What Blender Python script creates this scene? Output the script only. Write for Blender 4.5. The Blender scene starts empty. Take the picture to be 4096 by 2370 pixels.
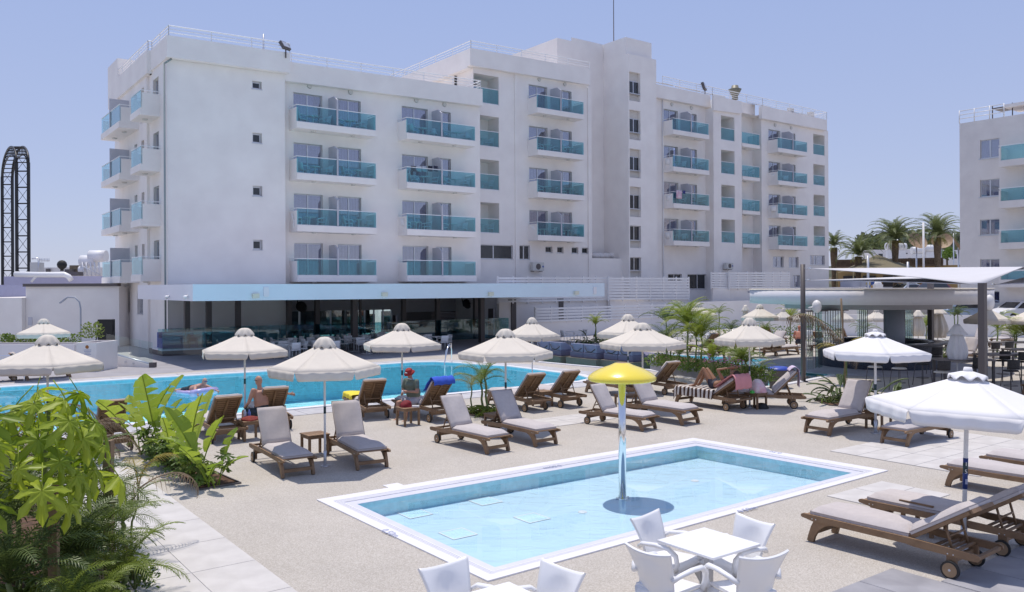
import bpy, bmesh, math, random
from mathutils import Vector, Matrix, geometry, noise as mnoise
R = math.radians
rnd = random.Random(7)
SC = bpy.context.scene
# ------------------------------------------------------------------ camera
H = 3.5
FOC, CX, CY, ROLL = 3320.0, 2048.0, 1146.0, R(-0.286)
cr, sr = math.cos(ROLL), math.sin(ROLL)
AXR = Vector((cr, 0, sr)); AXU = Vector((-sr, 0, cr)); AXF = Vector((0, 1, 0))
cd = bpy.data.cameras.new('camera'); cam = bpy.data.objects.new('camera', cd)
SC.collection.objects.link(cam)
cam.matrix_world = Matrix(((AXR.x, AXU.x, -AXF.x, 0), (AXR.y, AXU.y, -AXF.y, 0), (AXR.z, AXU.z, -AXF.z, H), (0, 0, 0, 1)))
cd.sensor_width = 36.0; cd.lens = 36.0*FOC/4096.0
cd.shift_x = 0.0; cd.shift_y = -(2370/2-CY)/4096.0
cd.clip_start = 0.1; cd.clip_end = 6000
SC.camera = cam
# ------------------------------------------------------------------ sky, sun, exposure
SUN_DIR = Vector((-0.21, 0.50, 2.2)).normalized()      # towards the sun
SUN_EL = math.asin(SUN_DIR.z); SUN_AZ = math.atan2(SUN_DIR.x, SUN_DIR.y)
wd = bpy.data.worlds.new('World'); SC.world = wd; wd.use_nodes = True
wn = wd.node_tree; wn.nodes.clear()
wo = wn.nodes.new('ShaderNodeOutputWorld'); wb = wn.nodes.new('ShaderNodeBackground')
sk = wn.nodes.new('ShaderNodeTexSky'); sk.sky_type = 'NISHITA'; sk.sun_disc = False
sk.sun_elevation = SUN_EL; sk.sun_rotation = SUN_AZ; sk.altitude = 10; sk.air_density = 1.0; sk.dust_density = 0.35; sk.ozone_density = 3.0
# the hazy lavender of the photograph's sky: the Nishita sky blended with a colour that depends only on height above the horizon
tg = wn.nodes.new('ShaderNodeTexCoord'); sx = wn.nodes.new('ShaderNodeSeparateXYZ'); rs = wn.nodes.new('ShaderNodeValToRGB')
SKY = 0.12
for k in range(2): rs.color_ramp.elements.new(.5)
for e, (p, c) in zip(rs.color_ramp.elements, ((0.0, (.365, .39, .535)), (.14, (.325, .37, .55)), (.36, (.268, .335, .56)), (1.0, (.245, .31, .52)))): e.position = p; e.color = (*c, 1)
wn.links.new(tg.outputs['Generated'], sx.inputs[0]); wn.links.new(sx.outputs['Z'], rs.inputs[0])
sc_ = wn.nodes.new('ShaderNodeMix'); sc_.data_type = 'RGBA'; sc_.blend_type = 'MULTIPLY'; sc_.inputs['Factor'].default_value = 1; k_ = 1/SKY; sc_.inputs['B'].default_value = (k_, k_, k_, 1); sc_.clamp_result = False
wn.links.new(rs.outputs[0], sc_.inputs['A'])
tint = wn.nodes.new('ShaderNodeMix'); tint.data_type = 'RGBA'; tint.inputs['Factor'].default_value = .85
wn.links.new(sk.outputs[0], tint.inputs['A']); wn.links.new(sc_.outputs['Result'], tint.inputs['B']); wn.links.new(tint.outputs['Result'], wb.inputs[0]); wn.links.new(wb.outputs[0], wo.inputs[0])
wb.inputs[1].default_value = SKY
sl = bpy.data.lights.new('sun', 'SUN'); so = bpy.data.objects.new('sun', sl); SC.collection.objects.link(so)
sl.energy = 2.7; sl.angle = R(0.55); sl.color = (1.0, 0.925, 0.83)
so.rotation_euler = SUN_DIR.to_track_quat('Z', 'Y').to_euler(); so.location = (0, 0, 60)
SC.view_settings.view_transform = 'Standard'; SC.view_settings.look = 'None'
SC.view_settings.exposure = 0.42; SC.view_settings.gamma = 1.0; SC.view_settings.use_curve_mapping = False
SC.render.engine = 'CYCLES'
SC.cycles.max_bounces = 8; SC.cycles.transparent_max_bounces = 40; SC.cycles.diffuse_bounces = 6
SC.cycles.caustics_reflective = False; SC.cycles.caustics_refractive = False
SC.cycles.use_denoising = True

# ------------------------------------------------------------------ picture measurements -> places
KS = 4096/2520
def ray(xs, ys):
    return AXF + AXR*((xs-CX)/FOC) - AXU*((ys-CY)/FOC)
def G(x, y, z=0.0):                      # a point of the ground (or height z) seen at x, y (2520-wide units)
    d = ray(x*KS, y*KS); t = (z-H)/d.z
    return Vector((d.x*t, d.y*t, z))
def AT(x, y, dep):                       # a point seen at x, y at a given depth
    d = ray(x*KS, y*KS)*dep
    return Vector((d.x, d.y, d.z+H))
AU = R(53.3)
U = Vector((math.sin(AU), math.cos(AU), 0)); V = Vector((math.cos(AU), -math.sin(AU), 0))
O = Vector((0, 59, 0))
ROTU = math.atan2(U.y, U.x)              # z rotation of the building grid: local +x = U, local +y = -V
def W(u, v, z): return O + U*u + V*v + Vector((0, 0, z))
def PV(xs, ys, v):                       # source pixel on the vertical plane v -> u, z
    d = ray(xs, ys); c = Vector((0, 0, H))
    t = (v - (c-O).dot(V))/d.dot(V); p = c + d*t
    return (p-O).dot(U), p.z
def PU(xs, ys, u):                       # source pixel on the vertical plane u -> v, z
    d = ray(xs, ys); c = Vector((0, 0, H))
    t = (u - (c-O).dot(U))/d.dot(U); p = c + d*t
    return (p-O).dot(V), p.z

# ------------------------------------------------------------------ materials
MATS = {}
def mat(name, col, rough=0.6, metal=0.0, var=0.0, scale=5.0, bump=0.0, bscale=None, spec=0.5, trans=0.0, col2=None, detail=4, coat=0.0, wave=None, sss=0):
    if name in MATS: return MATS[name]
    m = bpy.data.materials.new(name); m.use_nodes = True; MATS[name] = m
    nt = m.node_tree; b = nt.nodes['Principled BSDF']; L = nt.links
    b.inputs['Base Color'].default_value = (*col, 1); b.inputs['Roughness'].default_value = rough
    b.inputs['Metallic'].default_value = metal; b.inputs['Specular IOR Level'].default_value = spec
    if coat: b.inputs['Coat Weight'].default_value = coat
    tc = nt.nodes.new('ShaderNodeTexCoord'); src = tc.outputs['Object']
    if var or col2:
        n = nt.nodes.new('ShaderNodeTexNoise'); n.inputs['Scale'].default_value = scale; n.inputs['Detail'].default_value = detail; n.inputs['Roughness'].default_value = .6
        L.new(src, n.inputs['Vector'])
        r = nt.nodes.new('ShaderNodeValToRGB')
        c2 = col2 if col2 else tuple(max(0, c*(1-var)) for c in col)
        c1 = col if col2 else tuple(min(1, c*(1+var*.6)) for c in col)
        r.color_ramp.elements[0].position = .3; r.color_ramp.elements[1].position = .7
        r.color_ramp.elements[0].color = (*c2, 1); r.color_ramp.elements[1].color = (*c1, 1)
        L.new(n.outputs['Fac'], r.inputs[0]); L.new(r.outputs[0], b.inputs['Base Color'])
    if bump:
        n2 = nt.nodes.new('ShaderNodeTexNoise'); n2.inputs['Scale'].default_value = bscale or scale*4; n2.inputs['Detail'].default_value = 3
        L.new(src, n2.inputs['Vector'])
        bp = nt.nodes.new('ShaderNodeBump'); bp.inputs['Strength'].default_value = bump; bp.inputs['Distance'].default_value = .02
        L.new(n2.outputs['Fac'], bp.inputs['Height']); L.new(bp.outputs[0], b.inputs['Normal'])
    return m
def ramp_mat(name, stops, scale, rough=.8, bump=0.0, detail=8, tex='noise', dirt=None, spec=.3):
    m = bpy.data.materials.new(name); m.use_nodes = True; MATS[name] = m
    nt = m.node_tree; b = nt.nodes['Principled BSDF']; L = nt.links
    b.inputs['Roughness'].default_value = rough; b.inputs['Specular IOR Level'].default_value = spec
    tc = nt.nodes.new('ShaderNodeTexCoord')
    if tex == 'voronoi':
        n = nt.nodes.new('ShaderNodeTexVoronoi'); out = n.outputs['Color']
    else:
        n = nt.nodes.new('ShaderNodeTexNoise'); n.inputs['Detail'].default_value = detail; out = n.outputs['Fac']
    n.inputs['Scale'].default_value = scale; L.new(tc.outputs['Object'], n.inputs['Vector'])
    r = nt.nodes.new('ShaderNodeValToRGB')
    while len(r.color_ramp.elements) < len(stops): r.color_ramp.elements.new(.5)
    for e, (p, c) in zip(r.color_ramp.elements, stops): e.position = p; e.color = (*c, 1)
    L.new(out, r.inputs[0]); res = r.outputs[0]
    if dirt:
        sc2, amt = dirt
        n3 = nt.nodes.new('ShaderNodeTexNoise'); n3.inputs['Scale'].default_value = sc2; n3.inputs['Detail'].default_value = 6; n3.inputs['Roughness'].default_value = .65
        L.new(tc.outputs['Object'], n3.inputs['Vector'])
        mr = nt.nodes.new('ShaderNodeMapRange'); mr.inputs[1].default_value = .3; mr.inputs[2].default_value = .75; mr.inputs[3].default_value = 1-amt; mr.inputs[4].default_value = 1.0
        L.new(n3.outputs['Fac'], mr.inputs[0])
        mx = nt.nodes.new('ShaderNodeMix'); mx.data_type = 'RGBA'; mx.blend_type = 'MULTIPLY'; mx.inputs['Factor'].default_value = 1
        L.new(res, mx.inputs['A']); L.new(mr.outputs[0], mx.inputs['B']); res = mx.outputs['Result']
    L.new(res, b.inputs['Base Color'])
    if bump:
        bp = nt.nodes.new('ShaderNodeBump'); bp.inputs['Strength'].default_value = bump; bp.inputs['Distance'].default_value = .01
        L.new(n.outputs['Fac'] if tex != 'voronoi' else n.outputs['Distance'], bp.inputs['Height']); L.new(bp.outputs[0], b.inputs['Normal'])
    return m
def glassy(name, tint, gloss=.08, refl=1.0, rough=0.02, ior=1.45):     # thin sheet: clear tinted + mirror by fresnel
    m = bpy.data.materials.new(name); m.use_nodes = True; MATS[name] = m
    nt = m.node_tree; nt.nodes.clear(); L = nt.links
    o = nt.nodes.new('ShaderNodeOutputMaterial'); t = nt.nodes.new('ShaderNodeBsdfTransparent'); g = nt.nodes.new('ShaderNodeBsdfGlossy')
    t.inputs[0].default_value = (*tint, 1); g.inputs['Roughness'].default_value = rough; g.inputs[0].default_value = (refl, refl, refl, 1)
    f = nt.nodes.new('ShaderNodeFresnel'); gm = nt.nodes.new('ShaderNodeNewGeometry'); mi = nt.nodes.new('ShaderNodeMix'); mi.inputs['A'].default_value = ior; mi.inputs['B'].default_value = 1/ior
    L.new(gm.outputs['Backfacing'], mi.inputs['Factor']); L.new(mi.outputs['Result'], f.inputs[0])   # a sheet: the same mirror share from both sides
    mx = nt.nodes.new('ShaderNodeMixShader'); a = nt.nodes.new('ShaderNodeMath'); a.operation = 'ADD'; a.inputs[1].default_value = gloss
    L.new(f.outputs[0], a.inputs[0]); L.new(a.outputs[0], mx.inputs[0]); L.new(t.outputs[0], mx.inputs[1]); L.new(g.outputs[0], mx.inputs[2]); L.new(mx.outputs[0], o.inputs[0])
    return m
def leafmat(name, col, col2, trans=.35, scale=6, rough=.45):
    m = bpy.data.materials.new(name); m.use_nodes = True; MATS[name] = m
    nt = m.node_tree; b = nt.nodes['Principled BSDF']; L = nt.links; o = nt.nodes['Material Output']
    b.inputs['Roughness'].default_value = rough
    oi = nt.nodes.new('ShaderNodeObjectInfo'); tc = nt.nodes.new('ShaderNodeTexCoord'); n = nt.nodes.new('ShaderNodeTexNoise'); n.inputs['Scale'].default_value = scale
    L.new(tc.outputs['Object'], n.inputs['Vector'])
    ad = nt.nodes.new('ShaderNodeMath'); ad.operation = 'MULTIPLY_ADD'; ad.inputs[1].default_value = .5
    L.new(oi.outputs['Random'], ad.inputs[0]); L.new(n.outputs['Fac'], ad.inputs[2])
    r = nt.nodes.new('ShaderNodeValToRGB'); r.color_ramp.elements[0].position = .35; r.color_ramp.elements[1].position = .95
    r.color_ramp.elements[0].color = (*col, 1); r.color_ramp.elements[1].color = (*col2, 1)
    L.new(ad.outputs[0], r.inputs[0]); L.new(r.outputs[0], b.inputs['Base Color'])
    tl = nt.nodes.new('ShaderNodeBsdfTranslucent'); mx = nt.nodes.new('ShaderNodeMixShader'); mx.inputs[0].default_value = trans
    L.new(r.outputs[0], tl.inputs[0]); L.new(b.outputs[0], mx.inputs[1]); L.new(tl.outputs[0], mx.inputs[2]); L.new(mx.outputs[0], o.inputs[0])
    return m

M_WALL = ramp_mat('white_render', [(.3, (.82, .775, .745)), (.7, (.885, .845, .81))], .8, .85, .10, dirt=(.35, .05))
M_WALL2 = ramp_mat('grey_white_render', [(.3, (.78, .735, .71)), (.7, (.85, .81, .78))], .7, .85, .15, dirt=(.5, .14))
M_WHITE = mat('white_paint', (.80, .79, .79), .5, var=.04, scale=1.5)
M_RAIL = mat('white_metal', (.78, .78, .79), .35)
M_FASC = mat('panel_with_pool_reflection', (.70, .79, .87), .45, var=.05, scale=.3)  # fascia front: blue light reflected from the pool is put into the colour
M_FASC2 = mat('lilac_panel', (.80, .78, .82), .45, var=.03, scale=.5)
M_DIV = mat('grey_render', (.50, .50, .55), .8, var=.06, scale=2)
M_ALU = mat('aluminium', (.62, .63, .66), .35, .6)
M_CHROME = mat('polished_steel', (.82, .82, .82), .12, 1.0)
M_BRONZE = mat('dark_bronze_paint', (.085, .072, .068), .5, .2)
M_GLASSB = glassy('turquoise_glass', (.60, .84, .88), .03)
M_GLASSC = glassy('clear_glass', (.80, .90, .88), .05)
M_WINDOW = glassy('window_glass', (.66, .68, .80), .24)
M_DARKGL = mat('dark_window_glass', (.02, .023, .028), .08, spec=.8)
M_CURT = mat('lilac_curtain', (.46, .44, .60), .9, var=.25, scale=9)
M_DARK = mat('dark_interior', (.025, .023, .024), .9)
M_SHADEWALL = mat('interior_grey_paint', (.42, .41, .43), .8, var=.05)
M_SHUT = mat('roller_shutter', (.62, .59, .55), .7)
M_PLAST = mat('white_plastic', (.80, .80, .81), .35)
M_PIPE = mat('green_grey_pipe', (.25, .30, .30), .5)
M_AC = mat('ac_casing', (.60, .59, .56), .5)
M_WOOD = mat('teak_wood', (.30, .185, .10), .6, scale=3, col2=(.17, .10, .055), bump=.2, bscale=30)
M_WOODL = mat('pale_wood', (.36, .24, .14), .6, scale=3, col2=(.22, .14, .08))
M_CUSH = mat('taupe_cushion', (.52, .475, .465), .9, var=.06, scale=14, bump=.25, bscale=90)
M_PIPING = mat('cushion_piping', (.38, .34, .34), .9)
M_RUB = mat('black_rubber', (.02, .02, .02), .7)
M_BEIGE = mat('beige_canvas', (.66, .605, .525), .85, var=.05, scale=3, bump=.25, bscale=7)
M_WCANV = mat('white_canvas', (.76, .75, .76), .8, var=.03, scale=3, bump=.25, bscale=6)
M_YEL = mat('yellow_fibreglass', (.88, .70, .06), .25, coat=.6)
M_AGG = None
# ------------------------------------------------------------------ mesh helpers
class MB:
    def __init__(s): s.bm = bmesh.new(); s.mi = 0
    def _f(s, fs):
        for f in fs: f.material_index = s.mi
    def verts(s, cs): return [s.bm.verts.new(c) for c in cs]
    def face(s, cs, smooth=False):
        try: f = s.bm.faces.new(s.verts(cs)); f.material_index = s.mi; f.smooth = smooth; return f
        except ValueError: return None
    def box(s, x0, x1, y0, y1, z0, z1, M=None):
        if x0 > x1: x0, x1 = x1, x0
        if y0 > y1: y0, y1 = y1, y0
        c = [Vector(p) for p in ((x0, y0, z0), (x1, y0, z0), (x1, y1, z0), (x0, y1, z0), (x0, y0, z1), (x1, y0, z1), (x1, y1, z1), (x0, y1, z1))]
        if M is not None: c = [M @ p for p in c]
        v = s.verts(c)
        s._f([s.bm.faces.new([v[i] for i in q]) for q in ((0, 3, 2, 1), (4, 5, 6, 7), (0, 1, 5, 4), (1, 2, 6, 5), (2, 3, 7, 6), (3, 0, 4, 7))])
        return s
    def cyl(s, p, q, r, r2=None, n=8, cap=True, smooth=True):
        p, q = Vector(p), Vector(q); r2 = r if r2 is None else r2
        d = (q-p).normalized(); a = d.orthogonal().normalized(); b = d.cross(a)
        A = s.verts([p+(a*math.cos(t)+b*math.sin(t))*r for t in [2*math.pi*i/n for i in range(n)]])
        B = s.verts([q+(a*math.cos(t)+b*math.sin(t))*r2 for t in [2*math.pi*i/n for i in range(n)]])
        for i in range(n):
            f = s.bm.faces.new((A[i], A[(i+1) % n], B[(i+1) % n], B[i])); f.material_index = s.mi; f.smooth = smooth
        if cap: s._f([s.bm.faces.new(A[::-1]), s.bm.faces.new(B)])
        return s
    def tube(s, pts, r, n=6, flat=1.0, cap=True):
        pts = [Vector(p) for p in pts]; rs = r if isinstance(r, (list, tuple)) else [r]*len(pts)
        prev = None; ring = []; up = None
        for i, p in enumerate(pts):
            t = (pts[min(i+1, len(pts)-1)]-pts[max(i-1, 0)]).normalized()
            if up is None: up = t.orthogonal().normalized() if abs(t.z) > .95 else t.cross(Vector((0, 0, 1))).normalized()
            a = (up-t*up.dot(t)).normalized(); up = a; b = t.cross(a)
            ring.append(s.verts([p+(a*math.cos(2*math.pi*k/n)*flat+b*math.sin(2*math.pi*k/n))*rs[i] for k in range(n)]))
        for A, B in zip(ring, ring[1:]):
            for i in range(n):
                f = s.bm.faces.new((A[i], A[(i+1) % n], B[(i+1) % n], B[i])); f.material_index = s.mi; f.smooth = True
        if cap: s._f([s.bm.faces.new(ring[0][::-1]), s.bm.faces.new(ring[-1])])
        return s
    def lathe(s, prof, n=24, c=(0, 0, 0), smooth=True, ang=2*math.pi):
        c = Vector(c); rings = []
        closed = abs(ang-2*math.pi) < 1e-6; m = n if closed else n+1
        for r, z in prof: rings.append(s.verts([c+Vector((r*math.cos(ang*i/n), r*math.sin(ang*i/n), z)) for i in range(m)]))
        for A, B in zip(rings, rings[1:]):
            for i in range(n):
                j = (i+1) % m
                try: f = s.bm.faces.new((A[i], A[j], B[j], B[i])); f.material_index = s.mi; f.smooth = smooth
                except ValueError: pass
        return s
    def prism(s, pts, z0, z1, top=True, bot=True):
        n = len(pts); A = s.verts([(p[0], p[1], z0) for p in pts]); B = s.verts([(p[0], p[1], z1) for p in pts])
        for i in range(n): s._f([s.bm.faces.new((A[i], A[(i+1) % n], B[(i+1) % n], B[i]))])
        if top: s._f([s.bm.faces.new(B)])
        if bot: s._f([s.bm.faces.new(A[::-1])])
        return s
    def grid(s, fn, nu, nv, smooth=True, thick=0.0):
        P = [[Vector(fn(i/nu, j/nv)) for j in range(nv+1)] for i in range(nu+1)]
        Vt = [s.verts(row) for row in P]
        for i in range(nu):
            for j in range(nv):
                f = s.bm.faces.new((Vt[i][j], Vt[i+1][j], Vt[i+1][j+1], Vt[i][j+1])); f.smooth = smooth; f.material_index = s.mi
        if thick:
            def nrm(i, j):
                a = P[min(i+1, nu)][j]-P[max(i-1, 0)][j]; b = P[i][min(j+1, nv)]-P[i][max(j-1, 0)]
                return a.cross(b).normalized()
            Q = [s.verts([P[i][j]-nrm(i, j)*thick for j in range(nv+1)]) for i in range(nu+1)]
            for i in range(nu):
                for j in range(nv):
                    f = s.bm.faces.new((Q[i][j], Q[i][j+1], Q[i+1][j+1], Q[i+1][j])); f.smooth = smooth; f.material_index = s.mi
            for i in range(nu):
                s._f([s.bm.faces.new((Vt[i][0], Q[i][0], Q[i+1][0], Vt[i+1][0])), s.bm.faces.new((Vt[i+1][nv], Q[i+1][nv], Q[i][nv], Vt[i][nv]))])
            for j in range(nv):
                s._f([s.bm.faces.new((Vt[0][j+1], Q[0][j+1], Q[0][j], Vt[0][j])), s.bm.faces.new((Vt[nu][j], Q[nu][j], Q[nu][j+1], Vt[nu][j+1]))])
        return s
    def ball(s, c, rx, ry=None, rz=None, n=10, M=None):
        ry = rx if ry is None else ry; rz = rx if rz is None else rz; c = Vector(c); k = max(4, n*2//3); M3 = M.to_3x3() if M is not None else None
        def P(a, b):
            v = Vector((rx*math.sin(b)*math.cos(a), ry*math.sin(b)*math.sin(a), rz*math.cos(b)))
            return c+(M3 @ v if M3 is not None else v)
        top = s.bm.verts.new(P(0, 0)); bot = s.bm.verts.new(P(0, math.pi)); rings = [s.verts([P(2*math.pi*i/n, math.pi*j/k) for i in range(n)]) for j in range(1, k)]
        fs = [s.bm.faces.new((top, rings[0][i], rings[0][(i+1) % n])) for i in range(n)]+[s.bm.faces.new((bot, rings[-1][(i+1) % n], rings[-1][i])) for i in range(n)]
        for A, B in zip(rings, rings[1:]): fs += [s.bm.faces.new((A[i], B[i], B[(i+1) % n], A[(i+1) % n])) for i in range(n)]
        for f in fs: f.smooth = True; f.material_index = s.mi
        return s
    def mesh(s, name, mats=None, recalc=False):
        if recalc: bmesh.ops.recalc_face_normals(s.bm, faces=s.bm.faces)
        me = bpy.data.meshes.new(name); s.bm.to_mesh(me); s.bm.free()
        if mats is not None:
            for m in (mats if isinstance(mats, (list, tuple)) else [mats]): me.materials.append(m)
        return me
    def build(s, name, mats=None, parent=None, recalc=False, **kw):
        return link(name, s.mesh(name, mats, recalc), parent, **kw)
COL = SC.collection
def link(name, me, parent=None, loc=None, rz=0.0, M=None, **kw):
    o = bpy.data.objects.new(name, me); COL.objects.link(o)
    if parent is not None: o.parent = parent
    if M is not None: o.matrix_local = M
    else:
        if loc is not None: o.location = loc
        if rz: o.rotation_euler = (0, 0, rz)
    for k, v in kw.items(): o[k] = v
    return o
def thing(name, label, cat, loc=(0, 0, 0), rz=0.0, group=None):
    o = link(name, None, None, loc, rz); o['label'] = label; o['category'] = cat
    if group: o['group'] = group
    return o
def tag(o, label, cat, group=None):
    o['label'] = label; o['category'] = cat
    if group: o['group'] = group
    return o
def struct(o): o['kind'] = 'structure'; return o
def stuff(o): o['kind'] = 'stuff'; return o
KIDS = {}
def dup(root, loc, rz=0.0, label=None, scale=1.0, skip=()):
    kids = {}
    for o in COL.objects:
        if o.parent: kids.setdefault(o.parent, []).append(o)
    return _dup(root, kids, loc, rz, label, scale, skip)
def tree_of(root):
    kids = {}
    for o in COL.objects:
        if o.parent is not None: kids.setdefault(o.parent.name, []).append(o)
    def rec(o): return (o, [rec(c) for c in kids.get(o.name, [])])
    return rec(root)
def copy_tree(t, loc, rz=0.0, label=None, scale=None, M=None):
    def rec(t, parent):
        o = t[0].copy(); COL.objects.link(o); o.parent = parent
        for c in t[1]: rec(c, o)
        return o
    r = rec(t, None); r.location = loc; r.rotation_euler = (0, 0, rz)
    if scale: r.scale = (scale,)*3 if not hasattr(scale, '__len__') else scale
    if label: r['label'] = label
    return r
def rotz(a): return Matrix.Rotation(a, 4, 'Z')
def bevel_obj(me, w=.01, seg=2):
    bm = bmesh.new(); bm.from_mesh(me)
    bmesh.ops.bevel(bm, geom=[e for e in bm.edges if e.is_manifold and e.calc_face_angle(0) > .5], offset=w, segments=seg, affect='EDGES', profile=.5)
    for f in bm.faces: f.smooth = False
    bm.to_mesh(me); bm.free(); return me
ORD = ['ground', 'first', 'second', 'third', 'fourth', 'fifth', 'sixth']
# ================================================================== THE HOTEL
hotel = thing('hotel_building', 'large white five-storey hotel with turquoise glass balconies behind the pool', 'hotel', O, ROTU)
# hotel local frame: (u, -v, z)
def L3(u, v, z): return Vector((u, -v, z))
def hbox(mb, u0, u1, v0, v1, z0, z1): mb.box(u0, u1, -v1, -v0, z0, z1)
def mass(mb, xa, xb, vf, vb, za, zb, ua=None, ub=None, z0=None):
    """block seen between source columns xa..xb on its front plane vf; za=(ybottom, ytop) at xa, zb at xb"""
    uA = PV(xa, 500, vf)[0] if ua is None else ua; uB = PV(xb, 500, vf)[0] if ub is None else ub
    zt0 = PV(xa, za[1], vf)[1]; zt1 = PV(xb, zb[1], vf)[1]
    zb0 = 0 if za[0] is None else PV(xa, za[0], vf)[1]; zb1 = 0 if zb[0] is None else PV(xb, zb[0], vf)[1]
    if z0 is not None: zb0 = zb1 = z0
    c = [L3(uA, vf, zb0), L3(uB, vf, zb1), L3(uB, vb, zb1), L3(uA, vb, zb0), L3(uA, vf, zt0), L3(uB, vf, zt1), L3(uB, vb, zt1), L3(uA, vb, zt0)]
    v = mb.verts(c)
    mb._f([mb.bm.faces.new([v[i] for i in q]) for q in ((0, 3, 2, 1), (4, 5, 6, 7), (0, 1, 5, 4), (1, 2, 6, 5), (2, 3, 7, 6), (3, 0, 4, 7))])
    return uA, uB, zt0, zt1
def wall_holes(mb, u0, u1, z0, z1, v, holes, depth=.22, axis='v', sgn=1):
    """front sheet at v with rectangular holes (ua,ub,za,zb) and their reveals"""
    us = sorted({u0, u1, *[min(max(h[i], u0), u1) for h in holes for i in (0, 1)]}); zs = sorted({z0, z1, *[min(max(h[i], z0), z1) for h in holes for i in (2, 3)]})
    P = (lambda a, d, z: L3(a, v-d, z)) if axis == 'v' else (lambda a, d, z: L3(v+d, a, z))
    flip = axis == 'u'
    def quad(c):
        mb.face(c[::-1] if flip else c)
    inh = lambda a, z: any(h[0]-1e-5 < a < h[1]+1e-5 and h[2]-1e-5 < z < h[3]+1e-5 for h in holes)
    # merge along z for each u strip
    for a, b in zip(us, us[1:]):
        if b-a < 1e-5: continue
        for c, d in zip(zs, zs[1:]):
            if d-c < 1e-5 or inh((a+b)/2, (c+d)/2): continue
            quad([P(a, 0, c), P(b, 0, c), P(b, 0, d), P(a, 0, d)])
    for a, b, c, d in holes:
        quad([P(a, 0, c), P(a, depth, c), P(b, depth, c), P(b, 0, c)])
        quad([P(a, 0, d), P(b, 0, d), P(b, depth, d), P(a, depth, d)])
        quad([P(a, 0, c), P(a, 0, d), P(a, depth, d), P(a, depth, c)])
        quad([P(b, 0, c), P(b, depth, c), P(b, depth, d), P(b, 0, d)])
wrnd = random.Random(3)
def window(name, ua, ub, za, zb, v, panes=2, depth=.16, curtain=.8, dark=False, axis='v', frame=.055, shutter=None):
    """frame + panes (+ curtain) standing in an opening"""
    f = MB(); d0, d1 = depth, depth+.05
    B = (lambda m, a, b, da, db, c, d: hbox(m, a, b, v-db, v-da, c, d)) if axis == 'v' else (lambda m, a, b, da, db, c, d: m.box(v+da, v+db, -b, -a, c, d))
    t = frame
    B(f, ua, ub, d0, d1, zb-t, zb-.002); B(f, ua, ub, d0, d1, za+.002, za+t); B(f, ua+.002, ua+t, d0, d1, za+t, zb-t); B(f, ub-t, ub-.002, d0, d1, za+t, zb-t)
    for i in range(1, panes):
        m = ua+(ub-ua)*i/panes; B(f, m-.04, m+.04, d0-.012, d1, za+t, zb-t)
    B(f, ua-.04, ub+.04, -.03, d0, za-.05, za-.004)
    fr = f.build(name, M_ALU, hotel)
    w = (ub-ua)/panes
    for i in range(panes):
        g = MB(); B(g, ua+w*i+.05, ua+w*(i+1)-.05, d0+.02, d0+.03, za+t, zb-t)
        g.build('pane', M_DARKGL if dark else M_WINDOW, fr)
    if not dark:
        c = MB(); n = 14
        span = (ub-ua)*curtain; a0 = ua+.02 if wrnd.random() < .6 else ub-.02-span
        pts = [(a0+span*i/n*1.0, d1+.14+.03*(i % 2)) for i in range(n+1)]
        P = (lambda a, d, z: L3(a, v-d, z)) if axis == 'v' else (lambda a, d, z: L3(v+d, a, z))
        for (a, da), (b, db) in zip(pts, pts[1:]): c.face([P(a, da, za), P(b, db, za), P(b, db, zb), P(a, da, zb)])
        c.build('curtain', M_CURT, fr)
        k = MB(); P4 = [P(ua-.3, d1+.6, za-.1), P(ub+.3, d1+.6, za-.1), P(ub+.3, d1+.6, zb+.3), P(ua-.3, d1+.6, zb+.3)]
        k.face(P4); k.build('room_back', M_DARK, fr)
    return fr
# ---- small plastic furniture used on balconies
def simple_chair_mesh():
    m = MB()
    m.box(-.24, .24, -.22, .24, .40, .44)
    for sx in (-.23, .23):
        for sy in (-.20, .22): m.cyl((sx, sy, .41), (sx*1.12, sy*1.15, 0), .025, n=5)
        m.tube([(sx, .22, .42), (sx*1.1, .23, .62), (sx*1.1, .0, .66), (sx*1.05, -.24, .68)], .025, n=5)
    m.grid(lambda a, b: ((a-.5)*.50, -.22-.10*b-.05*math.cos((a-.5)*3), .42+.44*b), 4, 3, thick=.02)
    return m.mesh('plastic_chair', M_PLAST)
def simple_table_mesh():
    m = MB(); m.lathe([(.001, .70), (.36, .70), (.38, .685), (.36, .67), (.05, .66), (.04, .10), (.24, .0), (.25, -.0)], n=16)
    return m.mesh('plastic_table', M_PLAST)
SCH = simple_chair_mesh(); STB = simple_table_mesh()
def furnish(u, v, z, where, kind, side):
    p = W(u, v, z)
    if kind == 't':
        o = link('plastic_table', STB, None, p, 0); tag(o, f'round plastic table, {where}', 'table', 'round plastic tables on the hotel balconies')
    else:
        o = link('plastic_chair', SCH, None, p, ROTU+(-math.pi/2 if kind == 'l' else math.pi/2)+wrnd.uniform(-.5, .5))
        tag(o, f'plastic chair {side} table, {where}', 'chair', 'plastic chairs on the hotel balconies')
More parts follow.
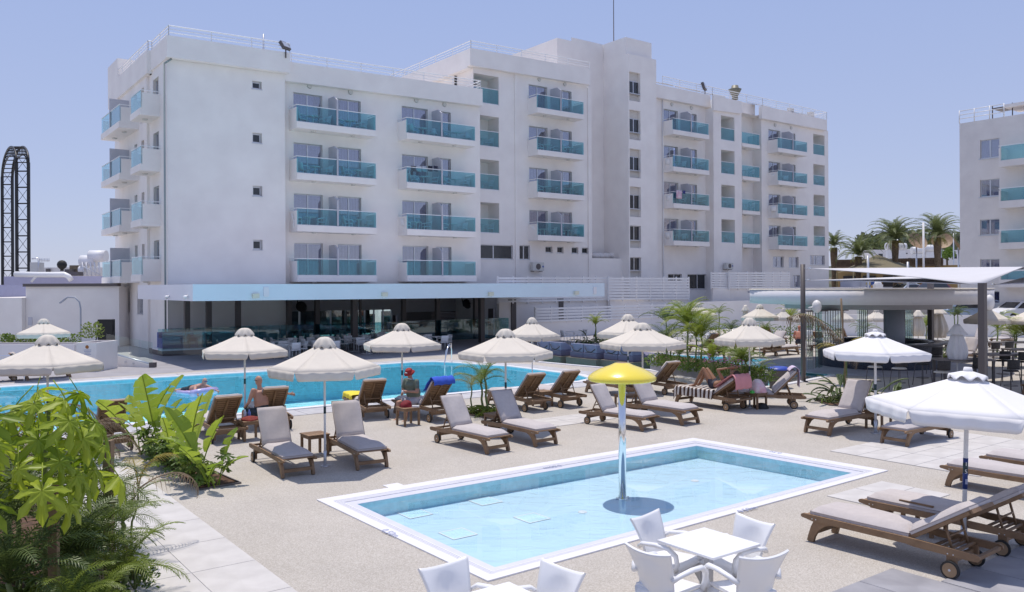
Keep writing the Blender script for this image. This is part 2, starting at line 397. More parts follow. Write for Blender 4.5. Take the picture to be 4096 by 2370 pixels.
# ---- twin balcony
def twin(xl, xr, rows, vw, col, doors=((.055, .41), (.60, .91)), proj=1.2, hide=()):
    """rows: source y of the slab underside at the front-left corner"""
    vf = vw+proj; uL = PV(xl, 700, vf)[0]; uR = PV(xr, 700, vf)[0]; w = uR-uL; holes = []
    for i, yb in enumerate(rows):
        zb = PV(xl, yb, vf)[1]; lev = ORD[len(rows)-i]; where = f'on the {lev}-floor balcony of {col}'
        m = MB()
        hbox(m, uL, uR, vw, vf, zb, zb+.20)
        hbox(m, uL, uR, vf-.12, vf, zb+.202, zb+.36)
        hbox(m, uL, uL+.11, vw, vf-.122, zb+.202, zb+1.22); hbox(m, uR-.11, uR, vw, vf-.122, zb+.202, zb+1.22)
        b = m.build('balcony', M_WALL, hotel)
        um = uL+w*.495
        for a, c in ((uL+.02, um-.05), (um+.05, uR-.02)):
            g = MB(); hbox(g, a, c, vf-.07, vf-.055, zb+.40, zb+1.33); g.build('glass_panel', M_GLASSB, b)
        r = MB(); hbox(r, uL-.02, uR+.02, vf-.09, vf-.03, zb+1.332, zb+1.375)
        hbox(r, uL-.02, uL+.03, vw, vf-.092, zb+1.332, zb+1.375); hbox(r, uR-.03, uR+.02, vw, vf-.092, zb+1.332, zb+1.375)
        hbox(r, uL+.03, uR-.03, vf-.10, vf-.03, zb+.362, zb+.398); hbox(r, uR-.035, uR+.003, vf-.09, vf-.04, zb+.36, zb+1.33)
        r.build('handrail', M_RAIL, b)
        d = MB(); t = .05
        pr = [(vw, zb+.36), (vf+.005, zb+.36), (vf+.005, zb+1.95), (vf-.45, zb+2.22), (vw, zb+2.22)]
        A = d.verts([L3(um-t, p[0], p[1]) for p in pr]); Bv = d.verts([L3(um+t, p[0], p[1]) for p in pr])
        d._f([d.bm.faces.new(A), d.bm.faces.new(Bv[::-1])]+[d.bm.faces.new((A[k], Bv[k], Bv[(k+1) % 5], A[(k+1) % 5])) for k in range(5)])
        d.build('divider', M_DIV, b, recalc=True)
        for fx in (.24, .74):
            l = MB(); c = L3(uL+w*fx, vw+.7, zb); l.cyl(c+Vector((0, 0, -.07)), c, .13, .16, n=10); l.build('soffit_light', M_AC, b)
        zf = zb+.20
        for k, (fa, fb) in enumerate(doors):
            a, c = uL+w*fa, uL+w*fb
            holes.append((a, c, zf+.02, zf+2.13))
            window('sliding_door', a, c, zf+.02, zf+2.13, vw, 2, curtain=wrnd.choice([.5, .75, 1, 1]))
            if i == 0:
                s = MB(); cc = L3((a+c)/2+.1, vw, zf+2.62); s.cyl(cc, cc+Vector((0, -.10, 0)), .17, .13, n=12); s.build('wall_light', M_AC, hotel)
        if i in hide: continue
        for k, (uc) in enumerate((uL+w*.24, uL+w*.76)):
            sd = 'left' if k == 0 else 'right'; wh = f'{sd} half of {lev}-floor balcony, {col}'
            off = wrnd.uniform(-.3, .3); vv = vw+.62
            furnish(uc+off, vv, zf, wh, 't', ''); furnish(uc+off-.75, vv, zf, wh, 'l', 'left of'); furnish(uc+off+.75, vv, zf, wh, 'r', 'right of')
    return holes
def loggia(xl, xr, rows, vw, col, dep=1.4, doorx=(.04, .55), furn=True, ul=None):
    """rows: (ytop of opening, y rail, y bottom)"""
    uL = PV(xl, 700, vw)[0] if ul is None else ul; uR = PV(xr, 700, vw)[0]; holes = []; xm = (xl+xr)/2
    for i, (yt, yr, yb) in enumerate(rows):
        zt, zr, zb = PV(xm, yt, vw)[1], PV(xm, yr, vw)[1], PV(xm, yb, vw)[1]
        holes.append((uL, uR, zb, zt)); lev = ORD[len(rows)-i]
        m = MB(); w = uR-uL; a, c = uL+w*doorx[0], uL+w*doorx[1]
        zf = zb+.02
        # room box: floor, ceiling, cheeks with the door in the back wall
        m.face([L3(uL, vw-.2, zb), L3(uL, vw-dep, zb), L3(uR, vw-dep, zb), L3(uR, vw-.2, zb)][::-1])
        m.face([L3(uL, vw-.2, zt), L3(uR, vw-.2, zt), L3(uR, vw-dep, zt), L3(uL, vw-dep, zt)][::-1])
        m.face([L3(uL, vw-.2, zb), L3(uL, vw-.2, zt), L3(uL, vw-dep, zt), L3(uL, vw-dep, zb)])
        m.face([L3(uR, vw-.2, zb), L3(uR, vw-dep, zb), L3(uR, vw-dep, zt), L3(uR, vw-.2, zt)])
        wall_holes(m, uL, uR, zb, zt, vw-dep, [(a, c, zf, min(zt-.1, zf+2.1))], .1)
        b = m.build('loggia', M_WALL, hotel)
        window('sliding_door', a, c, zf, min(zt-.1, zf+2.1), vw-dep, 2, depth=.06, curtain=.6)
        g = MB(); hbox(g, uL+.02, uR-.02, vw-.06, vw-.045, zb+.08, zr-.03); g.build('glass_panel', M_GLASSB, b)
        r = MB(); hbox(r, uL+.002, uR-.002, vw-.08, vw-.03, zr-.03, zr+.01); hbox(r, uL+.002, uR-.002, vw-.08, vw-.03, zb+.01, zb+.07); r.build('handrail', M_RAIL, b)
        if furn and i:
            wh = f'{lev}-floor recessed balcony, {col}'
            uc = (uL+uR)/2+.1; furnish(uc, vw-.7, zb, wh, 't', ''); furnish(uc+.6, vw-.7, zb, wh, 'r', 'right of')
    return holes
def rail_run(pts, zb, h=.55, bars=3, name='roof_railing', step=2.2, mat_=None):
    m = MB(); P = [L3(u, v, z) for (u, v), z in zip(pts, zb)]
    for a, b in zip(P, P[1:]):
        for k in range(bars):
            hh = h*(k+1)/bars; m.cyl(a+Vector((0, 0, hh)), b+Vector((0, 0, hh)), .022 if k < bars-1 else .035, n=5, cap=False)
        n = max(1, round((b-a).length/step))
        for i in range(n+1):
            p = a.lerp(b, i/n); m.cyl(p, p+Vector((0, 0, h)), .028, n=5, cap=False)
    return m.build(name, mat_ or M_RAIL, hotel)
# ---------------------------------------------------------------- left block
vLB = .5; uH = PV(669, 700, vLB)[0]; uLB1 = PV(1141, 700, vLB)[0]
zLBt = PV(900, 255, vLB)[1]
mb = MB()
holes = []
for y0, y1 in ((326, 357), (533, 573), (745, 785), (960, 1000)):
    a, b = PV(1012, 900, vLB)[0], PV(1050, 900, vLB)[0]; c, d = PV(1030, y1, vLB)[1], PV(1030, y0, vLB)[1]
    holes.append((a, b, c, d)); window('bathroom_window', a, b, c, d, vLB, 1, depth=.2, dark=True, frame=.09)
hbk = holes
wall_holes(mb, uH, uLB1, 0, zLBt+.4, vLB, holes, .26)
mb.face([L3(uLB1, vLB, 0), L3(uLB1, -12, 0), L3(uLB1, -12, zLBt), L3(uLB1, vLB, zLBt)])
mb.face([L3(uH, vLB, zLBt), L3(uLB1, vLB, zLBt), L3(uLB1, -13, zLBt), L3(uH, -13, zLBt)])
# left side wall (plane u = uH, then a jog outwards)
vJ = PU(596, 250, uH)[0]; uH2 = PV(586, 300, vJ)[0]; vE = PU(458, 330, uH2)[0]
sideh = []; sideh2 = []
vb1 = PU(642, 700, uH)[0]
NB = [458.6, 682, 904, 1126.5]; FB = [510, 717.9, 926, 1132.6]
uo1 = PV(560, 600, vb1)[0]; vb2 = PU(520.8, 600, uo1)[0]
vf1 = PU(555.8, 600, uH2)[0]; uo2 = PV(475.5, 600, vf1)[0]; vf2 = PU(403.5, 600, uo2)[0]; vfm = PU(438.5, 600, uo2)[0]
def side_balcony(uo, uw, va, vb, zb, mid=None):
    m = MB()
    hbox(m, uo, uw, vb, va, zb, zb+.2); hbox(m, uo, uo+.12, vb, va, zb+.202, zb+.36)
    hbox(m, uo+.122, uw, va-.11, va, zb+.202, zb+1.22); hbox(m, uo+.122, uw, vb, vb+.11, zb+.202, zb+1.22)
    b = m.build('balcony', M_WALL, hotel)
    segs = [(vb+.02, va-.02)] if mid is None else [(vb+.02, mid-.05), (mid+.05, va-.02)]
    for c, d in segs:
        g = MB(); hbox(g, uo+.05, uo+.065, c, d, zb+.40, zb+1.33); g.build('glass_panel', M_GLASSB, b)
    r = MB(); hbox(r, uo+.03, uo+.09, vb-.02, va+.02, zb+1.332, zb+1.375); hbox(r, uo+.092, uw, va-.04, va+.01, zb+1.332, zb+1.375); hbox(r, uo+.092, uw, vb-.01, vb+.04, zb+1.332, zb+1.375)
    hbox(r, uo+.04, uo+.1, vb+.02, va-.02, zb+.362, zb+.398); r.build('handrail', M_RAIL, b)
    if mid is not None:
        d = MB(); hbox(d, uo, uw, mid-.05, mid+.05, zb+.36, zb+2.15); d.build('divider', M_DIV, b)
    for vv in ([(va+vb)/2] if mid is None else [(va+mid)/2, (vb+mid)/2]):
        l = MB(); c = L3((uo+uw)/2, vv, zb); l.cyl(c+Vector((0, 0, -.07)), c, .13, .16, n=10); l.build('soffit_light', M_AC, b)
for i in range(4):
    z1 = PV(560, NB[i], vb1)[1]; z2 = PV(475.5, FB[i], vf1)[1]
    side_balcony(uo1, uH, vb1, vb2, z1); side_balcony(uo2, uH2, vf1, vf2, z2, vfm)
    va, vb = PU(636, 700, uH)[0], PU(614, 700, uH)[0]
    sideh.append((vb, va, z1+.22, z1+2.3)); window('balcony_door', vb, va, z1+.22, z1+2.3, uH, 2, axis='u')
    for xa, xb in ((577, 566), (549, 538)):
        va, vb = PU(xa, 700, uH2)[0], PU(xb, 700, uH2)[0]
        sideh2.append((vb, va, z2+.3, z2+2.25)); window('balcony_door', vb, va, z2+.3, z2+2.25, uH2, 1, axis='u')
for xa, xb, y0, y1, u_, lst in ((519, 470, 1167, 1249, uH2, sideh2), (572, 549, 1170, 1256, uH2, sideh2)):
    va, vb = PU(xa, 1200, u_)[0], PU(xb, 1200, u_)[0]; c, d = PU((xa+xb)/2, y1, u_)[1], PU((xa+xb)/2, y0, u_)[1]
    lst.append((vb, va, c, d)); window('wide_window', vb, va, c, d, u_, 3, axis='u', curtain=1)
wall_holes(mb, vJ, vLB, 0, zLBt+.4, uH, sideh, .22, axis='u')
wall_holes(mb, vE, vJ, 0, zLBt+.4, uH2, sideh2, .22, axis='u')
mb.face([L3(uH2, vJ, 0), L3(uH, vJ, 0), L3(uH, vJ, zLBt+.4), L3(uH2, vJ, zLBt+.4)])
mb.face([L3(uH2, vE, 0), L3(uH2, vE, zLBt), L3(uLB1, vE, zLBt), L3(uLB1, vE, 0)])
mb.build('left_block_wall', M_WALL, hotel, label='plain white end block with four small windows')
mb = MB(); vP = .95
mass(mb, 669, 1162, vP, .55, (228, 141), (292.5, 212.5))
uPL = PV(669, 200, vP)[0]
za, zb_ = PV(669, 228, vP)[1], PV(669, 141, vP)[1]
vJ2 = PU(602, 207, uPL)[0]; uPL2 = PV(586.6, 207.6, vJ2)[0]; vE2 = PU(455, 335, uPL2)[0]
hbox(mb, uPL, uPL+.4, vJ2, .548, za, zb_)
hbox(mb, uPL2, uPL2+.4, vE2, vJ2+.002, za-.15, zb_)
hbox(mb, uPL2+.402, uPL-.002, vJ2-.4, vJ2, za-.15, zb_)
mb.build('roof_parapet', M_WALL, hotel)
zr = zb_; zrR = PV(1162, 212.5, vP)[1]; uPR = PV(1162, 250, vP)[0]
rail_run([(uPL+.1, vP-.1), (uPR, vP-.1)], [zr, zrR]); rail_run([(uPL2+.1, vE2), (uPL2+.1, vJ2-.1), (uPL+.1, vJ2-.1), (uPL+.1, vP-.1)], [zr]*4)
mb = MB(); a = PV(470, 233, vE2+1)[0]; hbox(mb, a, a+3.2, vE2-2, vE2+1, zr-1.5, PV(470, 233, vE2+1)[1]); mb.build('stair_penthouse', M_WALL, hotel)
m = MB(); c = L3(PV(662, 600, .6)[0]-.05, .62, 0); m.cyl(c+Vector((0, 0, .4)), c+Vector((0, 0, za-.3)), .05, n=6); m.cyl(c+Vector((0, 0, za-.3)), c+Vector((.35, -.15, za-.02)), .05, n=6); m.build('drainpipe', M_PIPE, hotel)
def floodlight(u, v, z, tilt=.6, s=1.0, name='floodlight'):
    m = MB(); T = Matrix.Translation(L3(u, v, z+.45*s)) @ Matrix.Rotation(.5, 4, 'Z') @ Matrix.Rotation(-tilt, 4, 'X')
    m.box(-.32*s, .32*s, -.02, .16*s, -.24*s, .24*s, T); m.mi = 1; m.box(-.26*s, .26*s, -.035, -.021, -.18*s, .18*s, T); m.mi = 0
    m.cyl(L3(u, v, z-.3), L3(u, v, z+.3*s), .04, n=5)
    return m.build(name, [M_BRONZE, M_ALU], hotel)
uq, zq = PV(1143, 205, 1.0); floodlight(uq, 1.0, zq-.1)
m = MB(); uq, zq = PV(1054, 195, -2); m.cyl(L3(uq, -2, zq-1), L3(uq, -2, PV(1054, 137, -2)[1]), .07, .05, n=6); m.build('vent_pipe', M_ALU, hotel)
# ---------------------------------------------------------------- wing
LEFT_COL = 'stack next to blank end wall'; SEC_COL = 'stack at the wing\'s right end'
hs = twin(1188.5, 1507, [511.1, 716.9, 925.5, 1128], 0, LEFT_COL, hide=(3,))
hs += twin(1628, 1904, [555.1, 752.7, 940.7, 1126.8], 0, SEC_COL, doors=((.06, .43), (.54, .77)), hide=(3,))
mb = MB(); uW1 = PV(1921, 700, 0)[0]; zWt = PV(1500, 330, 0)[1]
wall_holes(mb, uLB1-.05, uW1, 3.2, zWt, 0, hs, .22)
mb.face([L3(uW1, 0, 0), L3(uW1, -12, 0), L3(uW1, -12, zWt), L3(uW1, 0, zWt)])
mb.face([L3(uLB1, 0, zWt), L3(uW1, 0, zWt), L3(uW1, -12, zWt), L3(uLB1, -12, zWt)])
mb.build('wing_wall', M_WALL, hotel)
mb = MB(); mass(mb, 1150, 1931, .4, .02, (325, 247), (425, 357), ua=uLB1+.02)
u_, zw = PV(1931, 357, .4); zwb = PV(1931, 425, .4)[1]; mb.box(u_-.4, u_, .022, 11, zwb, zw)
mb.build('roof_parapet', M_WALL, hotel)
rail_run([(uPR+.3, .3), (u_-.1, .3), (u_-.1, -3)], [PV(1164, 248, .4)[1], zw, zw])
# ---------------------------------------------------------------- middle block
vM = -1.5; uM0 = PV(1893, 500, vM)[0]; uM1 = PV(2356, 700, vM)[0]
hs = twin(2151, 2338, [450.8, 619.5, 789, 962], vM, 'stack left of stair tower', doors=((.03, .42), (.60, .95)), hide=(0,))
hs += loggia(1904, 1996.5, [(302, 353.5, 417), (464.6, 524, 588), (639.5, 697, 761), (811, 875, 934.6)], vM, 'narrow stack right of the wing', doorx=(.02, .58), ul=PV(1896, 700, vM)[0])
for x0, x1, y0, y1, pn in ((1900, 2052, 980, 1037, 2), (2077, 2120, 982, 1039, 2), (2182, 2210, 987, 1011, 1), (2229, 2254, 988, 1012.5, 1), (2287, 2313, 990, 1014.5, 1), (2328, 2354, 992, 1014.5, 1)):
    a, b = PV(x0, 1000, vM)[0], PV(x1, 1000, vM)[0]; c, d = PV((x0+x1)/2, y1, vM)[1], PV((x0+x1)/2, y0, vM)[1]
    hs.append((a, b, c, d)); window('ground_window', a, b, c, d, vM, pn, depth=.15, dark=True)
mb = MB(); zMt = PV(2100, 300, vM)[1]
wall_holes(mb, uM0, uM1, 0, zMt, vM, hs, .22)
uM0b = uM0; vME = PU(1577, 302, uM0)[0]
mb.face([L3(uM0, vM, 0), L3(uM0, vM, zMt), L3(uM0, vME, zMt), L3(uM0, vME, 0)])
mb.face([L3(uM1, vM, 0), L3(uM1, -12, 0), L3(uM1, -12, zMt), L3(uM1, vM, zMt)])
mb.face([L3(uM0, vM, zMt), L3(uM1, vM, zMt), L3(uM1, vME, zMt), L3(uM0, vME, zMt)])
for xx in (2058, 2350): # pilasters
    a = PV(xx, 600, vM)[0]; hbox(mb, a, a+.35, vM, vM+.09, 0, zMt-.1)
mb.build('middle_block_wall', M_WALL, hotel)
mb = MB(); mass(mb, 1882, 2363, vM+.4, vM+.02, (262, 192.5), (341, 278))
ua = PV(1882, 250, vM+.4)[0]; zt = PV(1882, 192.5, vM+.4)[1]; zb0 = PV(1882, 262, vM+.4)[1]
hbox(mb, ua, ua+.4, vME, vM+.018, zb0-.1, zt); mb.build('roof_parapet', M_WALL, hotel)
ub = PV(2363, 300, vM+.4)[0]; ztb = PV(2363, 278, vM+.4)[1]
rail_run([(ua+.1, vME), (ua+.1, vM+.3), (ub, vM+.3)], [zt, zt, ztb])
def ac_unit(x0, x1, y0, y1, v):
    a, zt_ = PV(x0, y0, v+.5); b, zb_2 = PV(x1, y1, v+.5); m = MB()
    hbox(m, a, b, v+.12, v+.45, zb_2, zt_); m.mi = 1
    c = L3(a+(b-a)*.48, v+.452, (zb_2+zt_)/2); m.cyl(c, c+Vector((0, -.02, 0)), (zt_-zb_2)*.36, n=14)
    m.mi = 2; hbox(m, b-.16, b-.03, v+.452, v+.46, (zb_2+zt_)/2-.06, (zb_2+zt_)/2+.06); m.mi = 1
    hbox(m, a+.1, a+.15, v+.003, v+.4, zb_2-.06, zb_2-.02); hbox(m, b-.15, b-.1, v+.003, v+.4, zb_2-.06, zb_2-.02)
    m.build('air_conditioner', [M_AC, M_BRONZE, mat('blue_sticker', (.02, .08, .35), .4)], hotel)
ac_unit(2134, 2178, 1050, 1084, vM); 
# ---------------------------------------------------------------- recess and stair tower
vT = -.6; uT0 = PV(2515, 700, vT)[0]; uT1 = PV(2628, 900, vT)[0]; vRb = PU(2414, 600, uT0)[0]
wins = [(291, 324, 375, 406), (442.6, 474, 530, 560.7), (597, 626.5, 682, 713), (748, 779, 836, 869), (904, 904, 962, 993), (1030, 1030, 1083, 1110)]
mb = MB(); hs = []; a, b = PV(2519, 700, vT)[0], PV(2563, 700, vT)[0]
for i, (y0, y1, y2, y3) in enumerate(wins):
    z0, z1, z2, z3 = [PV(2541, y, vT)[1] for y in (y0, y1, y2, y3)]
    hs.append((a, b, z3, z0)); window('stair_window', a, b, z2, z1, vT, 2, depth=.2, dark=True)
    for c, d in ((z3, z2-.06), (z1+.02, z0)):
        if d-c < .2: continue
        m = MB(); n = int((d-c)/.12)
        hbox(m, a, b, vT-.31, vT-.29, c, d)
        for k in range(n): hbox(m, a, b, vT-.292, vT-.24, c+k*.12+.004, c+k*.12+.112)
        m.build('roller_shutter', M_SHUT, hotel)
zTt = PV(2515, 215, vT)[1]; zTu = PV(2500, 148, vT-.3)[1]
wall_holes(mb, uT0, uT1, 0, zTt, vT, hs, .31)
vTb = -9
mb.face([L3(uT0, vT, 0), L3(uT0, vT, zTt), L3(uT0, vRb, zTt), L3(uT0, vRb, 0)])
mb.face([L3(uT1, vT, 0), L3(uT1, vTb, 0), L3(uT1, vTb, zTt), L3(uT1, vT, zTt)])
mb.face([L3(uT0, vT, zTt), L3(uT1, vT, zTt), L3(uT1, vTb, zTt), L3(uT0, vTb, zTt)])
# back wall of the recess, rising as high as the penthouse
mb.face([L3(uM1, vRb, 0), L3(uT0, vRb, 0), L3(uT0, vRb, zTu), L3(uM1, vRb, zTu)])
mb.build('stair_tower_wall', M_WALL, hotel)
mb = MB(); up1 = PV(2606, 200, vT-.3)[0]; hbox(mb, uT0+.03, up1, vTb, vT-.3, zTt+.002, zTu); hbox(mb, uM1-1.5, uT0-.002, vTb-3, vRb-.002, zMt, zTu-.3)
mb.build('tower_penthouse', M_WALL, hotel)
mb = MB(); zlow = PV(2420, 1034, vM+.1)[1]; hbox(mb, uM1+.01, PV(2492, 1034, vM+.1)[0], vM-.2, vM+.1, 0, zlow); mb.build('annex_wall', M_WALL, hotel)
m = MB(); pz = AT(1510.5, 95, 66); q = hotel.matrix_world.inverted() @ pz if False else None
uq, zq = PV(2455, 165, -5); z9 = PV(2455, -30, -5)[1]
m.cyl(L3(uq, -5, zTu-.4), L3(uq, -5, zTu+.6), .12, n=6); m.cyl(L3(uq, -5, zTu+.6), L3(uq, -5, z9+3), .045, .03, n=6); m.build('radio_mast', M_BRONZE, hotel)
m = MB()
for k in (-.45, .45):
    uq, zq = PV(2314, 215, -5); m.tube([L3(uq+k*.5, -5, zMt), L3(uq+k*.5, -5, zq-.2), L3(uq+k*.5+.2, -5.5, zq+.3), L3(uq+k*.5+.5, -6.2, zq-.1)], .02, n=4)
m.build('roof_ladder', M_RAIL, hotel)
m = MB(); uq, zq = PV(2372, 190, -6); m.cyl(L3(uq, -6, zTu-.6), L3(uq, -6, zq), .02, n=4); m.cyl(L3(uq-.4, -6, zq-.2), L3(uq+.4, -6, zq), .015, n=4); m.cyl(L3(uq-.2, -6, zq-.5), L3(uq+.5, -6, zq-.3), .015, n=4); m.build('tv_aerial', M_ALU, hotel)
# ---------------------------------------------------------------- right block
vR = -1.3; mb = MB()
hs = twin(2694, 2838, [536.8, 685, 832, 981.7], vR, 'stack right of stair tower', doors=((.03, .42), (.60, .95)), hide=(0,))
uA0 = uT1+.01; uA1 = PV(2850, 700, vR)[0]; zR1 = PV(2740, 400, vR)[1]
for x0, x1, y0, y1 in ((2750, 2836.6, 1097.7, 1157), (2672, 2728, 1097, 1125)):
    a, b = PV(x0, 1100, vR)[0], PV(x1, 1100, vR)[0]; c, d = PV((x0+x1)/2, y1, vR)[1], PV((x0+x1)/2, y0, vR)[1]
    hs.append((a, b, c, d)); window('ground_window', a, b, c, d, vR, 2, depth=.15, dark=True)
wall_holes(mb, uA0, uA1, 0, zR1, vR, hs, .22)
uB0 = PV(2854.5, 700, vR+.9)[0]; vB = vR+.9; uB1 = PV(2967, 700, vB)[0]
hs = loggia(2885, 2939, [(467, 514.6, 564.8), (603, 649, 698.6), (741.8, 790, 835), (878.8, 927.8, 974)], vB, 'stack between two pilasters', dep=1.8, doorx=(.02, .5))
zR2 = PV(2900, 440, vB)[1]
wall_holes(mb, uB0, uB1, 0, zR2, vB, hs, .22)
mb.face([L3(uB0, vB, 0), L3(uB0, vB, zR2), L3(uB0, vR-.5, zR2), L3(uB0, vR-.5, 0)]); mb.face([L3(uB1, vB, 0), L3(uB1, vR-1.5, 0), L3(uB1, vR-1.5, zR2), L3(uB1, vB, zR2)])
vC = vR-1.0; uC1 = PV(3050, 700, vR+.1)[0]; hs = []
for i, (yr, yb) in enumerate([(529.8, 597), (659.5, 727), (797, 861), (929.8, 992.8)]):
    vv = vC+1.3; zb = PV(3040, yb, vv)[1]; a, b = PV(2970, 700, vv)[0], PV(3040, 700, vv)[0]
    a = max(a, uB1+.01)
    m = MB(); hbox(m, a, b, vC, vv, zb, zb+.32); bb = m.build('balcony', M_WALL, hotel)
    g = MB(); hbox(g, a+.03, b-.03, vv-.06, vv-.045, zb+.36, zb+1.33); hbox(g, b-.06, b-.045, vC, vv-.07, zb+.36, zb+1.33); g.build('glass_panel', M_GLASSB, bb)
    r = MB(); hbox(r, a, b, vv-.08, vv-.03, zb+1.33, zb+1.37); r.build('handrail', M_RAIL, bb)
    l = MB(); c = L3((a+b)/2, vC+.6, zb); l.cyl(c+Vector((0, 0, -.07)), c, .13, .16, n=10); l.build('soffit_light', M_AC, bb)
    hs.append((uB1+.4, uB1+2.0, zb+.34, zb+2.4)); window('sliding_door', uB1+.4, uB1+2.0, zb+.34, zb+2.4, vC, 2, curtain=.6)
    if i:
        wh = f'{ORD[4-i]}-floor single balcony beside the drainpipes'
        furnish((a+b)/2, vC+.7, zb+.32, wh, 't', ''); furnish((a+b)/2+.7, vC+.7, zb+.32, wh, 'r', 'right of')
wall_holes(mb, uB1, uC1, 0, PV(3000, 450, vC)[1], vC, hs, .22)
uD0 = uC1; uD1 = PV(3314, 800, vR)[0]
mb.face([L3(uD0, vR, 0), L3(uD0, vR, zR1), L3(uD0, vC, zR1), L3(uD0, vC, 0)])
hs = twin(3114, 3231, [608, 738.5, 870.6, 997.7], vR, 'rightmost twin stack', doors=((.03, .42), (.60, .95)), hide=(0,))
hs += loggia(3253.7, 3299, [(540, 579, 622.4), (659.5, 702.7, 743.8), (780.9, 825, 867), (905.6, 945.5, 986.6)], vR, 'stack at the right corner', doorx=(.02, .4))
for x0, x1, y0, y1 in ((3092.6, 3135, 1026.5, 1070), (3155.6, 3194.7, 1029, 1071), (3240.7, 3299.6, 1022.4, 1060.7), (3172, 3200, 1102, 1150)):
    a, b = PV(x0, 1100, vR)[0], PV(x1, 1100, vR)[0]; c, d = PV((x0+x1)/2, y1, vR)[1], PV((x0+x1)/2, y0, vR)[1]
    hs.append((a, b, c, d)); window('ground_window', a, b, c, d, vR, 2, depth=.15, dark=False, curtain=1)
zR4 = PV(3180, 500, vR)[1]
wall_holes(mb, uD0, uD1, 0, zR4, vR, hs, .22)
mb.face([L3(uD1, vR, 0), L3(uD1, -14, 0), L3(uD1, -14, zR4), L3(uD1, vR, zR4)])
mb.face([L3(uA0, vR, zR1), L3(uD1, vR, zR4), L3(uD1, -14, zR4), L3(uA0, -14, zR1)])
mb.build('right_block_wall', M_WALL, hotel)
mb = MB(); mass(mb, 2640, 2843, vR+.4, vR+.02, (392, 340), (431, 382), ua=uA0)
mass(mb, 2854.5, 2967, vB+.2, vB+.01, (441.4, 383.7), (456, 406)); mass(mb, 2967.7, 3029, vC+.3, vC+.02, (460, 408.4), (474, 422), ub=uC1-.02)
mass(mb, 3049, 3308, vR+.4, vR+.02, (474.3, 425), (523, 480.5)); mb.build('roof_parapet', M_WALL, hotel)
uq, zq = PV(2650, 341, vR); uq2, zq2 = PV(2850, 384, vR); uq3, zq3 = PV(3050, 425, vR); uq4, zq4 = PV(3307, 480, vR)
rail_run([(uq, vR), (uq2, vR), (uq3, vR), (uq4, vR), (uq4, vR-6)], [zq, zq2, zq3, zq4, zq4], h=.75, bars=4)
uq, zq = PV(2820, 372, vR+.2); floodlight(uq, vR+.2, zq, .3, 1.3)
ac_unit(2908, 2935, 1052, 1077, vB)
m = MB(); uq, zq = PV(2940, 395, vR-1); m.lathe([(.3, 0), (.28, .3), (.45, .6), (.62, .95), (.36, 1.05), (.30, 1.3), (.0, 1.33)], n=12, c=L3(uq, vR-1, zq-.1)); m.build('roof_extractor', mat('olive_metal', (.20, .19, .14), .5), hotel)
for x, y in ((2640, 333), (2750, 357), (2852, 380), (3035, 420), (3120, 440), (3200, 455)):
    m = MB(); uq, zq = PV(x, y, vR-.6); T = Matrix.Translation(L3(uq, vR-.6, zq-.05)) @ Matrix.Rotation(.35, 4, 'X'); m.box(-1.0, 1.0, -.6, .6, 0, .09, T); m.build('solar_panel', M_ALU, hotel)
for x in (3169, 3249):
    m = MB(); uq, zq = PV(x, 455 if x < 3200 else 470, vR-.8); hbox(m, uq-.3, uq+.3, vR-1.2, vR-.8, zq-1.2, zq+.55); m.build('roof_vent', M_SHUT, hotel)
for yt in ((534, 554, 600), (652, 672, 717), (772, 791, 834), (890, 907.6, 951.6), (993, 1012, 1054)):
    z0, z1, z2 = [PV(3322, y, vR-1.5)[1] for y in yt]
    m = MB(); hbox(m, uD1, uD1+1.3, vR-3.6, vR-1.4, z2, z2+.2); hbox(m, uD1, uD1+1.3, vR-1.52, vR-1.4, z2+.202, z1); bb = m.build('balcony', M_WALL, hotel)
    g = MB(); hbox(g, uD1, uD1+1.28, vR-1.46, vR-1.44, z1+.01, z0); g.build('glass_panel', M_GLASSB, bb)
for x in (3018, 3026, 2652, 2847):
    m = MB(); vv = vC+.1 if x > 2900 else vR+.08; uq = PV(x, 700, vv)[0]; m.cyl(L3(uq, vv, 0), L3(uq, vv, PV(x, 470 if x > 2900 else 400, vv)[1]), .05, n=5); m.build('drainpipe', M_RAIL, hotel)
# towels and things hanging on the balconies
def hanging(x0, x1, y0, y1, v, m_, name, label, cat):
    a, zt_ = PV(x0, y0, v); b, zb_2 = PV(x1, y1, v)
    m = MB(); m.grid(lambda s, t: tuple(W(a+(b-a)*s, v+.03*math.sin(s*9), zt_+(zb_2-zt_)*t)), 5, 4, thick=.01)
    tag(m.build(name, m_), label, cat)
hanging(2705, 2727, 761, 797, vR+1.30, mat('printed_towel', (.72, .66, .68), .9, col2=(.5, .2, .35), scale=3), 'towel', 'pale pink beach towel hung over a balcony rail right of the stair tower', 'towel')
hanging(2731, 2741, 763, 776, vR+1.32, mat('navy_cloth', (.05, .06, .2), .9), 'cap', 'small navy cloth hung beside the pink towel on the balcony rail', 'cloth')
for k, (x, w_, c, lb) in enumerate(((1643, 20, (.02, .02, .03), 'black swim top'), (1668, 17, (.6, .6, .62), 'white underwear'), (1688, 17, (.55, .56, .6), 'pale grey shorts'), (1712, 18, (.03, .03, .05), 'black shorts'), (1734, 16, (.05, .05, .08), 'dark blue swim trunks'))):
    hanging(x, x+w_, 664, 688, .95, mat('laundry_%s' % lb.replace(' ', '_'), c, .9), 'laundry', f'{lb} drying on a line on the third-floor balcony of the second stack', 'laundry')
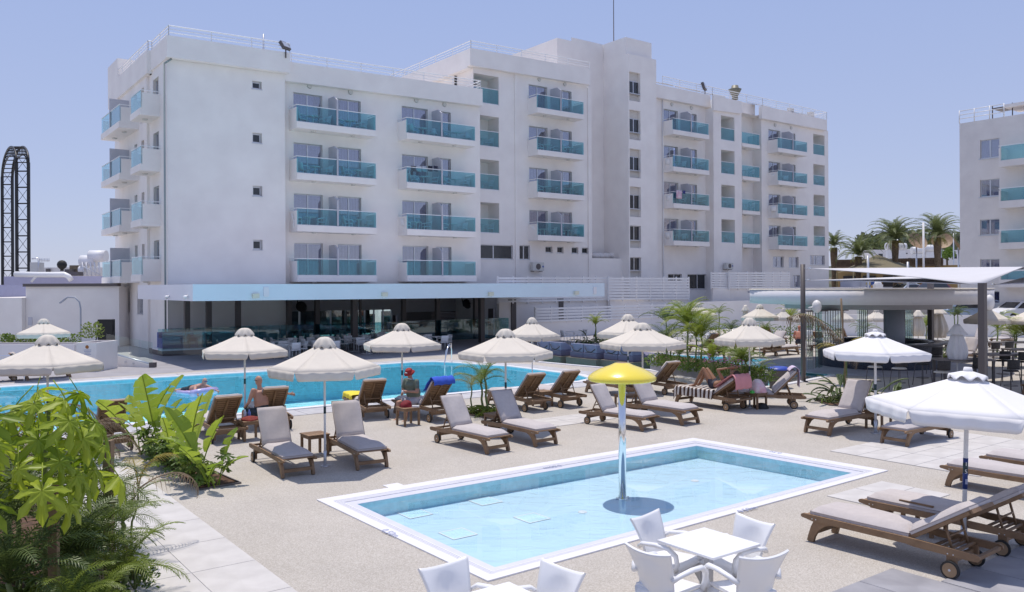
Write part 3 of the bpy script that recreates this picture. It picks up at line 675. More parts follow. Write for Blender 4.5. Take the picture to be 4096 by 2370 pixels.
# ================================================================== GROUND, POOLS, PAVING
def P2(u, v): p = O+U*u+V*v; return (p.x, p.y)
def inside(p, poly):
    c = False; n = len(poly)
    for i in range(n):
        a, b = poly[i], poly[(i+1) % n]
        if (a[1] > p[1]) != (b[1] > p[1]) and p[0] < (b[0]-a[0])*(p[1]-a[1])/(b[1]-a[1])+a[0]: c = not c
    return c
def sheet(name, outer, holes, z, m, parent=None):
    vs = []; es = []
    for poly in [outer]+holes:
        n = len(vs); vs += [Vector(p[:2]) for p in poly]; es += [(n+i, n+(i+1) % len(poly)) for i in range(len(poly))]
    r = geometry.delaunay_2d_cdt(vs, es, [], 0, 1e-5)
    mb = MB()
    for f in r[2]:
        c = sum((r[0][i] for i in f), Vector((0, 0)))/len(f)
        if inside(c, outer) and not any(inside(c, h) for h in holes):
            q = [Vector((r[0][i].x, r[0][i].y, z)) for i in f]
            if (q[1]-q[0]).cross(q[2]-q[0]).z < 0: q.reverse()
            mb.face(q)
    return mb.build(name, m, parent)
def offs(poly, d):
    """offset outwards by d (polygon in any orientation)"""
    n = len(poly); A = sum(poly[i][0]*poly[(i+1) % n][1]-poly[(i+1) % n][0]*poly[i][1] for i in range(n)); s = 1 if A > 0 else -1; out = []
    for i in range(n):
        p0, p1, p2 = Vector(poly[i-1][:2]), Vector(poly[i][:2]), Vector(poly[(i+1) % n][:2])
        a, b = (p1-p0).normalized(), (p2-p1).normalized()
        na, nb = Vector((a.y, -a.x))*s, Vector((b.y, -b.x))*s; m = (na+nb).normalized()
        out.append(tuple(p1+m*(d/max(.35, m.dot(na)))))
    return out
def ring(mb, inner, outer, z0, z1):
    n = len(inner)
    for i in range(n):
        j = (i+1) % n; a, b, c, d = inner[i], inner[j], outer[j], outer[i]
        mb.face([(*a, z1), (*b, z1), (*c, z1), (*d, z1)]); mb.face([(*d, z1), (*c, z1), (*c, z0), (*d, z0)]); mb.face([(*b, z1), (*a, z1), (*a, z0), (*b, z0)])
def dense(poly, step):
    out = []
    for i in range(len(poly)):
        a, b = Vector(poly[i]), Vector(poly[(i+1) % len(poly)]); n = max(1, round((b-a).length/step))
        out += [tuple(a.lerp(b, k/n)) for k in range(n)]
    return out
M_AGG = ramp_mat('pebble_screed', [(.15, (.43, .39, .34)), (.5, (.515, .475, .425)), (.85, (.60, .56, .51))], 75, .9, .5, tex='voronoi', dirt=(.45, .16))
M_TILE = ramp_mat('pale_stone_tile', [(.35, (.55, .525, .505)), (.65, (.62, .595, .575))], 3, .7, .0, dirt=(1.2, .08))
M_BAND = ramp_mat('grey_stone_tile', [(.35, (.46, .455, .48)), (.65, (.54, .535, .555))], 3, .7, .0, dirt=(1.0, .10))
M_SLATE = ramp_mat('grey_slate_tile', [(.3, (.30, .295, .32)), (.7, (.40, .395, .42))], 2.5, .6, .0, dirt=(1.6, .2))
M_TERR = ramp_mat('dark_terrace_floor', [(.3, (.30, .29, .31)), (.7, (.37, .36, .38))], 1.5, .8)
M_COPE = mat('white_coping', (.80, .79, .82), .4, var=.03, scale=2)
M_COPE2 = mat('lilac_coping', (.66, .66, .74), .4, var=.05, scale=3)
M_ASPH = ramp_mat('pale_asphalt', [(.3, (.38, .37, .355)), (.7, (.46, .445, .43))], 2, .9)
M_EARTH = ramp_mat('brown_soil', [(.3, (.05, .03, .02)), (.7, (.16, .09, .055))], 9, .95, .6)
pool1 = [P2(*q) for q in ((-48, 24.2), (-15.2, 24.4), (-14.3, 24.0), (-13.85, 22.9), (-13.85, 18.2), (-14.37, 17.05), (-14.7, 15.5), (-15.2, 14.4), (-16.1, 13.95), (-18.1, 13.95), (-22.8, 13.65), (-27.3, 13.2), (-32.2, 13.0), (-48, 12.9))]
pool2 = [tuple(G(*q)[:2]) for q in ((1285, 886), (1330, 867), (1480, 866), (1610, 872), (1700, 877), (1784, 880), (1842, 884), (1932, 888), (2000, 900), (2040, 925), (1968, 939), (1941, 944), (1900, 951), (1862, 956), (1780, 944), (1700, 930), (1640, 918), (1600, 911), (1480, 905), (1400, 898), (1330, 891.5))]
kin = [tuple(G(x/KS, y/KS)[:2]) for x, y in ((1428.4, 2018.4), (1979.4, 2271.5), (3407.7, 1893.9), (2786.6, 1785))]
kout = [tuple(G(x/KS, y/KS)[:2]) for x, y in ((1266.6, 2003.3), (1950.8, 2330.2), (3552.5, 1886.1), (2773.3, 1755.6))]
lerp2 = lambda t: [tuple(Vector(a).lerp(Vector(b), t)) for a, b in zip(kout, kin)]
deckp = [P2(-70, 60), P2(-6, 60), P2(14, 48), P2(16, 6), P2(8, 2.2), P2(-70, 2.2)]
g = sheet('ground', [(-2500, -60), (2500, -60), (2500, 4500), (-2500, 4500)], [offs(deckp, -.02)], -.01, M_ASPH); struct(g)
bed1 = [P2(*q) for q in ((-34.9, 27.2), (-32.62, 27.2), (-32.62, 40), (-42, 40), (-42, 33), (-34.9, 33))]
cbed = [tuple(G(*q)[:2]) for q in ((350, 1113), (412, 1112), (592, 1191), (492, 1207))]
deck = struct(sheet('deck', deckp, [pool1, pool2, kin], 0, M_AGG))
# pool basins and water
M_P1 = ramp_mat('turquoise_mosaic_ripple_light', [(.25, (.22, .72, .82)), (.5, (.42, .88, .95)), (.75, (.70, .96, .99))], 1.4, .5, dirt=(.6, .1))  # mosaic floor; the water's light and dark ripples are put into its colour
M_P1W = mat('pool_wall_mosaic', (.22, .62, .74), .5, var=.15, scale=6)
M_P2 = mat('aqua_mosaic', (.36, .72, .74), .5, var=.1, scale=2)
M_PK = mat('pale_aqua_floor', (.52, .70, .80), .6, var=.05, scale=.8)
M_PKW = mat('teal_wall_mosaic', (.48, .74, .78), .5, var=.12, scale=8)
def water_mat(name, tint, bump, scale, gloss=.0, ior=1.2):
    m = glassy(name, tint, gloss, .9, .02, ior); nt = m.node_tree; L = nt.links
    tc = nt.nodes.new('ShaderNodeTexCoord'); mp = nt.nodes.new('ShaderNodeMapping'); mp.inputs['Rotation'].default_value = (0, 0, R(30)); mp.inputs['Scale'].default_value = (1, 2.2, 1)
    n = nt.nodes.new('ShaderNodeTexNoise'); n.inputs['Scale'].default_value = scale; n.inputs['Detail'].default_value = 4; n.inputs['Distortion'].default_value = 1.2
    bp = nt.nodes.new('ShaderNodeBump'); bp.inputs['Strength'].default_value = bump; bp.inputs['Distance'].default_value = .1
    L.new(tc.outputs['Object'], mp.inputs[0]); L.new(mp.outputs[0], n.inputs['Vector']); L.new(n.outputs['Fac'], bp.inputs['Height'])
    for nd in nt.nodes:
        if nd.bl_idname in ('ShaderNodeBsdfGlossy', 'ShaderNodeFresnel'): L.new(bp.outputs[0], nd.inputs['Normal'])
    return m
M_W1 = water_mat('rippled_pool_water', (.95, 1.0, 1.0), .5, 1.3, ior=1.06)
M_W2 = water_mat('calm_pool_water', (.93, .98, 1.0), .22, 1.6)
def basin(name, poly, zb, zw, mf, mwl, mw, nm):
    b = MB(); n = len(poly)
    for i in range(n):
        a, c = poly[i], poly[(i+1) % n]; b.face([(*a, 0), (*a, zb), (*c, zb), (*c, 0)])
    w = struct(b.build(name+'_basin', mwl)); f = sheet('pool_floor', poly, [], zb, mf, w)
    s = struct(sheet(name+'_water', offs(poly, -.003), [], zw, mw)); return w
b1 = basin('main_pool', pool1, -1.35, -.05, M_P1, M_P1W, M_W1, ''); b2 = basin('bar_pool', pool2, -.6, -.04, M_P2, M_P1W, M_W2, ''); bk = basin('kids_pool', kin, -.26, -.035, M_PK, M_PKW, M_W2, '')
cp = MB(); ring(cp, pool1, offs(pool1, .30), 0, .035); struct(cp.build('pool_coping', M_COPE))
cp = MB(); ring(cp, pool2, offs(pool2, .22), 0, .035); struct(cp.build('pool_coping', M_COPE))
# tiled band round the pools: single slabs
def band_tiles(name, poly, d0, d1, m, step, z=.012, gap=.008):
    base = MB(); pp = dense(poly, step); A, B = offs(pp, d0), offs(pp, d1)
    ring(base, A, B, 0, z-.008); par = struct(base.build(name, M_BAND))
    for i in range(len(pp)):
        j = (i+1) % len(pp); q = [Vector(A[i]), Vector(A[j]), Vector(B[j]), Vector(B[i])]; c = sum(q, Vector((0, 0)))/4
        if c.y < 0 or abs(c.x/max(c.y, 1)) > .75: continue
        q = [c+(p-c)*(1-gap*2/max(.3, (p-c).length)) for p in q]; t = MB(); t.prism([tuple(p) for p in q], z-.006, z); t.build('tile', m, par)
    return par
band_tiles('pool_surround', pool1, .31, 1.35, M_BAND, 1.2)
# shallow kids pool border: white tiles, three grate bars, lilac inner step
rim = MB(); ring(rim, lerp2(.42), kout, 0, .02); rim = struct(rim.build('kids_pool_border', M_COPE))
for a, b in ((.45, .50), (.53, .58), (.61, .66)):
    m = MB(); ring(m, lerp2(b), lerp2(a), 0, .018); m.build('grate_bar', M_COPE, rim)
m = MB(); ring(m, lerp2(.66), lerp2(.42), 0, .004); m.build('drain_channel', M_COPE2, rim)
m = MB(); ring(m, kin, lerp2(.67), 0, .006); m.build('inner_step', M_COPE2, rim)
def text(body, size, m, M, name='lettering', parent=None, ext=.002, sx=1.0):
    cu = bpy.data.curves.new('t', 'FONT'); cu.body = body; cu.size = size; cu.extrude = ext; cu.align_x = 'CENTER'; cu.align_y = 'CENTER'; cu.resolution_u = 2
    o = bpy.data.objects.new('t', cu); COL.objects.link(o); dg = bpy.context.evaluated_depsgraph_get(); me = bpy.data.meshes.new_from_object(o.evaluated_get(dg))
    bpy.data.objects.remove(o); me.materials.clear(); me.materials.append(m); return link(name, me, parent, M=M @ Matrix.Diagonal((sx, 1, 1, 1)))
M_INK = mat('blue_grey_print', (.35, .38, .52), .6); M_NAVY = mat('navy_print', (.02, .05, .22), .5); M_PRW = mat('white_print', (.8, .8, .82), .5)
def flat(p, dirx, z=.0): # matrix lying on the ground, x along dirx
    d = Vector(dirx).normalized(); n = Vector((-d.y, d.x, 0)); return Matrix(((d.x, n.x, 0, p[0]), (d.y, n.y, 0, p[1]), (0, 0, 1, z), (0, 0, 0, 1)))
pp = G(1562/KS, 2139/KS); text('0,50m', .17, M_INK, flat(pp, V, .0215), parent=rim)
pp = G(2990/KS, 2044/KS); text('0.50m', .17, M_INK, flat(pp, U, .0215), parent=rim)
pp = G(3103/KS, 1814/KS); text('0.50', .17, M_INK, flat(pp, -V, .0215), parent=rim)
pp = G(2210/KS, 1872/KS); text('0.50m', .17, M_INK, flat(pp, -U, .0215), parent=rim)
# mosaic squares on the kids pool floor and wall lights
M_MOS = mat('aqua_mosaic_square', (.58, .80, .86), .5, var=.15, scale=30)
for x, y in ((1660, 2057), (1942, 2007), (1832, 2137), (2128, 2074)):
    c = G(x/KS, y/KS, -.26); m = MB(); M4 = flat((c.x, c.y), U, -.255); m.box(-.2, .2, -.2, .2, 0, .003, M4); o = m.build('mosaic_square', M_MOS, bk)
    m = MB()
    for s in (-1, 1): m.box(-.22, .22, s*.21-.012, s*.21+.012, 0, .005, M4); m.box(s*.21-.012, s*.21+.012, -.197, .197, 0, .005, M4)
    m.build('mosaic_frame', M_WHITE, bk)
for x, y in ((1781, 1984), (2330, 2050), (2780, 1925), (3000, 1850)):
    c = G(x/KS, y/KS, -.26); m = MB(); m.lathe([(.001, .012), (.07, .01), (.08, 0)], n=12, c=(c.x, c.y, -.256)); m.build('water_inlet', M_WHITE, bk)
# ---- paths of single tiles on the building grid
def tile_path(name, u0, u1, v0, v1, tu, tv, m, z=.006, clip=None, stag=False, base_m=None):
    b = MB(); c = [P2(u0, v0), P2(u1, v0), P2(u1, v1), P2(u0, v1)][::-1]
    par = struct(sheet(name, c if clip is None else clip, [], .004, base_m or M_BAND)); cache = {}
    nu, nv = round((u1-u0)/tu), round((v1-v0)/tv); g_ = .006
    for i in range(nu):
        for j in range(nv):
            uu, vv = u0+(i+.5)*tu, v0+(j+.5)*tv
            p = P2(uu, vv)
            if p[1] < 5 or abs(p[0])/p[1] > .72: continue
            if clip is not None and not inside(p, clip): continue
            me = cache.setdefault('t', MB().box(-tu/2+g_, tu/2-g_, -tv/2+g_, tv/2-g_, 0, z).mesh('tile', m))
            link('tile', me, par, (p[0], p[1], .0045), ROTU)
    return par
tile_path('tiled_path', -33.15, -31.55, 26, 39.6, .8, 1.2, M_TILE)
tile_path('tiled_path', -19.5, -15.1, 37.3, 40.3, 1.1, .6, M_TILE)
tile_path('tiled_path', -22.6, -20.0, 30.2, 31.4, .65, .6, M_TILE)
tile_path('tiled_path', -22.9, -21.2, 39.4, 40.6, .85, .6, M_TILE)
tile_path('slate_terrace', -26.9, -25.42, 41.9, 44.9, .74, 1.0, M_SLATE); tile_path('slate_terrace', -25.4, -17, 42.48, 45, .8, .84, M_SLATE)
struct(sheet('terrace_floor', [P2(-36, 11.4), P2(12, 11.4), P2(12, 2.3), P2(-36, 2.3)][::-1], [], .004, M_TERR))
for x, y, s in ((845, 878, .2), (1020, 998, .25), (970, 1197, .3), (1420, 1131, .3)):   # small square drain covers
    p = G(x, y); m = MB(); m.box(-s/2, s/2, -s/2, s/2, 0, .01, flat(p, U, .001)); tag(m.build('drain_cover', M_COPE), {845: 'small grey drain cover on the screed between the loungers and the kids pool', 1020: 'small pale drain cover on the screed right of the lone loungers', 970: 'white square drain cover beside the left edge of the kids pool', 1420: 'white square cover plate above the far edge of the kids pool'}[x], 'drain cover')
# ================================================================== RESTAURANT CANOPY
canopy = thing('restaurant_terrace', 'open restaurant terrace with a long pale blue roof fascia on dark columns', 'terrace building', O, ROTU)
def cbox(mb, u0, u1, v0, v1, z0, z1): mb.box(u0, u1, -v1, -v0, z0, z1)
vCf = 10.2; uC0 = PV(771, 1170, vCf)[0]; uC1 = PV(2418, 1160, vCf)[0]; zc0, zc1 = PV(771, 1205.5, vCf)[1], PV(771, 1138, vCf)[1]; zd0, zd1 = PV(2418, 1186.2, vCf)[1], PV(2418, 1133.5, vCf)[1]
m = MB(); a, b = (zc0+zd0)/2, (zc1+zd1)/2
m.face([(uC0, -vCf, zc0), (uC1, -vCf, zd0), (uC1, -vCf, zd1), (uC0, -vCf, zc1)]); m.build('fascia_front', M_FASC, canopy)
m = MB(); m.face([(uC0, -vCf+.002, zc0), (uC0, -vCf+.002, zc1), (uC0, -.1, zc1), (uC0, -.1, zc0)]); m.build('fascia_side', M_FASC2, canopy)
m = MB(); m.face([(uC0+.01, -vCf+.01, zc1-.04), (uC1-.01, -vCf+.01, zd1-.04), (uC1-.01, -.6, zd1-.04), (uC0+.01, -.6, zc1-.04)]); m.build('roof', M_WHITE, canopy)
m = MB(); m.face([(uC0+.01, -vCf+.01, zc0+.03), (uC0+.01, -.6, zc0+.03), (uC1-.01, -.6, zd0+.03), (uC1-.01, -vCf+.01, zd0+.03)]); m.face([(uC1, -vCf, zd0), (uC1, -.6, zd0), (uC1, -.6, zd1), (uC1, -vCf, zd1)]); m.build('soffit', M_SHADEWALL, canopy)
zc = a
def col(xs, v, w=.13, m_=M_BRONZE, top=None):
    u = PV(xs, 1300, v)[0]; m = MB(); cbox(m, u-w, u+w, v-w, v+w, 0, top or zc0+.02); m.build('column', m_, canopy)
for x in (748, 835, 952): col(x, 2.0)
for x in (1155.6, 1268, 1614, 1750, 1902): col(x, 1.0)
for x in (1416.7, 1926): col(x, 4.5, .15)
col(1441.7, 1.0, .06)
for x in (2049, 2239): col(x, 1.6, .2)
# back wall of the terrace with dark openings
m = MB(); uq0 = PV(1075, 1300, -3.2)[0]; uq1 = PV(1990, 1300, -3.2)[0]; vw = -3.2; HH = []
for x0, x1, y0 in ((1135, 1385, 1247), (1385, 1570, 1243), (1572, 1592, 1262), (1620, 1870, 1250)):
    HH.append((PV(x0, 1300, vw)[0], PV(x1, 1300, vw)[0], .3, PV(x0, y0, vw)[1]))
wall_holes(m, uq0, uq1, 0, 3.4, vw, HH, .3)
m.face([(uq0, -vw, 0), (uq0, -vw, 3.4), (uq0, -.48, 3.4), (uq0, -.48, 0)]); m.face([(uq1, -vw, 0), (uq1, 1.4, 0), (uq1, 1.4, 3.4), (uq1, -vw, 3.4)])
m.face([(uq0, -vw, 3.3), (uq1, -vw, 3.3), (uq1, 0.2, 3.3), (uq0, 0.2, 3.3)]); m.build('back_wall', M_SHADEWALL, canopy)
for k, h in enumerate(HH):
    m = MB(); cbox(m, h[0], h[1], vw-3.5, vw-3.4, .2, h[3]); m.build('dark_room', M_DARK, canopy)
    if k < 2:
        n = 4 if k == 0 else 5; fr = MB()
        for i in range(n+1): uu = h[0]+(h[1]-h[0])*i/n; cbox(fr, uu-.05, uu+.05, vw-.12, vw-.05, .3, h[3])
        f = fr.build('glazing_frame', M_ALU, canopy); pn = MB(); cbox(pn, h[0], h[1], vw-.10, vw-.09, .3, h[3]); pn.build('pane', M_GLASSC, f)
    elif k == 3:
        m = MB()
        for i in range(8): cbox(m, h[0], h[1], vw-.1, vw-.04, h[3]-.1*(i+1)+.01, h[3]-.1*i); 
        m.build('rolled_shutter', M_BRONZE, canopy)
        m = MB(); cbox(m, h[0], h[1], vw-.5, vw+.3, .3, 1.15); m.build('bar_counter', M_DIV, canopy)
# raised floor, glass balustrade
m = MB(); uf0 = PV(650, 1400, 2.5)[0]; cbox(m, uf0, uf0+7.5, -.3, 2.5, 0, .26); m.build('plinth', M_BRONZE, canopy)
m = MB(); cbox(m, uf0-.03, uf0+7.5, .5, 2.53, .262, .34); m.build('floor_slab', M_WHITE, canopy)
M_GLB = glassy('blue_tinted_glass', (.42, .68, .74), .05)
for i in range(6):
    m = MB(); cbox(m, uf0+1.25*i+.01, uf0+1.25*(i+1)-.01, 2.44, 2.46, .342, 1.4); m.build('glass_panel', M_GLB, canopy)
for i in range(10):
    m = MB(); q = uf0+7.5+1.5*i; cbox(m, q+.01, q+1.49, 1.9, 1.92, .05, 1.35); m.build('glass_panel', M_GLB, canopy)
m = MB(); cbox(m, uf0+.2, uf0+2.0, .9, 1.7, .342, .85); cbox(m, uf0+.2, uf0+2.0, .6, .9, .342, 1.15); tag(m.build('blue_sofa', mat('royal_blue_fabric', (.02, .06, .30), .8)), 'royal blue sofa behind the glass at the left end of the terrace', 'sofa'); bpy.data.objects['blue_sofa'].location = O; bpy.data.objects['blue_sofa'].rotation_euler = (0, 0, ROTU)
# wall fans
for x, y in ((1206, 1228), (1868, 1216)):
    u_, z_ = PV(x, y, -1.4); f = MB(); f.lathe([(.0, .10), (.12, .09), (.34, .04), (.36, 0), (.34, -.04), (.1, -.07), (0, -.07)], n=14); f.cyl((0, 0, -.07), (0, 0, -.5), .03, n=6)
    for k in range(4): f.box(.04, .3, -.05, .05, .1, .11, Matrix.Rotation(k*math.pi/2, 4, 'Z'))
    f.box(-.03, .03, -.03, .6, -.5, -.44)
    tag(f.build('wall_fan', M_RUB), 'black wall fan under the canopy, %s of the two' % ('left' if x < 1500 else 'right'), 'fan'); q = COL.objects[-1]; q.matrix_world = Matrix.Translation(W(u_, -1.4, z_)) @ rotz(ROTU) @ Matrix.Rotation(R(70), 4, 'X')
# fascia lights and boxes
def fasc(x, y, w, h, d, name, m_, lbl):
    u_, z_ = PV(x, y, vCf); m = MB(); cbox(m, u_-w/2, u_+w/2, vCf+.004, vCf+d, z_-h/2, z_+h/2); m.mi = 1; cbox(m, u_-w/2+.02, u_+w/2-.02, vCf+.01, vCf+d-.02, z_-h/2-.02, z_-h/2); o = m.build(name, [m_, M_PRW], canopy)
M_LAMP = mat('cream_lamp_casing', (.70, .68, .56), .4)
for x, y in ((1020, 1184), (1535, 1178), (1960, 1176), (2302, 1172)): fasc(x, y, .30, .20, .16, 'wall_lamp', M_LAMP, '')
for x, y in ((1064, 1168), (2378, 1162)): fasc(x, y, .24, .42, .06, 'junction_box', M_FASC2, '')
for y_ in (677, 752):
    v_, z_ = PU(y_, 1190, uC0); m = MB(); m.ball((uC0-.12, -v_, z_), .10, .12, .09, n=8); m.cyl((uC0-.12, -v_, z_), (uC0, -v_, z_+.08), .04, n=6); m.build('spot_lamp', M_WHITE, canopy)
# wall and door right of the terrace
m = MB(); vw2 = .3; ua, ub = PV(1950, 1300, vw2)[0], PV(1993, 1300, vw2)[0]
HH = [(ua+.05, ub-.15, .02, PV(1970, 1235, vw2)[1])]; u0_ = PV(1925, 1300, vw2)[0]; wall_holes(m, u0_, ub+.1, 0, 3.5, vw2, HH, .25); m.build('side_wall', M_WHITE, canopy)
m = MB(); cbox(m, HH[0][0], HH[0][1], vw2-.4, vw2-.35, 0, HH[0][3]); m.build('side_door', M_BRONZE, canopy)
# ================================================================== SCREENS, BOUNDARY WALLS
def screen(label, pa, pb, v, n, posts, m_=M_WHITE, name='slatted_screen', za=None, fill=.62, axis='v'):
    """pa=(x, ytop, ybot) left, pb right (source px)"""
    r = thing(name, label, 'screen fence', O, ROTU)
    ua, ub = PV(pa[0], 1100, v)[0], PV(pb[0], 1100, v)[0]
    ta, ba = PV(pa[0], pa[1], v)[1], PV(pa[0], pa[2], v)[1]; tb, bb = PV(pb[0], pb[1], v)[1], PV(pb[0], pb[2], v)[1]
    for i in range(n):
        f0, f1 = (i+.0)/n, (i+fill)/n
        m = MB(); z = lambda t, b, f: b+(t-b)*f
        A = [(ua, z(ta, ba, f0)), (ub, z(tb, bb, f0)), (ub, z(tb, bb, f1)), (ua, z(ta, ba, f1))]
        F = m.verts([(u, -v, zz) for u, zz in A]); B = m.verts([(u, -v+.04, zz) for u, zz in A])
        m._f([m.bm.faces.new(F), m.bm.faces.new(B[::-1])]+[m.bm.faces.new((F[k], B[k], B[(k+1) % 4], F[(k+1) % 4])) for k in range(4)])
        m.build('slat', m_, r, recalc=True)
    for i in range(posts+1):
        f = i/posts; u = ua+(ub-ua)*f; m = MB(); m.box(u-.05, u+.05, -v+.042, -v+.12, ba+(bb-ba)*f-.1, ta+(tb-ta)*f); m.build('post', m_, r)
    return r
screen('tall white slatted screen on the roof edge behind the long blue canopy', (1993, 1106, 1211), (2438, 1106.5, 1202), 1.9, 9, 8)
screen('white slatted screen rising beside the right end of the blue canopy', (2436, 1107, 1200), (2758, 1108, 1198.6), 2.3, 8, 6)
r = screen('long white slatted fence on top of the poolside wall', (2142, 1229, 1290), (2760, 1211, 1266), 3.2, 5, 11)
screen('white slatted screen around the service yard right of the big window', (2919, 1087, 1155), (3160, 1087, 1154), 2.2, 7, 7)
screen('shaded return of the white slatted screen by the service yard', (2847, 1088, 1153), (2919, 1087, 1155), 1.9, 7, 2)
screen('grey slatted gate between the terrace and the white fence', (2000, 1252, 1302), (2140, 1258, 1302), 1.0, 5, 4, M_ALU)
def wall(label, pts, zs, th=.25, m_=M_WALL, cap=None, name='white_wall'):
    m = MB(); n = len(pts)
    for i in range(n-1):
        a, b = Vector(pts[i]), Vector(pts[i+1]); d = (b-a).normalized(); nn = Vector((-d.y, d.x))*th/2; e = d*(.0 if i == n-2 else th/2*0)
        c = [a+nn, a-nn, b-nn+e, b+nn+e]
        v = m.verts([(*p, 0) for p in c]+[(c[0].x, c[0].y, zs[i]), (c[1].x, c[1].y, zs[i]), (c[2].x, c[2].y, zs[i+1]), (c[3].x, c[3].y, zs[i+1])])
        m._f([m.bm.faces.new([v[k] for k in q]) for q in ((0, 3, 2, 1), (4, 5, 6, 7), (0, 1, 5, 4), (1, 2, 6, 5), (2, 3, 7, 6), (3, 0, 4, 7))])
    return tag(m.build(name, m_, recalc=True), label, 'wall')
zA = lambda x, y, v: PV(x, y, v)[1]; uX = lambda x, v: PV(x, 1200, v)[0]
wall('white poolside wall carrying the long slatted fence', [P2(uX(2142, 3.1), 3.0), P2(uX(2760, 3.1), 3.0)], [zA(2142, 1290, 3.2), zA(2760, 1266, 3.2)])
wall('high white wall behind the far umbrellas, left of the round bar', [P2(uX(2762, 3.0), 3.0), P2(uX(3170, 3.0), 3.0)], [zA(2760, 1209, 3), zA(3170, 1198, 3)])
wall('white plastered wall under the canopy screen', [P2(uX(1995, 1.7), 1.6), P2(uX(2438, 1.7), 1.6)], [zA(1995, 1211, 1.7), zA(2438, 1201, 1.7)])
wall('white base wall under the right slatted screen', [P2(uX(2440, 2.1), 2.0), P2(uX(2756, 2.1), 2.0)], [zA(2440, 1200, 2.1), zA(2756, 1198, 2.1)])
sgw = wall('white base wall under the service yard screen with a small blue sign', [P2(uX(2847, 1.7), 1.7), P2(uX(2919, 1.9), 1.9), P2(uX(3200, 1.9), 1.9), P2(uX(3640, 1.9), 1.9)], [zA(2847, 1153, 1.8), zA(2919, 1155, 1.9), zA(3160, 1152, 1.9), zA(3480, 1149, 1.9)])
def upright(p, dirx, nrm): # matrix of an upright plate: x along dirx, y up
    d = Vector(dirx).normalized(); n = Vector(nrm).normalized(); return Matrix(((d.x, 0, n.x, p[0]), (d.y, 0, n.y, p[1]), (0, 1, 0, p[2]), (0, 0, 0, 1)))
u_, z_ = PV(3004.5, 1169.5, 2.05); sgw_i = sgw
text('RECEPTION', .18, M_NAVY, upright(W(u_, 2.06, z_), U, V), parent=sgw); u_, z_ = PV(3005, 1176, 2.05); text('--', .16, M_NAVY, upright(W(u_, 2.06, z_), U, V), parent=sgw)
m = MB(); u_, z_ = PV(3004.5, 1193, 2.1); m.box(u_-.07, u_+.07, -2.12, -2.03, z_-.13, z_+.13); link('intercom', m.mesh('intercom', M_DIV), sgw, O, ROTU)
# far right wall behind the lounger terrace and the low road wall with the restaurant sign
uw, vw_ = None, None
rw = [G(1830, 825), G(2060, 826), G(2330, 827), G(2640, 833)]
wall('white boundary wall behind the far loungers and parked cars', [tuple(p[:2]) for p in rw], [1.5, 1.45, 1.42, 1.35])
# ================================================================== ROUND POOL BAR
barc = AT(2130, 712, 35.6); bar = thing('round_pool_bar', 'round pool bar with a wide white ring roof and folding glass walls', 'bar', (barc.x, barc.y, 0), 0)
m = MB(); ztop = 3.24; m.lathe([(0, ztop-.02), (4.55, ztop-.02), (4.6, ztop+.06), (4.78, ztop+.06), (4.78, ztop-.52), (3.3, ztop-.52)], n=72); m.build('ring_roof', mat('lilac_white_paint', (.74, .73, .76), .5, var=.03), bar)
for a, b in ((4.6, 4.8),):
    m = MB(); m.lathe([(4.56, ztop+.062), (4.56, ztop+.09), (4.80, ztop+.09), (4.80, ztop+.05)], n=72); m.build('roof_edge', M_BEIGE, bar)
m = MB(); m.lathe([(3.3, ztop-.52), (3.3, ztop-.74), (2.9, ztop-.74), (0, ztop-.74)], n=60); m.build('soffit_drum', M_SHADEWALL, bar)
m = MB(); m.cyl((1.22, 0, 0), (1.22, 0, ztop-.74), .42, n=28); m.build('central_column', mat('blue_grey_paint', (.36, .38, .43), .6, var=.05), bar)
M_MOSD = ramp_mat('navy_mosaic', [(.3, (.02, .025, .04)), (.7, (.07, .08, .11))], 22, .4)
CC = (.55, 0, 0)
m = MB(); m.lathe([(2.45, 0), (2.45, 1.02)], n=60, c=CC); m.lathe([(2.05, 1.0), (2.05, 0)], n=60, c=CC); m.build('counter_wall', M_MOSD, bar)
m = MB(); m.lathe([(2.0, 1.02), (2.0, 1.09), (2.7, 1.09), (2.7, 1.03), (2.0, 1.02)], n=60, c=CC); m.build('counter_top', mat('dark_bronze_stone', (.10, .095, .10), .25), bar)
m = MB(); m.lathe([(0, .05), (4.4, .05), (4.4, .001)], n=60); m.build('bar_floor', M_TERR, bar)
def gpanel(ang, r, tw, w=.62):
    m = MB(); T = Matrix.Translation((r*math.cos(ang), r*math.sin(ang), 0)) @ rotz(ang+math.pi/2+tw)
    m.face([T @ Vector(q) for q in ((-w/2, 0, 1.14), (w/2, 0, 1.14), (w/2, 0, ztop-.78), (-w/2, 0, ztop-.78))]); m.build('folding_glass', M_GLASSB2, bar)
    m = MB()
    for s in (1,): m.box(s*w/2-.008, s*w/2+.008, -.010, .010, 1.12, ztop-.76, T)
    m.build('glass_frame', M_BRONZE, bar)
M_GLASSB2 = glassy('green_tinted_glass', (.62, .80, .78), .06)
def bundle(x0, x1, dep, n, z0, yaw=1.35, w=.62):
    for i in range(n):
        q = AT((x0+(x1-x0)*(i+.5)/n)/KS, 700, dep)-barc; T = Matrix.Translation((q.x, q.y, 0)) @ rotz(yaw); z1 = ztop-.76
        m = MB(); m.face([T @ Vector(p) for p in ((-w/2, 0, z0), (w/2, 0, z0), (w/2, 0, z1), (-w/2, 0, z1))]); m.build('folding_glass', M_GLASSB2, bar)
        m = MB(); m.box(-w/2-.012, -w/2+.012, -.012, .012, z0, z1+.02, T); m.build('glass_frame', M_BRONZE, bar)
    m = MB(); a, b = AT(x0/KS, 700, dep)-barc, AT(x1/KS, 700, dep)-barc; m.box(a.x-.1, b.x+.1, a.y-.3, a.y+.3, ztop-.78, ztop-.735); m.build('glass_track', M_BRONZE, bar)
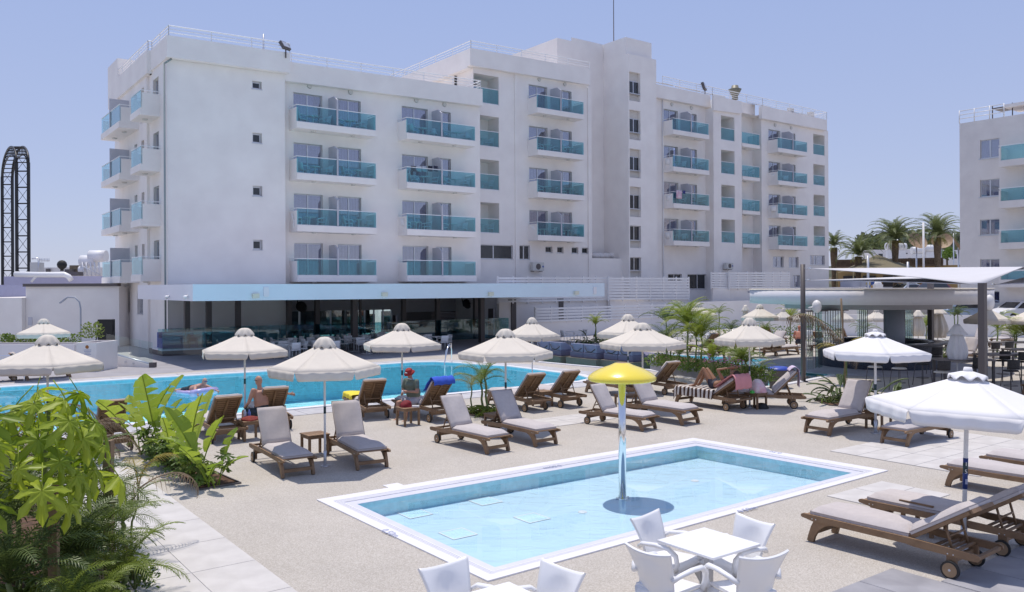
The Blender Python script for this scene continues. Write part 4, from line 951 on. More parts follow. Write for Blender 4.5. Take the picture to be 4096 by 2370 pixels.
bundle(3226, 3250, 32.2, 3, .25); bundle(3262, 3288, 32.6, 2, .25, 1.0); bundle(3291, 3372, 33.4, 8, 1.1); bundle(3429, 3467, 36.5, 5, 1.1); bundle(3601, 3648, 36.0, 6, 1.1)
# ---- posts and shade sails
def post(x, yb, yt, w, lbl, yd=None, round_=False):
    p = G(x, yb) if yd is None else AT(x, 700, yd); p.z = 0; d = ray(x*KS, yt*KS); z = H+d.z*p.y
    r = thing('sail_post', lbl, 'post', p, ROTU); m = MB()
    if round_: m.cyl((0, 0, .03), (0, 0, z), w/2, n=14)
    else: m.box(-w/2, w/2, -w/2, w/2, .03, z)
    m.build('shaft', M_BRONZE, r); m = MB(); m.cyl((0, 0, 0), (0, 0, .03), w*.95, n=16); m.build('base_plate', M_BRONZE, r); return Vector((p.x, p.y, z))
M_BRONZE.node_tree.nodes['Principled BSDF'].inputs['Base Color'].default_value = (.115, .10, .098, 1)
T1 = post(1977, 940, 651, .17, 'tall brown steel post at the corner of the round pool bar', round_=True)
T2 = post(2419, 1014, 697, .17, 'brown steel post between the two white umbrellas on the right')
T3 = post(2290, 870, 690, .2, 'brown post behind the round bar counter', yd=36.5)
def sail(name, label, c, sag, n=14, m_=None):
    A, B, C_, D = [Vector(p) for p in c]
    def f(s, t):
        p = A.lerp(B, s).lerp(D.lerp(C_, s), t)
        cx, cy = 1-(2*s-1)**2, 1-(2*t-1)**2
        ctr = (A+B+C_+D)/4
        p = p+(ctr-p)*(.10*(cx*(1-cy)+cy*(1-cx)))          # hollow edges
        return p+Vector((0, 0, sag*cx*cy))
    m = MB(); m.grid(f, n, n, thick=.012)
    return tag(m.build(name, m_ or M_SAIL), label, 'shade sail')
M_SAIL = mat('grey_white_sailcloth', (.60, .59, .61), .8, var=.03, scale=1.5, bump=.1)
s1 = sail('shade_sail', 'large grey white shade sail stretched from the bar post to the right', [AT(1996, 661, 29.6), AT(2412, 703, 23.2), AT(2640, 612, 20.5), AT(2760, 655, 33)], -.12)
s2 = sail('shade_sail', 'lower shade sail seen edge-on under the large one', [AT(1993, 690, 29.7), AT(2405, 700, 23.4), AT(2406, 698, 23.6), AT(2330, 676, 36)], .0)
s3 = sail('shade_sail', 'small white shade sail at the right edge, tied to the square post', [AT(2450, 701, 23), AT(2640, 700, 21), AT(2680, 648, 22), AT(2600, 660, 27)], -.08)
def rope(a, b, lbl, n=8):
    m = MB(); a, b = Vector(a), Vector(b); m.tube([a.lerp(b, i/n)+Vector((0, 0, -.02*math.sin(math.pi*i/n))) for i in range(n+1)], .012, n=5)
    for k in (.15, .85): m.tube([a.lerp(b, k)+Vector((.05*math.cos(t), 0, .03*math.sin(t))) for t in [i*.785 for i in range(9)]], .012, n=4)
    tag(m.build('sail_rope', M_CHROME), lbl, 'rope')
rope(T1-Vector((0, 0, .14)), AT(1996, 661, 29.6), 'upper steel cable tying the large sail to the bar post'); rope(T1-Vector((0, 0, .55)), AT(1993, 690, 29.7), 'lower steel cable tying the second sail to the bar post')
rope(T2-Vector((0, 0, .06)), AT(2450, 701, 23), 'steel cable tying the small right sail to the square post')
m = MB(); p = AT(2010, 755, 30); m.ball(p, .17, .2, .24, n=10); m.cyl(p, p-Vector((.3, 0, .05)), .03, n=5); tag(m.build('loudspeaker', M_WHITE), 'white oval loudspeaker hung beside the bar post', 'loudspeaker')
m = MB(); p = AT(2435, 745, 23); m.ball(p, .13, .13, .22, n=10); tag(m.build('loudspeaker', M_WHITE), 'white oval loudspeaker on the right side of the square post', 'loudspeaker')
# ---- planter by the bar pool
plp = [tuple(G(*q)[:2]) for q in ((1600, 911), (1642, 922), (1745, 940), (1850, 957), (1890, 950), (1893, 938), (1800, 922), (1700, 905), (1620, 892))]
pl = thing('planter', 'long low grey planter of palms and pink flowers beside the bar pool', 'planter', (0, 0, 0)); m = MB(); m.prism(plp, 0, .42); m.build('kerb', mat('grey_concrete', (.24, .235, .25), .8, var=.1), pl)
m = MB(); m.prism(offs(plp, -.12), .4, .435); m.build('soil', M_EARTH, pl)
# planting beds cut in the deck
def bed(label, poly, edge=True):
    r = thing('planting_bed', label, 'planting bed', (0, 0, 0)); sheet('soil', poly, [], .006, M_EARTH, r); m = MB(); ring(m, offs(poly, -.012), offs(poly, .012), 0, .03); m.build('metal_edging', M_BRONZE, r); return r
bed('long soil bed with palms and bushes in the near left corner', [P2(*q) for q in ((-33.2, 26), (-33.2, 41), (-39, 41), (-39, 26))][::-1])
bed('soil bed of big green leaves beside the tiled path', cbed)
bed('small soil bed with a tall palm between two lounger pairs', [tuple(G(*q)[:2]) for q in ((1150, 1022), (1215, 1034), (1262, 1016), (1200, 1004))])
bed('soil bed with strelitzia in front of the bar', [tuple(G(*q)[:2]) for q in ((2003, 985), (2040, 999), (2180, 1010), (2240, 1005), (2200, 985), (2060, 975))])
# ================================================================== SUN LOUNGERS
def box_mesh(name, m, *b, M=None, bev=0):
    k = MB(); k.box(*b, M=M); me = k.mesh(name, m)
    return bevel_obj(me, bev) if bev else me
LW = .60
def cushion_mesh(name, L_, t=.10, w=.56):
    def prof(a): return max(0.0, 1-abs(2*a-1)**14)**.5
    m = MB(); nu, nv = 16, 8
    m.grid(lambda a, b: (a*L_, (b-.5)*w, t*(.30+.70*prof(a)*prof(b))+.006*math.sin(a*9+b*5)*prof(a)*prof(b)), nu, nv)
    m.grid(lambda a, b: (a*L_, (.5-b)*w, 0), nu, nv, smooth=False)
    for s in (0, 1):
        m.grid(lambda a, b: (s*L_, ((b-.5) if s else (.5-b))*w, a*t*.30), 1, nv); m.grid(lambda a, b: (b*L_, (s-.5)*w, (a if not s else a)*t*.30), 1, nu)
    return m.mesh(name, M_CUSH)
CM_SEAT = cushion_mesh('cushion', 1.24); CM_BACK = cushion_mesh('cushion', .76)
def piping_mesh(L_, w=.56):
    m = MB()
    for z in (.035,):
        m.tube([(0, -w/2, z), (L_, -w/2, z), (L_, w/2, z), (0, w/2, z), (0, -w/2, z)], .006, n=4)
    return m.mesh('piping', M_PIPING)
PM_SEAT, PM_BACK = piping_mesh(1.24), piping_mesh(.76)
SLAT = box_mesh('slat', M_WOOD, -.022, .022, -.27, .27, 0, .016)
def rail_mesh():
    m = MB(); prof = [(-.14, .345), (-.17, .335), (-.18, .315), (-.165, .295), (-.10, .285), (0, .265), (.25, .27), (1.15, .27), (1.25, .255), (1.80, .245), (1.93, .25), (1.955, .28), (1.95, .31), (1.92, .325), (1.2, .345)]
    A = m.verts([(x, -.018, z) for x, z in prof]); B = m.verts([(x, .018, z) for x, z in prof]); n = len(prof)
    m._f([m.bm.faces.new(A), m.bm.faces.new(B[::-1])]+[m.bm.faces.new((A[k], B[k], B[(k+1) % n], A[(k+1) % n])) for k in range(n)])
    return m.mesh('side_rail', M_WOOD, True)
RAILM = rail_mesh()
def leg_mesh():
    m = MB(); prof = [(-.075, 0), (-.02, 0), (.0, .07), (.05, .16), (.14, .235), (.25, .27), (-.01, .27), (-.045, .20), (-.085, .08), (-.10, .02)]
    A = m.verts([(x, -.024, z) for x, z in prof]); B = m.verts([(x, .024, z) for x, z in prof]); n = len(prof)
    m._f([m.bm.faces.new(A), m.bm.faces.new(B[::-1])]+[m.bm.faces.new((A[k], B[k], B[(k+1) % n], A[(k+1) % n])) for k in range(n)])
    return m.mesh('leg', M_WOOD, True)
LEGM = leg_mesh(); RLEG = box_mesh('rear_leg', M_WOOD, 1.60, 1.70, -.024, .024, .06, .27)
def wheel_mesh():
    m = MB(); m.cyl((0, -.017, 0), (0, .017, 0), .10, n=20)
    return m.mesh('wheel', M_RUB)
def hub_mesh():
    m = MB(); m.cyl((0, -.021, 0), (0, .021, 0), .078, n=20); m.mi = 1; m.cyl((0, -.024, 0), (0, .024, 0), .014, n=8); return m.mesh('wheel_disc', [M_WOODL, M_ALU])
WHM, HUBM = wheel_mesh(), hub_mesh()
PINM = None
def build_lounger(ang, cushion=True):
    r = link('sun_lounger', None)
    r['label'] = ''; r['category'] = 'sun lounger'; r['group'] = 'teak sun loungers round the pools'
    for s in (-1, 1):
        link('side_rail', RAILM, r, (0, s*.30, 0)); link('leg', LEGM, r, (0, s*.28, 0)); link('rear_leg', RLEG, r, (0, s*.28, 0))
        w = link('wheel', WHM, r, (1.65, s*.325, .10)); link('wheel_disc', HUBM, w)
        m = MB()
        for x in (-.02, .03, 1.62, 1.68): m.cyl((x, s*.3175, .30 if x < 1 else .27), (x, s*.3215, .30 if x < 1 else .27), .008, n=6)
        m.build('bolt', M_ALU, r)['kind'] = 'stuff'
    for x in [(-.10)+.105*i for i in range(12)]: link('slat', SLAT, r, (x, 0, .325))
    for x, z in ((-.04, .12), (1.64, .19)): link('stretcher', box_mesh('stretcher', M_WOOD, -.02, .02, -.257, .257, -.03, .03), r, (x, 0, z))
    link('head_rail', box_mesh('head_rail', M_WOOD, 1.90, 1.94, -.28, .28, .265, .305), r)
    for x in (1.42, 1.50, 1.58, 1.66): link('notch_bar', box_mesh('notch_bar', M_WOOD, -.014, .014, -.28, .28, -.012, .012), r, (x, 0, .285))
    hx = 1.17; T = Matrix.Translation((hx, 0, .335)) @ Matrix.Rotation(-ang, 4, 'Y')
    b = link('backrest', None, r, M=T); b.name = 'backrest'
    fm = MB()
    for s in (-1, 1): fm.box(0, .80, s*.25-.02, s*.25+.02, -.03, .012)
    fm.box(0, .04, -.229, .229, -.03, .012); fm.box(.78, .82, -.27, .27, -.031, .013)
    fm.box(.04, .78, -.02, .02, -.035, -.012)
    me = fm.mesh('backrest_frame', M_WOOD); link('backrest_frame', me, b)
    for i in range(11): link('slat', box_mesh('slat', M_WOOD, -.022, .022, -.228, .228, -.01, .008) if i == 0 else bpy.data.meshes['bslat'], b, (.08+.065*i, 0, 0)) if False else link('slat', BSL, b, (.08+.065*i, 0, 0))
    if ang > .1:
        c, s_ = math.cos(ang), math.sin(ang); px, pz = hx+.45*c, .335+.45*s_; ex = px+.28*pz/.6
        ex = min(1.62, px+.30) if ang < 1.2 else 1.50
        for s in (-1, 1):
            m = MB(); m.tube([(px, s*.20, pz-.03), (ex, s*.20, .285)], .016, n=4); m.build('prop', M_WOOD, r)
        m = MB(); m.cyl(((px+ex)/2, -.20, (pz+.28)/2), ((px+ex)/2, .20, (pz+.28)/2), .014, n=5); m.build('prop_bar', M_WOOD, r)
    if cushion:
        o = link('seat_cushion', CM_SEAT, r, (-.07, 0, .345)); link('piping', PM_SEAT, o)
        o = link('back_cushion', CM_BACK, b, (.05, 0, .015)); link('piping', PM_BACK, b, (.05, 0, .015))
    return r
BSL = box_mesh('slat', M_WOOD, -.022, .022, -.228, .228, -.01, .008)
def flatten(tree): # the backrest empty's children become children of the lounger itself
    r, ch = tree
    for c, gc in list(ch):
        if c.data is None:
            for g, _ in gc:
                mw = c.matrix_basis @ g.matrix_basis; g.parent = r; g.matrix_basis = mw
            bpy.data.objects.remove(c)
    return tree_of(r)
PROTO = {}
for a in (57, 46, 33, 62):
    r = build_lounger(R(a)); PROTO[a] = [flatten(tree_of(r)), False]
def lounger(pos, d, ang, label, scale=1.0):
    t, used = PROTO[ang]; rz = math.atan2(d.y, d.x)
    if not used:
        o = t[0]; o.location = pos; o.rotation_euler = (0, 0, rz); o['label'] = label; PROTO[ang][1] = True
        if scale != 1: o.scale = (scale,)*3
        return o
    return copy_tree(t, pos, rz, label, scale if scale != 1 else None)
def by_points(leg, wheel, side, ang, label):
    """leg and wheel: D pixels of the near-side foot leg and wheel; side = +1 when that side is local +y"""
    a, b = G(*leg), G(*wheel); d = (b-a).normalized(); n = Vector((-d.y, d.x, 0))
    o = a+d*.05-n*side*.29; o.z = 0; L_ = (b-a).length
    return lounger(o, d, ang, label, min(1.12, max(.92, L_/1.70)))
LL = {}
LL['B1'] = by_points((695, 1178), (628, 1137), 1, 62, 'sun lounger left of the beige umbrella at the front left, its back raised')
LL['B2'] = by_points((880, 1158), (812, 1118), 1, 62, 'sun lounger right of the front left umbrella pole, back raised')
LL['D1'] = by_points((1197.5, 1119), (1080, 1090), 1, 57, 'sun lounger left of the tall potted palm and small table, sun on its back')
LL['D2'] = by_points((1317, 1101), (1205, 1073), 1, 57, 'sun lounger right of the small table beside the palm in the middle')
LL['F1'] = by_points((1579, 1063), (1447, 1044), 1, 57, 'sun lounger directly behind the steel shower column')
LL['F2'] = by_points((1679, 1048), (1545, 1026), 1, 57, 'sun lounger to the right of the shower column, half in shade')
LL['A2'] = by_points((665, 1030), (732, 1071), 1, 46, 'sun lounger by the pool on which the bald man sits, seen from behind')
p = G(586, 1081); dV = V.copy(); LL['A1'] = lounger(p-dV*1.65-Vector((-dV.y, dV.x, 0))*(.3), dV, 46, 'sun lounger half hidden behind the banana leaves beside the seated bald man')
LL['C1'] = by_points((851, 1010), (928, 1051), -1, 46, 'sun lounger with a yellow towel spread over its foot end')
p = G(1050, 1037.5); LL['C2'] = lounger(p-dV*1.65-Vector((-dV.y, dV.x, 0))*(-.32), dV, 46, 'sun lounger with a blue towel hung over its raised back')
d2 = (G(1543, 979)-G(1444, 966)).normalized()
dE = (V*1+U*.15).normalized()
for k, (w1, w2, lb) in {'E1': ((1281, 1012.7), (1332, 1007), 'left of two empty loungers seen from behind by the near pool corner'), 'E2': ((1367, 1003), (1417, 997), 'right of two empty loungers seen from behind by the near pool corner'),
                        'G2': ((1624, 972), (1661, 967), 'sun lounger in front of the long grey planter, seen from behind')}.items():
    a, b = G(*w1), G(*w2); ac = (b-a).normalized(); d = Vector((ac.y, -ac.x, 0)); d = (d+V*1.0).normalized(); LL[k] = lounger((a+b)/2-d*1.65, d, 46, lb)
LL['G1'] = by_points((1444, 966), (1543, 980), -1, 33, 'lone sun lounger with flat seat under the rear beige umbrella behind the yellow mushroom')
LL['H1'] = by_points((1667, 993), (1793, 1012), -1, 33, 'sun lounger with a zebra striped towel on which a woman lies')
LL['H2'] = lounger((G(1913, 1006)+G(1951, 998))/2-(V*.75+U*.66).normalized()*1.65, (V*.75+U*.66).normalized(), 46, 'sun lounger with a lilac towel hung over its raised back')
LL['W1'] = by_points((2039.5, 1073), (2147.5, 1052), -1, 57, 'sun lounger left of the white umbrella, beside the strelitzia bed')
LL['W2'] = by_points((2233.4, 1101), (2335, 1079), -1, 33, 'sun lounger under the front white umbrella rim, back hidden by the canopy')
LL['R1'] = by_points((1999.5, 1333), (2345, 1423), -1, 33, 'nearest sun lounger at the bottom right, with black wheels')
d19 = (G(2345, 1422.4)-G(1999.5, 1332.5)).normalized(); n19 = Vector((-d19.y, d19.x, 0))
p = G(2457, 1367); LL['R2'] = lounger(p-d19*1.7+n19*.32, d19, 33, 'second nearest sun lounger, behind the side table at the bottom right', 1.06)
p = G(2341, 1199); LL['R3'] = lounger(p+n19*.30, d19, 33, 'sun lounger cut by the right edge, behind the front white umbrella pole', 1.04)
p = G(2436.5, 1172); LL['R4'] = lounger(p+n19*.30, d19, 33, 'farther of the two loungers cut by the right picture edge', 1.02)
p = G(273.5, 1116); LL['LL'] = lounger(p-V*1.85-Vector((-V.y, V.x, 0))*(-.1), V, 62, 'sun lounger behind the papaya leaves at the left, slats towards us')
for k, (x, y, dx, a, lb) in enumerate(((62, 936, -U, 46, 'left lounger in the shade of the far left umbrella across the pool'), (165, 928, -U, 46, 'right lounger in the shade of the far left umbrella across the pool'),
        (1690, 866, V, 46, 'far lounger behind the bright palm fronds, dark frame'), (1768, 866, U, 46, 'far lounger beyond the bar pool, left of the second row'), (1868, 868, U, 46, 'far lounger with pale cushion left of the bar post'), (1925, 846, -U, 57, 'upright far lounger against the white boundary wall'),
        (1950, 872, -U, 46, 'far lounger beside the bar post with a white towel'), (2055, 862, -U, 57, 'far lounger seen through the bar glass, left'), (2105, 850, -U, 57, 'far lounger seen through the bar glass, right'),
        (2352, 893, U, 57, 'pale upright lounger beyond the closed white umbrella, nearer one'), (2385, 858, U, 57, 'pale upright lounger beyond the closed white umbrella, farther one'), (2452, 850, U, 57, 'grey upright lounger behind the dining tables at the right edge'), (2545, 975, U, 57, 'beige lounger cut by the right edge behind the dining tables'))):
    lounger(G(x, y), dx, a, lb)
# ================================================================== SIDE TABLES
def side_table():
    r = link('side_table', None); r['category'] = 'side table'; r['group'] = 'low teak tables between loungers'; r['label'] = ''
    for i in range(5): link('top_slat', TSL, r, ((i-2)*.096, 0, .43))
    for sx in (-1, 1):
        for sy in (-1, 1): link('leg', TLEG, r, (sx*.20, sy*.20, 0))
        link('apron', TAP, r, (sx*.21, 0, .37)); link('apron', TAP2, r, (0, sx*.21, .37))
    return tree_of(r)
TSL = box_mesh('top_slat', M_WOOD, -.045, .045, -.24, .24, 0, .022); TLEG = box_mesh('leg', M_WOOD, -.024, .024, -.024, .024, 0, .428)
TAP = box_mesh('apron', M_WOOD, -.01, .01, -.175, .175, 0, .055); TAP2 = box_mesh('apron', M_WOOD, -.175, .175, -.01, .01, 0, .055)
stt = side_table(); first = True; TAB = {}
for k, (x, y, lb) in {'A': (616, 1082, 'low teak table by the seated bald man, with a red cloth on it'), 'B': (775, 1120, 'low teak table beside the front left umbrella pole'), 'C': (1004, 1046, 'low teak table in front of the man in the red hat'),
        'D': (1223, 1064, 'low teak table between the two loungers by the palm'), 'E': (1335, 1000, 'low teak table between the two empty loungers seen from behind'), 'F': (1540, 1010, 'low teak table behind the shower column with a white ashtray'),
        'G': (1580, 962, 'low teak table between the two rear loungers, behind the yellow mushroom'), 'H': (1860, 1005, 'low teak table holding a pink beach bag beside the umbrella pole'), 'W': (2162, 1055, 'low teak table beside the pole of the left white umbrella'), 'R': (2275, 1310, 'low teak table between the two nearest loungers')}.items():
    p = G(x, y)
    if first: o = stt[0]; o.location = p; o.rotation_euler = (0, 0, ROTU); o['label'] = lb; first = False
    else: o = copy_tree(stt, p, ROTU, lb)
    TAB[k] = p
m = MB(); m.cyl((0, 0, 0), (0, 0, .05), .05, n=12); o = m.build('ashtray', M_PLAST); o.location = TAB['F']+Vector((0, 0, .453)); tag(o, 'round white ashtray on the table behind the shower column', 'ashtray')
# ================================================================== UMBRELLAS
def umb_parts(cm, r, ztop, zrim, drop, cap, name, n=6, white=False):
    root = link(name, None); root['category'] = 'umbrella'; root['label'] = ''
    za = ztop-cap*.42
    c = MB()
    for i in range(n):
        a0, a1 = 2*math.pi*(i-.5)/n, 2*math.pi*(i+.5)/n
        A, B = Vector((math.cos(a0), math.sin(a0), 0)), Vector((math.cos(a1), math.sin(a1), 0))
        def f(s, t): # s radial 0..1, t across
            p = A.lerp(B, t)*r*s; sag = -.018*math.sin(math.pi*s)
            return (p.x, p.y, za+(zrim-za)*s+sag+.012*math.sin(math.pi*t)*-s)
        c.grid(lambda s, t: f(.04+.96*s, t), 6, 6, thick=.006)
    can = c.build('canopy', cm, root)
    v = MB()
    for i in range(n):
        a0, a1 = 2*math.pi*(i-.5)/n, 2*math.pi*(i+.5)/n
        A, B = Vector((math.cos(a0), math.sin(a0), 0)), Vector((math.cos(a1), math.sin(a1), 0))
        def g(s, t):
            p = A.lerp(B, s)*r*(1.0+.015*t); w = .012*math.sin(s*23+i)*t
            e = min(s, 1-s); k = (.12+.88*math.sqrt(max(0, 1-(1-e/.07)**2))) if e < .07 else 1
            inset = (1-t*.0); sp = s if e > .02 else s
            return (p.x*(1+w), p.y*(1+w), zrim-drop*t*k-.004)
        v.grid(g, 30, 3, thick=.004)
    v.build('valance', cm, root)
    k = MB()
    rc = r*.20 if not white else r*.19
    def h(s, t):
        a = 2*math.pi*s; ru = math.cos(8*a)
        if white:
            rr = rc*(.25+.75*t); z = ztop-.03-cap*.55*t**1.3+.03*ru*t*t
        else:
            rr = rc*(.02+.98*t**.62)*(1+.05*ru*t); z = ztop-cap*t**1.9+.05*ru*t*t*t
        return (rr*math.cos(a), rr*math.sin(a), z)
    k.grid(h, 64, 6, thick=.006)
    k.cyl((0, 0, ztop-.05), (0, 0, ztop+(.03 if white else -.02)), .055 if white else .03, .04 if white else .02, n=16)
    k.build('vent_cap', cm, root)
    p = MB(); p.cyl((0, 0, .02), (0, 0, ztop-.1), .024, n=12); p.build('pole', M_RAIL, root)
    b = MB(); b.cyl((0, 0, 1.02), (0, 0, 1.16), .027, n=12); b.build('pole_band', mat('dark_teal_band', (.02, .05, .06), .4), root)
    b = MB(); b.cyl((0, 0, 0), (0, 0, .30), .034, n=12); b.cyl((0, 0, 0), (0, 0, .02), .09, n=16); b.build('ground_socket', M_ALU, root)
    for i in range(n):
        a = 2*math.pi*(i+.5)/n; q = MB(); d = Vector((math.cos(a), math.sin(a), 0)); q.cyl(d*.05+Vector((0, 0, za-.07)), d*r*.97+Vector((0, 0, zrim-.045)), .009, n=4)
        q.cyl(d*.03+Vector((0, 0, zrim-.12)), d*r*.5+Vector((0, 0, (za+zrim)/2-.06)), .008, n=4); q.build('rib', M_WOODL if not white else M_RAIL, root)
    return tree_of(root)
UB = umb_parts(M_BEIGE, 1.13, 2.50, 1.92, .17, .22, 'beach_umbrella'); UW = umb_parts(M_WCANV, 1.03, 2.42, 1.94, .18, .14, 'beach_umbrella', white=True)
usedU = {}; brn0 = random.Random(8)
def umbrella(base, top, half, label, white=False, rot=0.0):
    """base/top in D pixels; half = half width in pixels"""
    p = G(*base); h = H+ray(top[0]*KS, top[1]*KS).z*p.y; t = UW if white else UB
    h0 = 2.45 if white else 2.5; sz = h/h0; r0 = 1.0 if white else 1.10; sx = (half/2042.6*p.y)/r0/.985
    if not usedU.get(white): o = t[0]; o.location = p; o.rotation_euler = (0, 0, rot); o.scale = (sx, sx, sz); o['label'] = label; usedU[white] = True
    else: o = copy_tree(t, p, rot, label, (sx, sx, sz))
    o['group'] = 'white umbrellas' if white else 'beige canvas umbrellas'; return o
ur = R(30)
for base, top, half, lb in (((603, 1040), (603, 808), 105, 'beige umbrella over the seated bald man by the pool'), ((800, 1148), (800, 830), 129, 'large beige umbrella at the front left between two sunlit loungers'),
        ((990, 1012), (988, 796), 94, 'beige umbrella beside the man in the red hat'), ((1245, 1055), (1242, 810), 111, 'beige umbrella with a palm growing beside its pole in the middle'),
        ((1310, 966), (1310, 782), 66, 'beige umbrella behind the middle one, over two empty loungers'), ((1582, 1006), (1580, 795), 100, 'beige umbrella above the yellow mushroom shower'),
        ((1546, 966), (1567, 774), 76, 'beige umbrella partly hidden behind the one above the mushroom shower'), ((1845, 1004), (1843, 783), 80, 'beige umbrella over the sunbathing woman'),
        ((118, 1120), (118, 825), 126, 'large beige umbrella cut by the left picture edge'), ((108, 935), (108, 785), 63, 'smaller beige umbrella across the pool at the far left'),
        ((1720, 872), (1719, 746), 43, 'far beige umbrella behind the bright feathery palm'), ((1870, 880), (1871, 750), 44, 'far beige umbrella left of the bar, under its roof edge'),
        ((1928, 862), (1928, 759), 22, 'small far umbrella under the left end of the bar roof'), ((1968, 860), (1966, 764), 23, 'far umbrella cut by the tall bar post'), ((2075, 866), (2075, 762), 26, 'far umbrella seen through the bar, left'),
        ((2157, 866), (2157, 760), 30, 'far umbrella seen through the bar, right'), ((2430, 905), (2432, 751), 51, 'far beige umbrella just right of the square steel post'), ((2545, 905), (2545, 752), 64, 'far beige umbrella cut by the right picture edge')):
    umbrella(base, top, half, lb, rot=ur+R(brn0.uniform(-14, 14)))
umbrella((2155, 1067), (2157, 811), 119, 'white umbrella standing in front of the bar stools', True, ROTU+R(14))
w2 = umbrella((2371, 1349), (2396, 904), 219, 'largest white umbrella over the nearest loungers at the right', True, ROTU+R(30))
w2.rotation_euler = (0, R(1.6), ROTU+R(30)); w2.rotation_euler = (0, R(1.7), 0)
def lab15():
    p = w2.location.copy(); s = w2.scale.z
    for ch, z in (('1', 1.44), ('5', 1.34)):
        t = text(ch, .075, M_PRW, Matrix.Translation((-.008, -.0285, z-.30)) @ Matrix.Rotation(R(90), 4, 'X'), 'numeral', w2, .001)
    m = MB(); m.cyl((0, 0, .80), (0, 0, 1.22), .0262, n=14); m.mi = 1; m.box(-.014, .014, -.0285, -.027, .87, .94); m.build('number_label', [M_NAVY, M_INK], w2)
lab15()
t = text('6', .09, M_BRONZE, Matrix.Translation((.0, -.03, 1.66)) @ Matrix.Rotation(R(90), 4, 'X'), 'numeral', [o for o in COL.objects if o.get('label', '').startswith('white umbrella standing')][0], .001)
def closed_umb(x, y0, y1, lb, cm, w):
    p = G(x, y1); h = H+ray(x*KS, y0*KS).z*p.y; r = w/2042.6*p.y/2
    root = thing('closed_umbrella', lb, 'umbrella', p); m = MB(); z0 = h*.42
    m.grid(lambda s, t: ((r*(.12+.88*math.sin(min(1, t*1.25)*1.35))*(1-.30*max(0, t-.72)/.28)*(1+.16*math.cos(8*2*math.pi*s)))*math.cos(2*math.pi*s), (r*(.12+.88*math.sin(min(1, t*1.25)*1.35))*(1-.30*max(0, t-.72)/.28)*(1+.16*math.cos(8*2*math.pi*s)))*math.sin(2*math.pi*s), h-(h-z0)*t), 48, 12, thick=.005)
    m.build('folded_canopy', cm, root)
    m = MB(); m.grid(lambda s, t: (r*(.25+.75*t)*(1+.10*math.cos(8*2*math.pi*s)*t)*math.cos(2*math.pi*s), r*(.25+.75*t)*(1+.10*math.cos(8*2*math.pi*s)*t)*math.sin(2*math.pi*s), h+.02-.34*t), 48, 4, thick=.005); m.build('vent_cap', cm, root)
    m = MB(); m.cyl((0, 0, 0), (0, 0, h), .025, n=10); m.build('pole', M_RAIL, root)
closed_umb(2356, 800, 958, 'closed white umbrella standing by the dining tables', M_WCANV, 46); closed_umb(2308, 757, 885, 'closed beige umbrella behind the round bar', M_BEIGE, 46)
closed_umb(2260, 765, 872, 'closed beige umbrella half hidden behind the bar glass', M_BEIGE, 32); closed_umb(1835, 752, 868, 'small closed beige umbrella against the boundary wall', M_BEIGE, 20); closed_umb(1925+60, 775, 880, 'folded beige umbrella just beyond the bar glass panels', M_BEIGE, 24)
# ================================================================== MUSHROOM SHOWER
sp = G(1532, 1228, -.26); rt = thing('mushroom_shower', 'yellow mushroom water shower on a polished steel column in the kids pool', 'water shower', (sp.x, sp.y, -.26))
zt = H+ray(1531*KS, 893*KS).z*sp.y+.26; zr = H+ray(1531*KS, 928*KS).z*sp.y+.26; rr = 84/2042.6*sp.y
m = MB(); m.lathe([(.001, zt), (.10, zt), (.13, zt-.006), (rr*.35, zt-.045*1), (rr*.62, zt-.10), (rr*.85, zt-.175), (rr*.96, zt-.225), (rr, zt-.265), (rr*.995, zt-.295), (rr*.965, zt-.315), (rr*.90, zt-.318), (rr*.88, zt-.29), (rr*.5, zt-.20), (.05, zt-.17)], n=64); m.build('mushroom_cap', M_YEL, rt)
m = MB(); m.cyl((0, 0, 0), (0, 0, zt-.17), .066, n=40); m.build('column', M_CHROME, rt)
m = MB(); m.lathe([(.10, 0), (.10, .012), (.066, .014)], n=24); 
for k in range(4): m.cyl((.11*math.cos(k*1.57+.4), .11*math.sin(k*1.57+.4), 0), (.11*math.cos(k*1.57+.4), .11*math.sin(k*1.57+.4), .03), .02, n=8)
m.build('base_flange', M_CHROME, rt)
m = MB(); m.lathe([(.001, zt+.008), (.09, zt+.004), (.10, zt)], n=20); m.build('cap_disc', M_WOODL, rt)
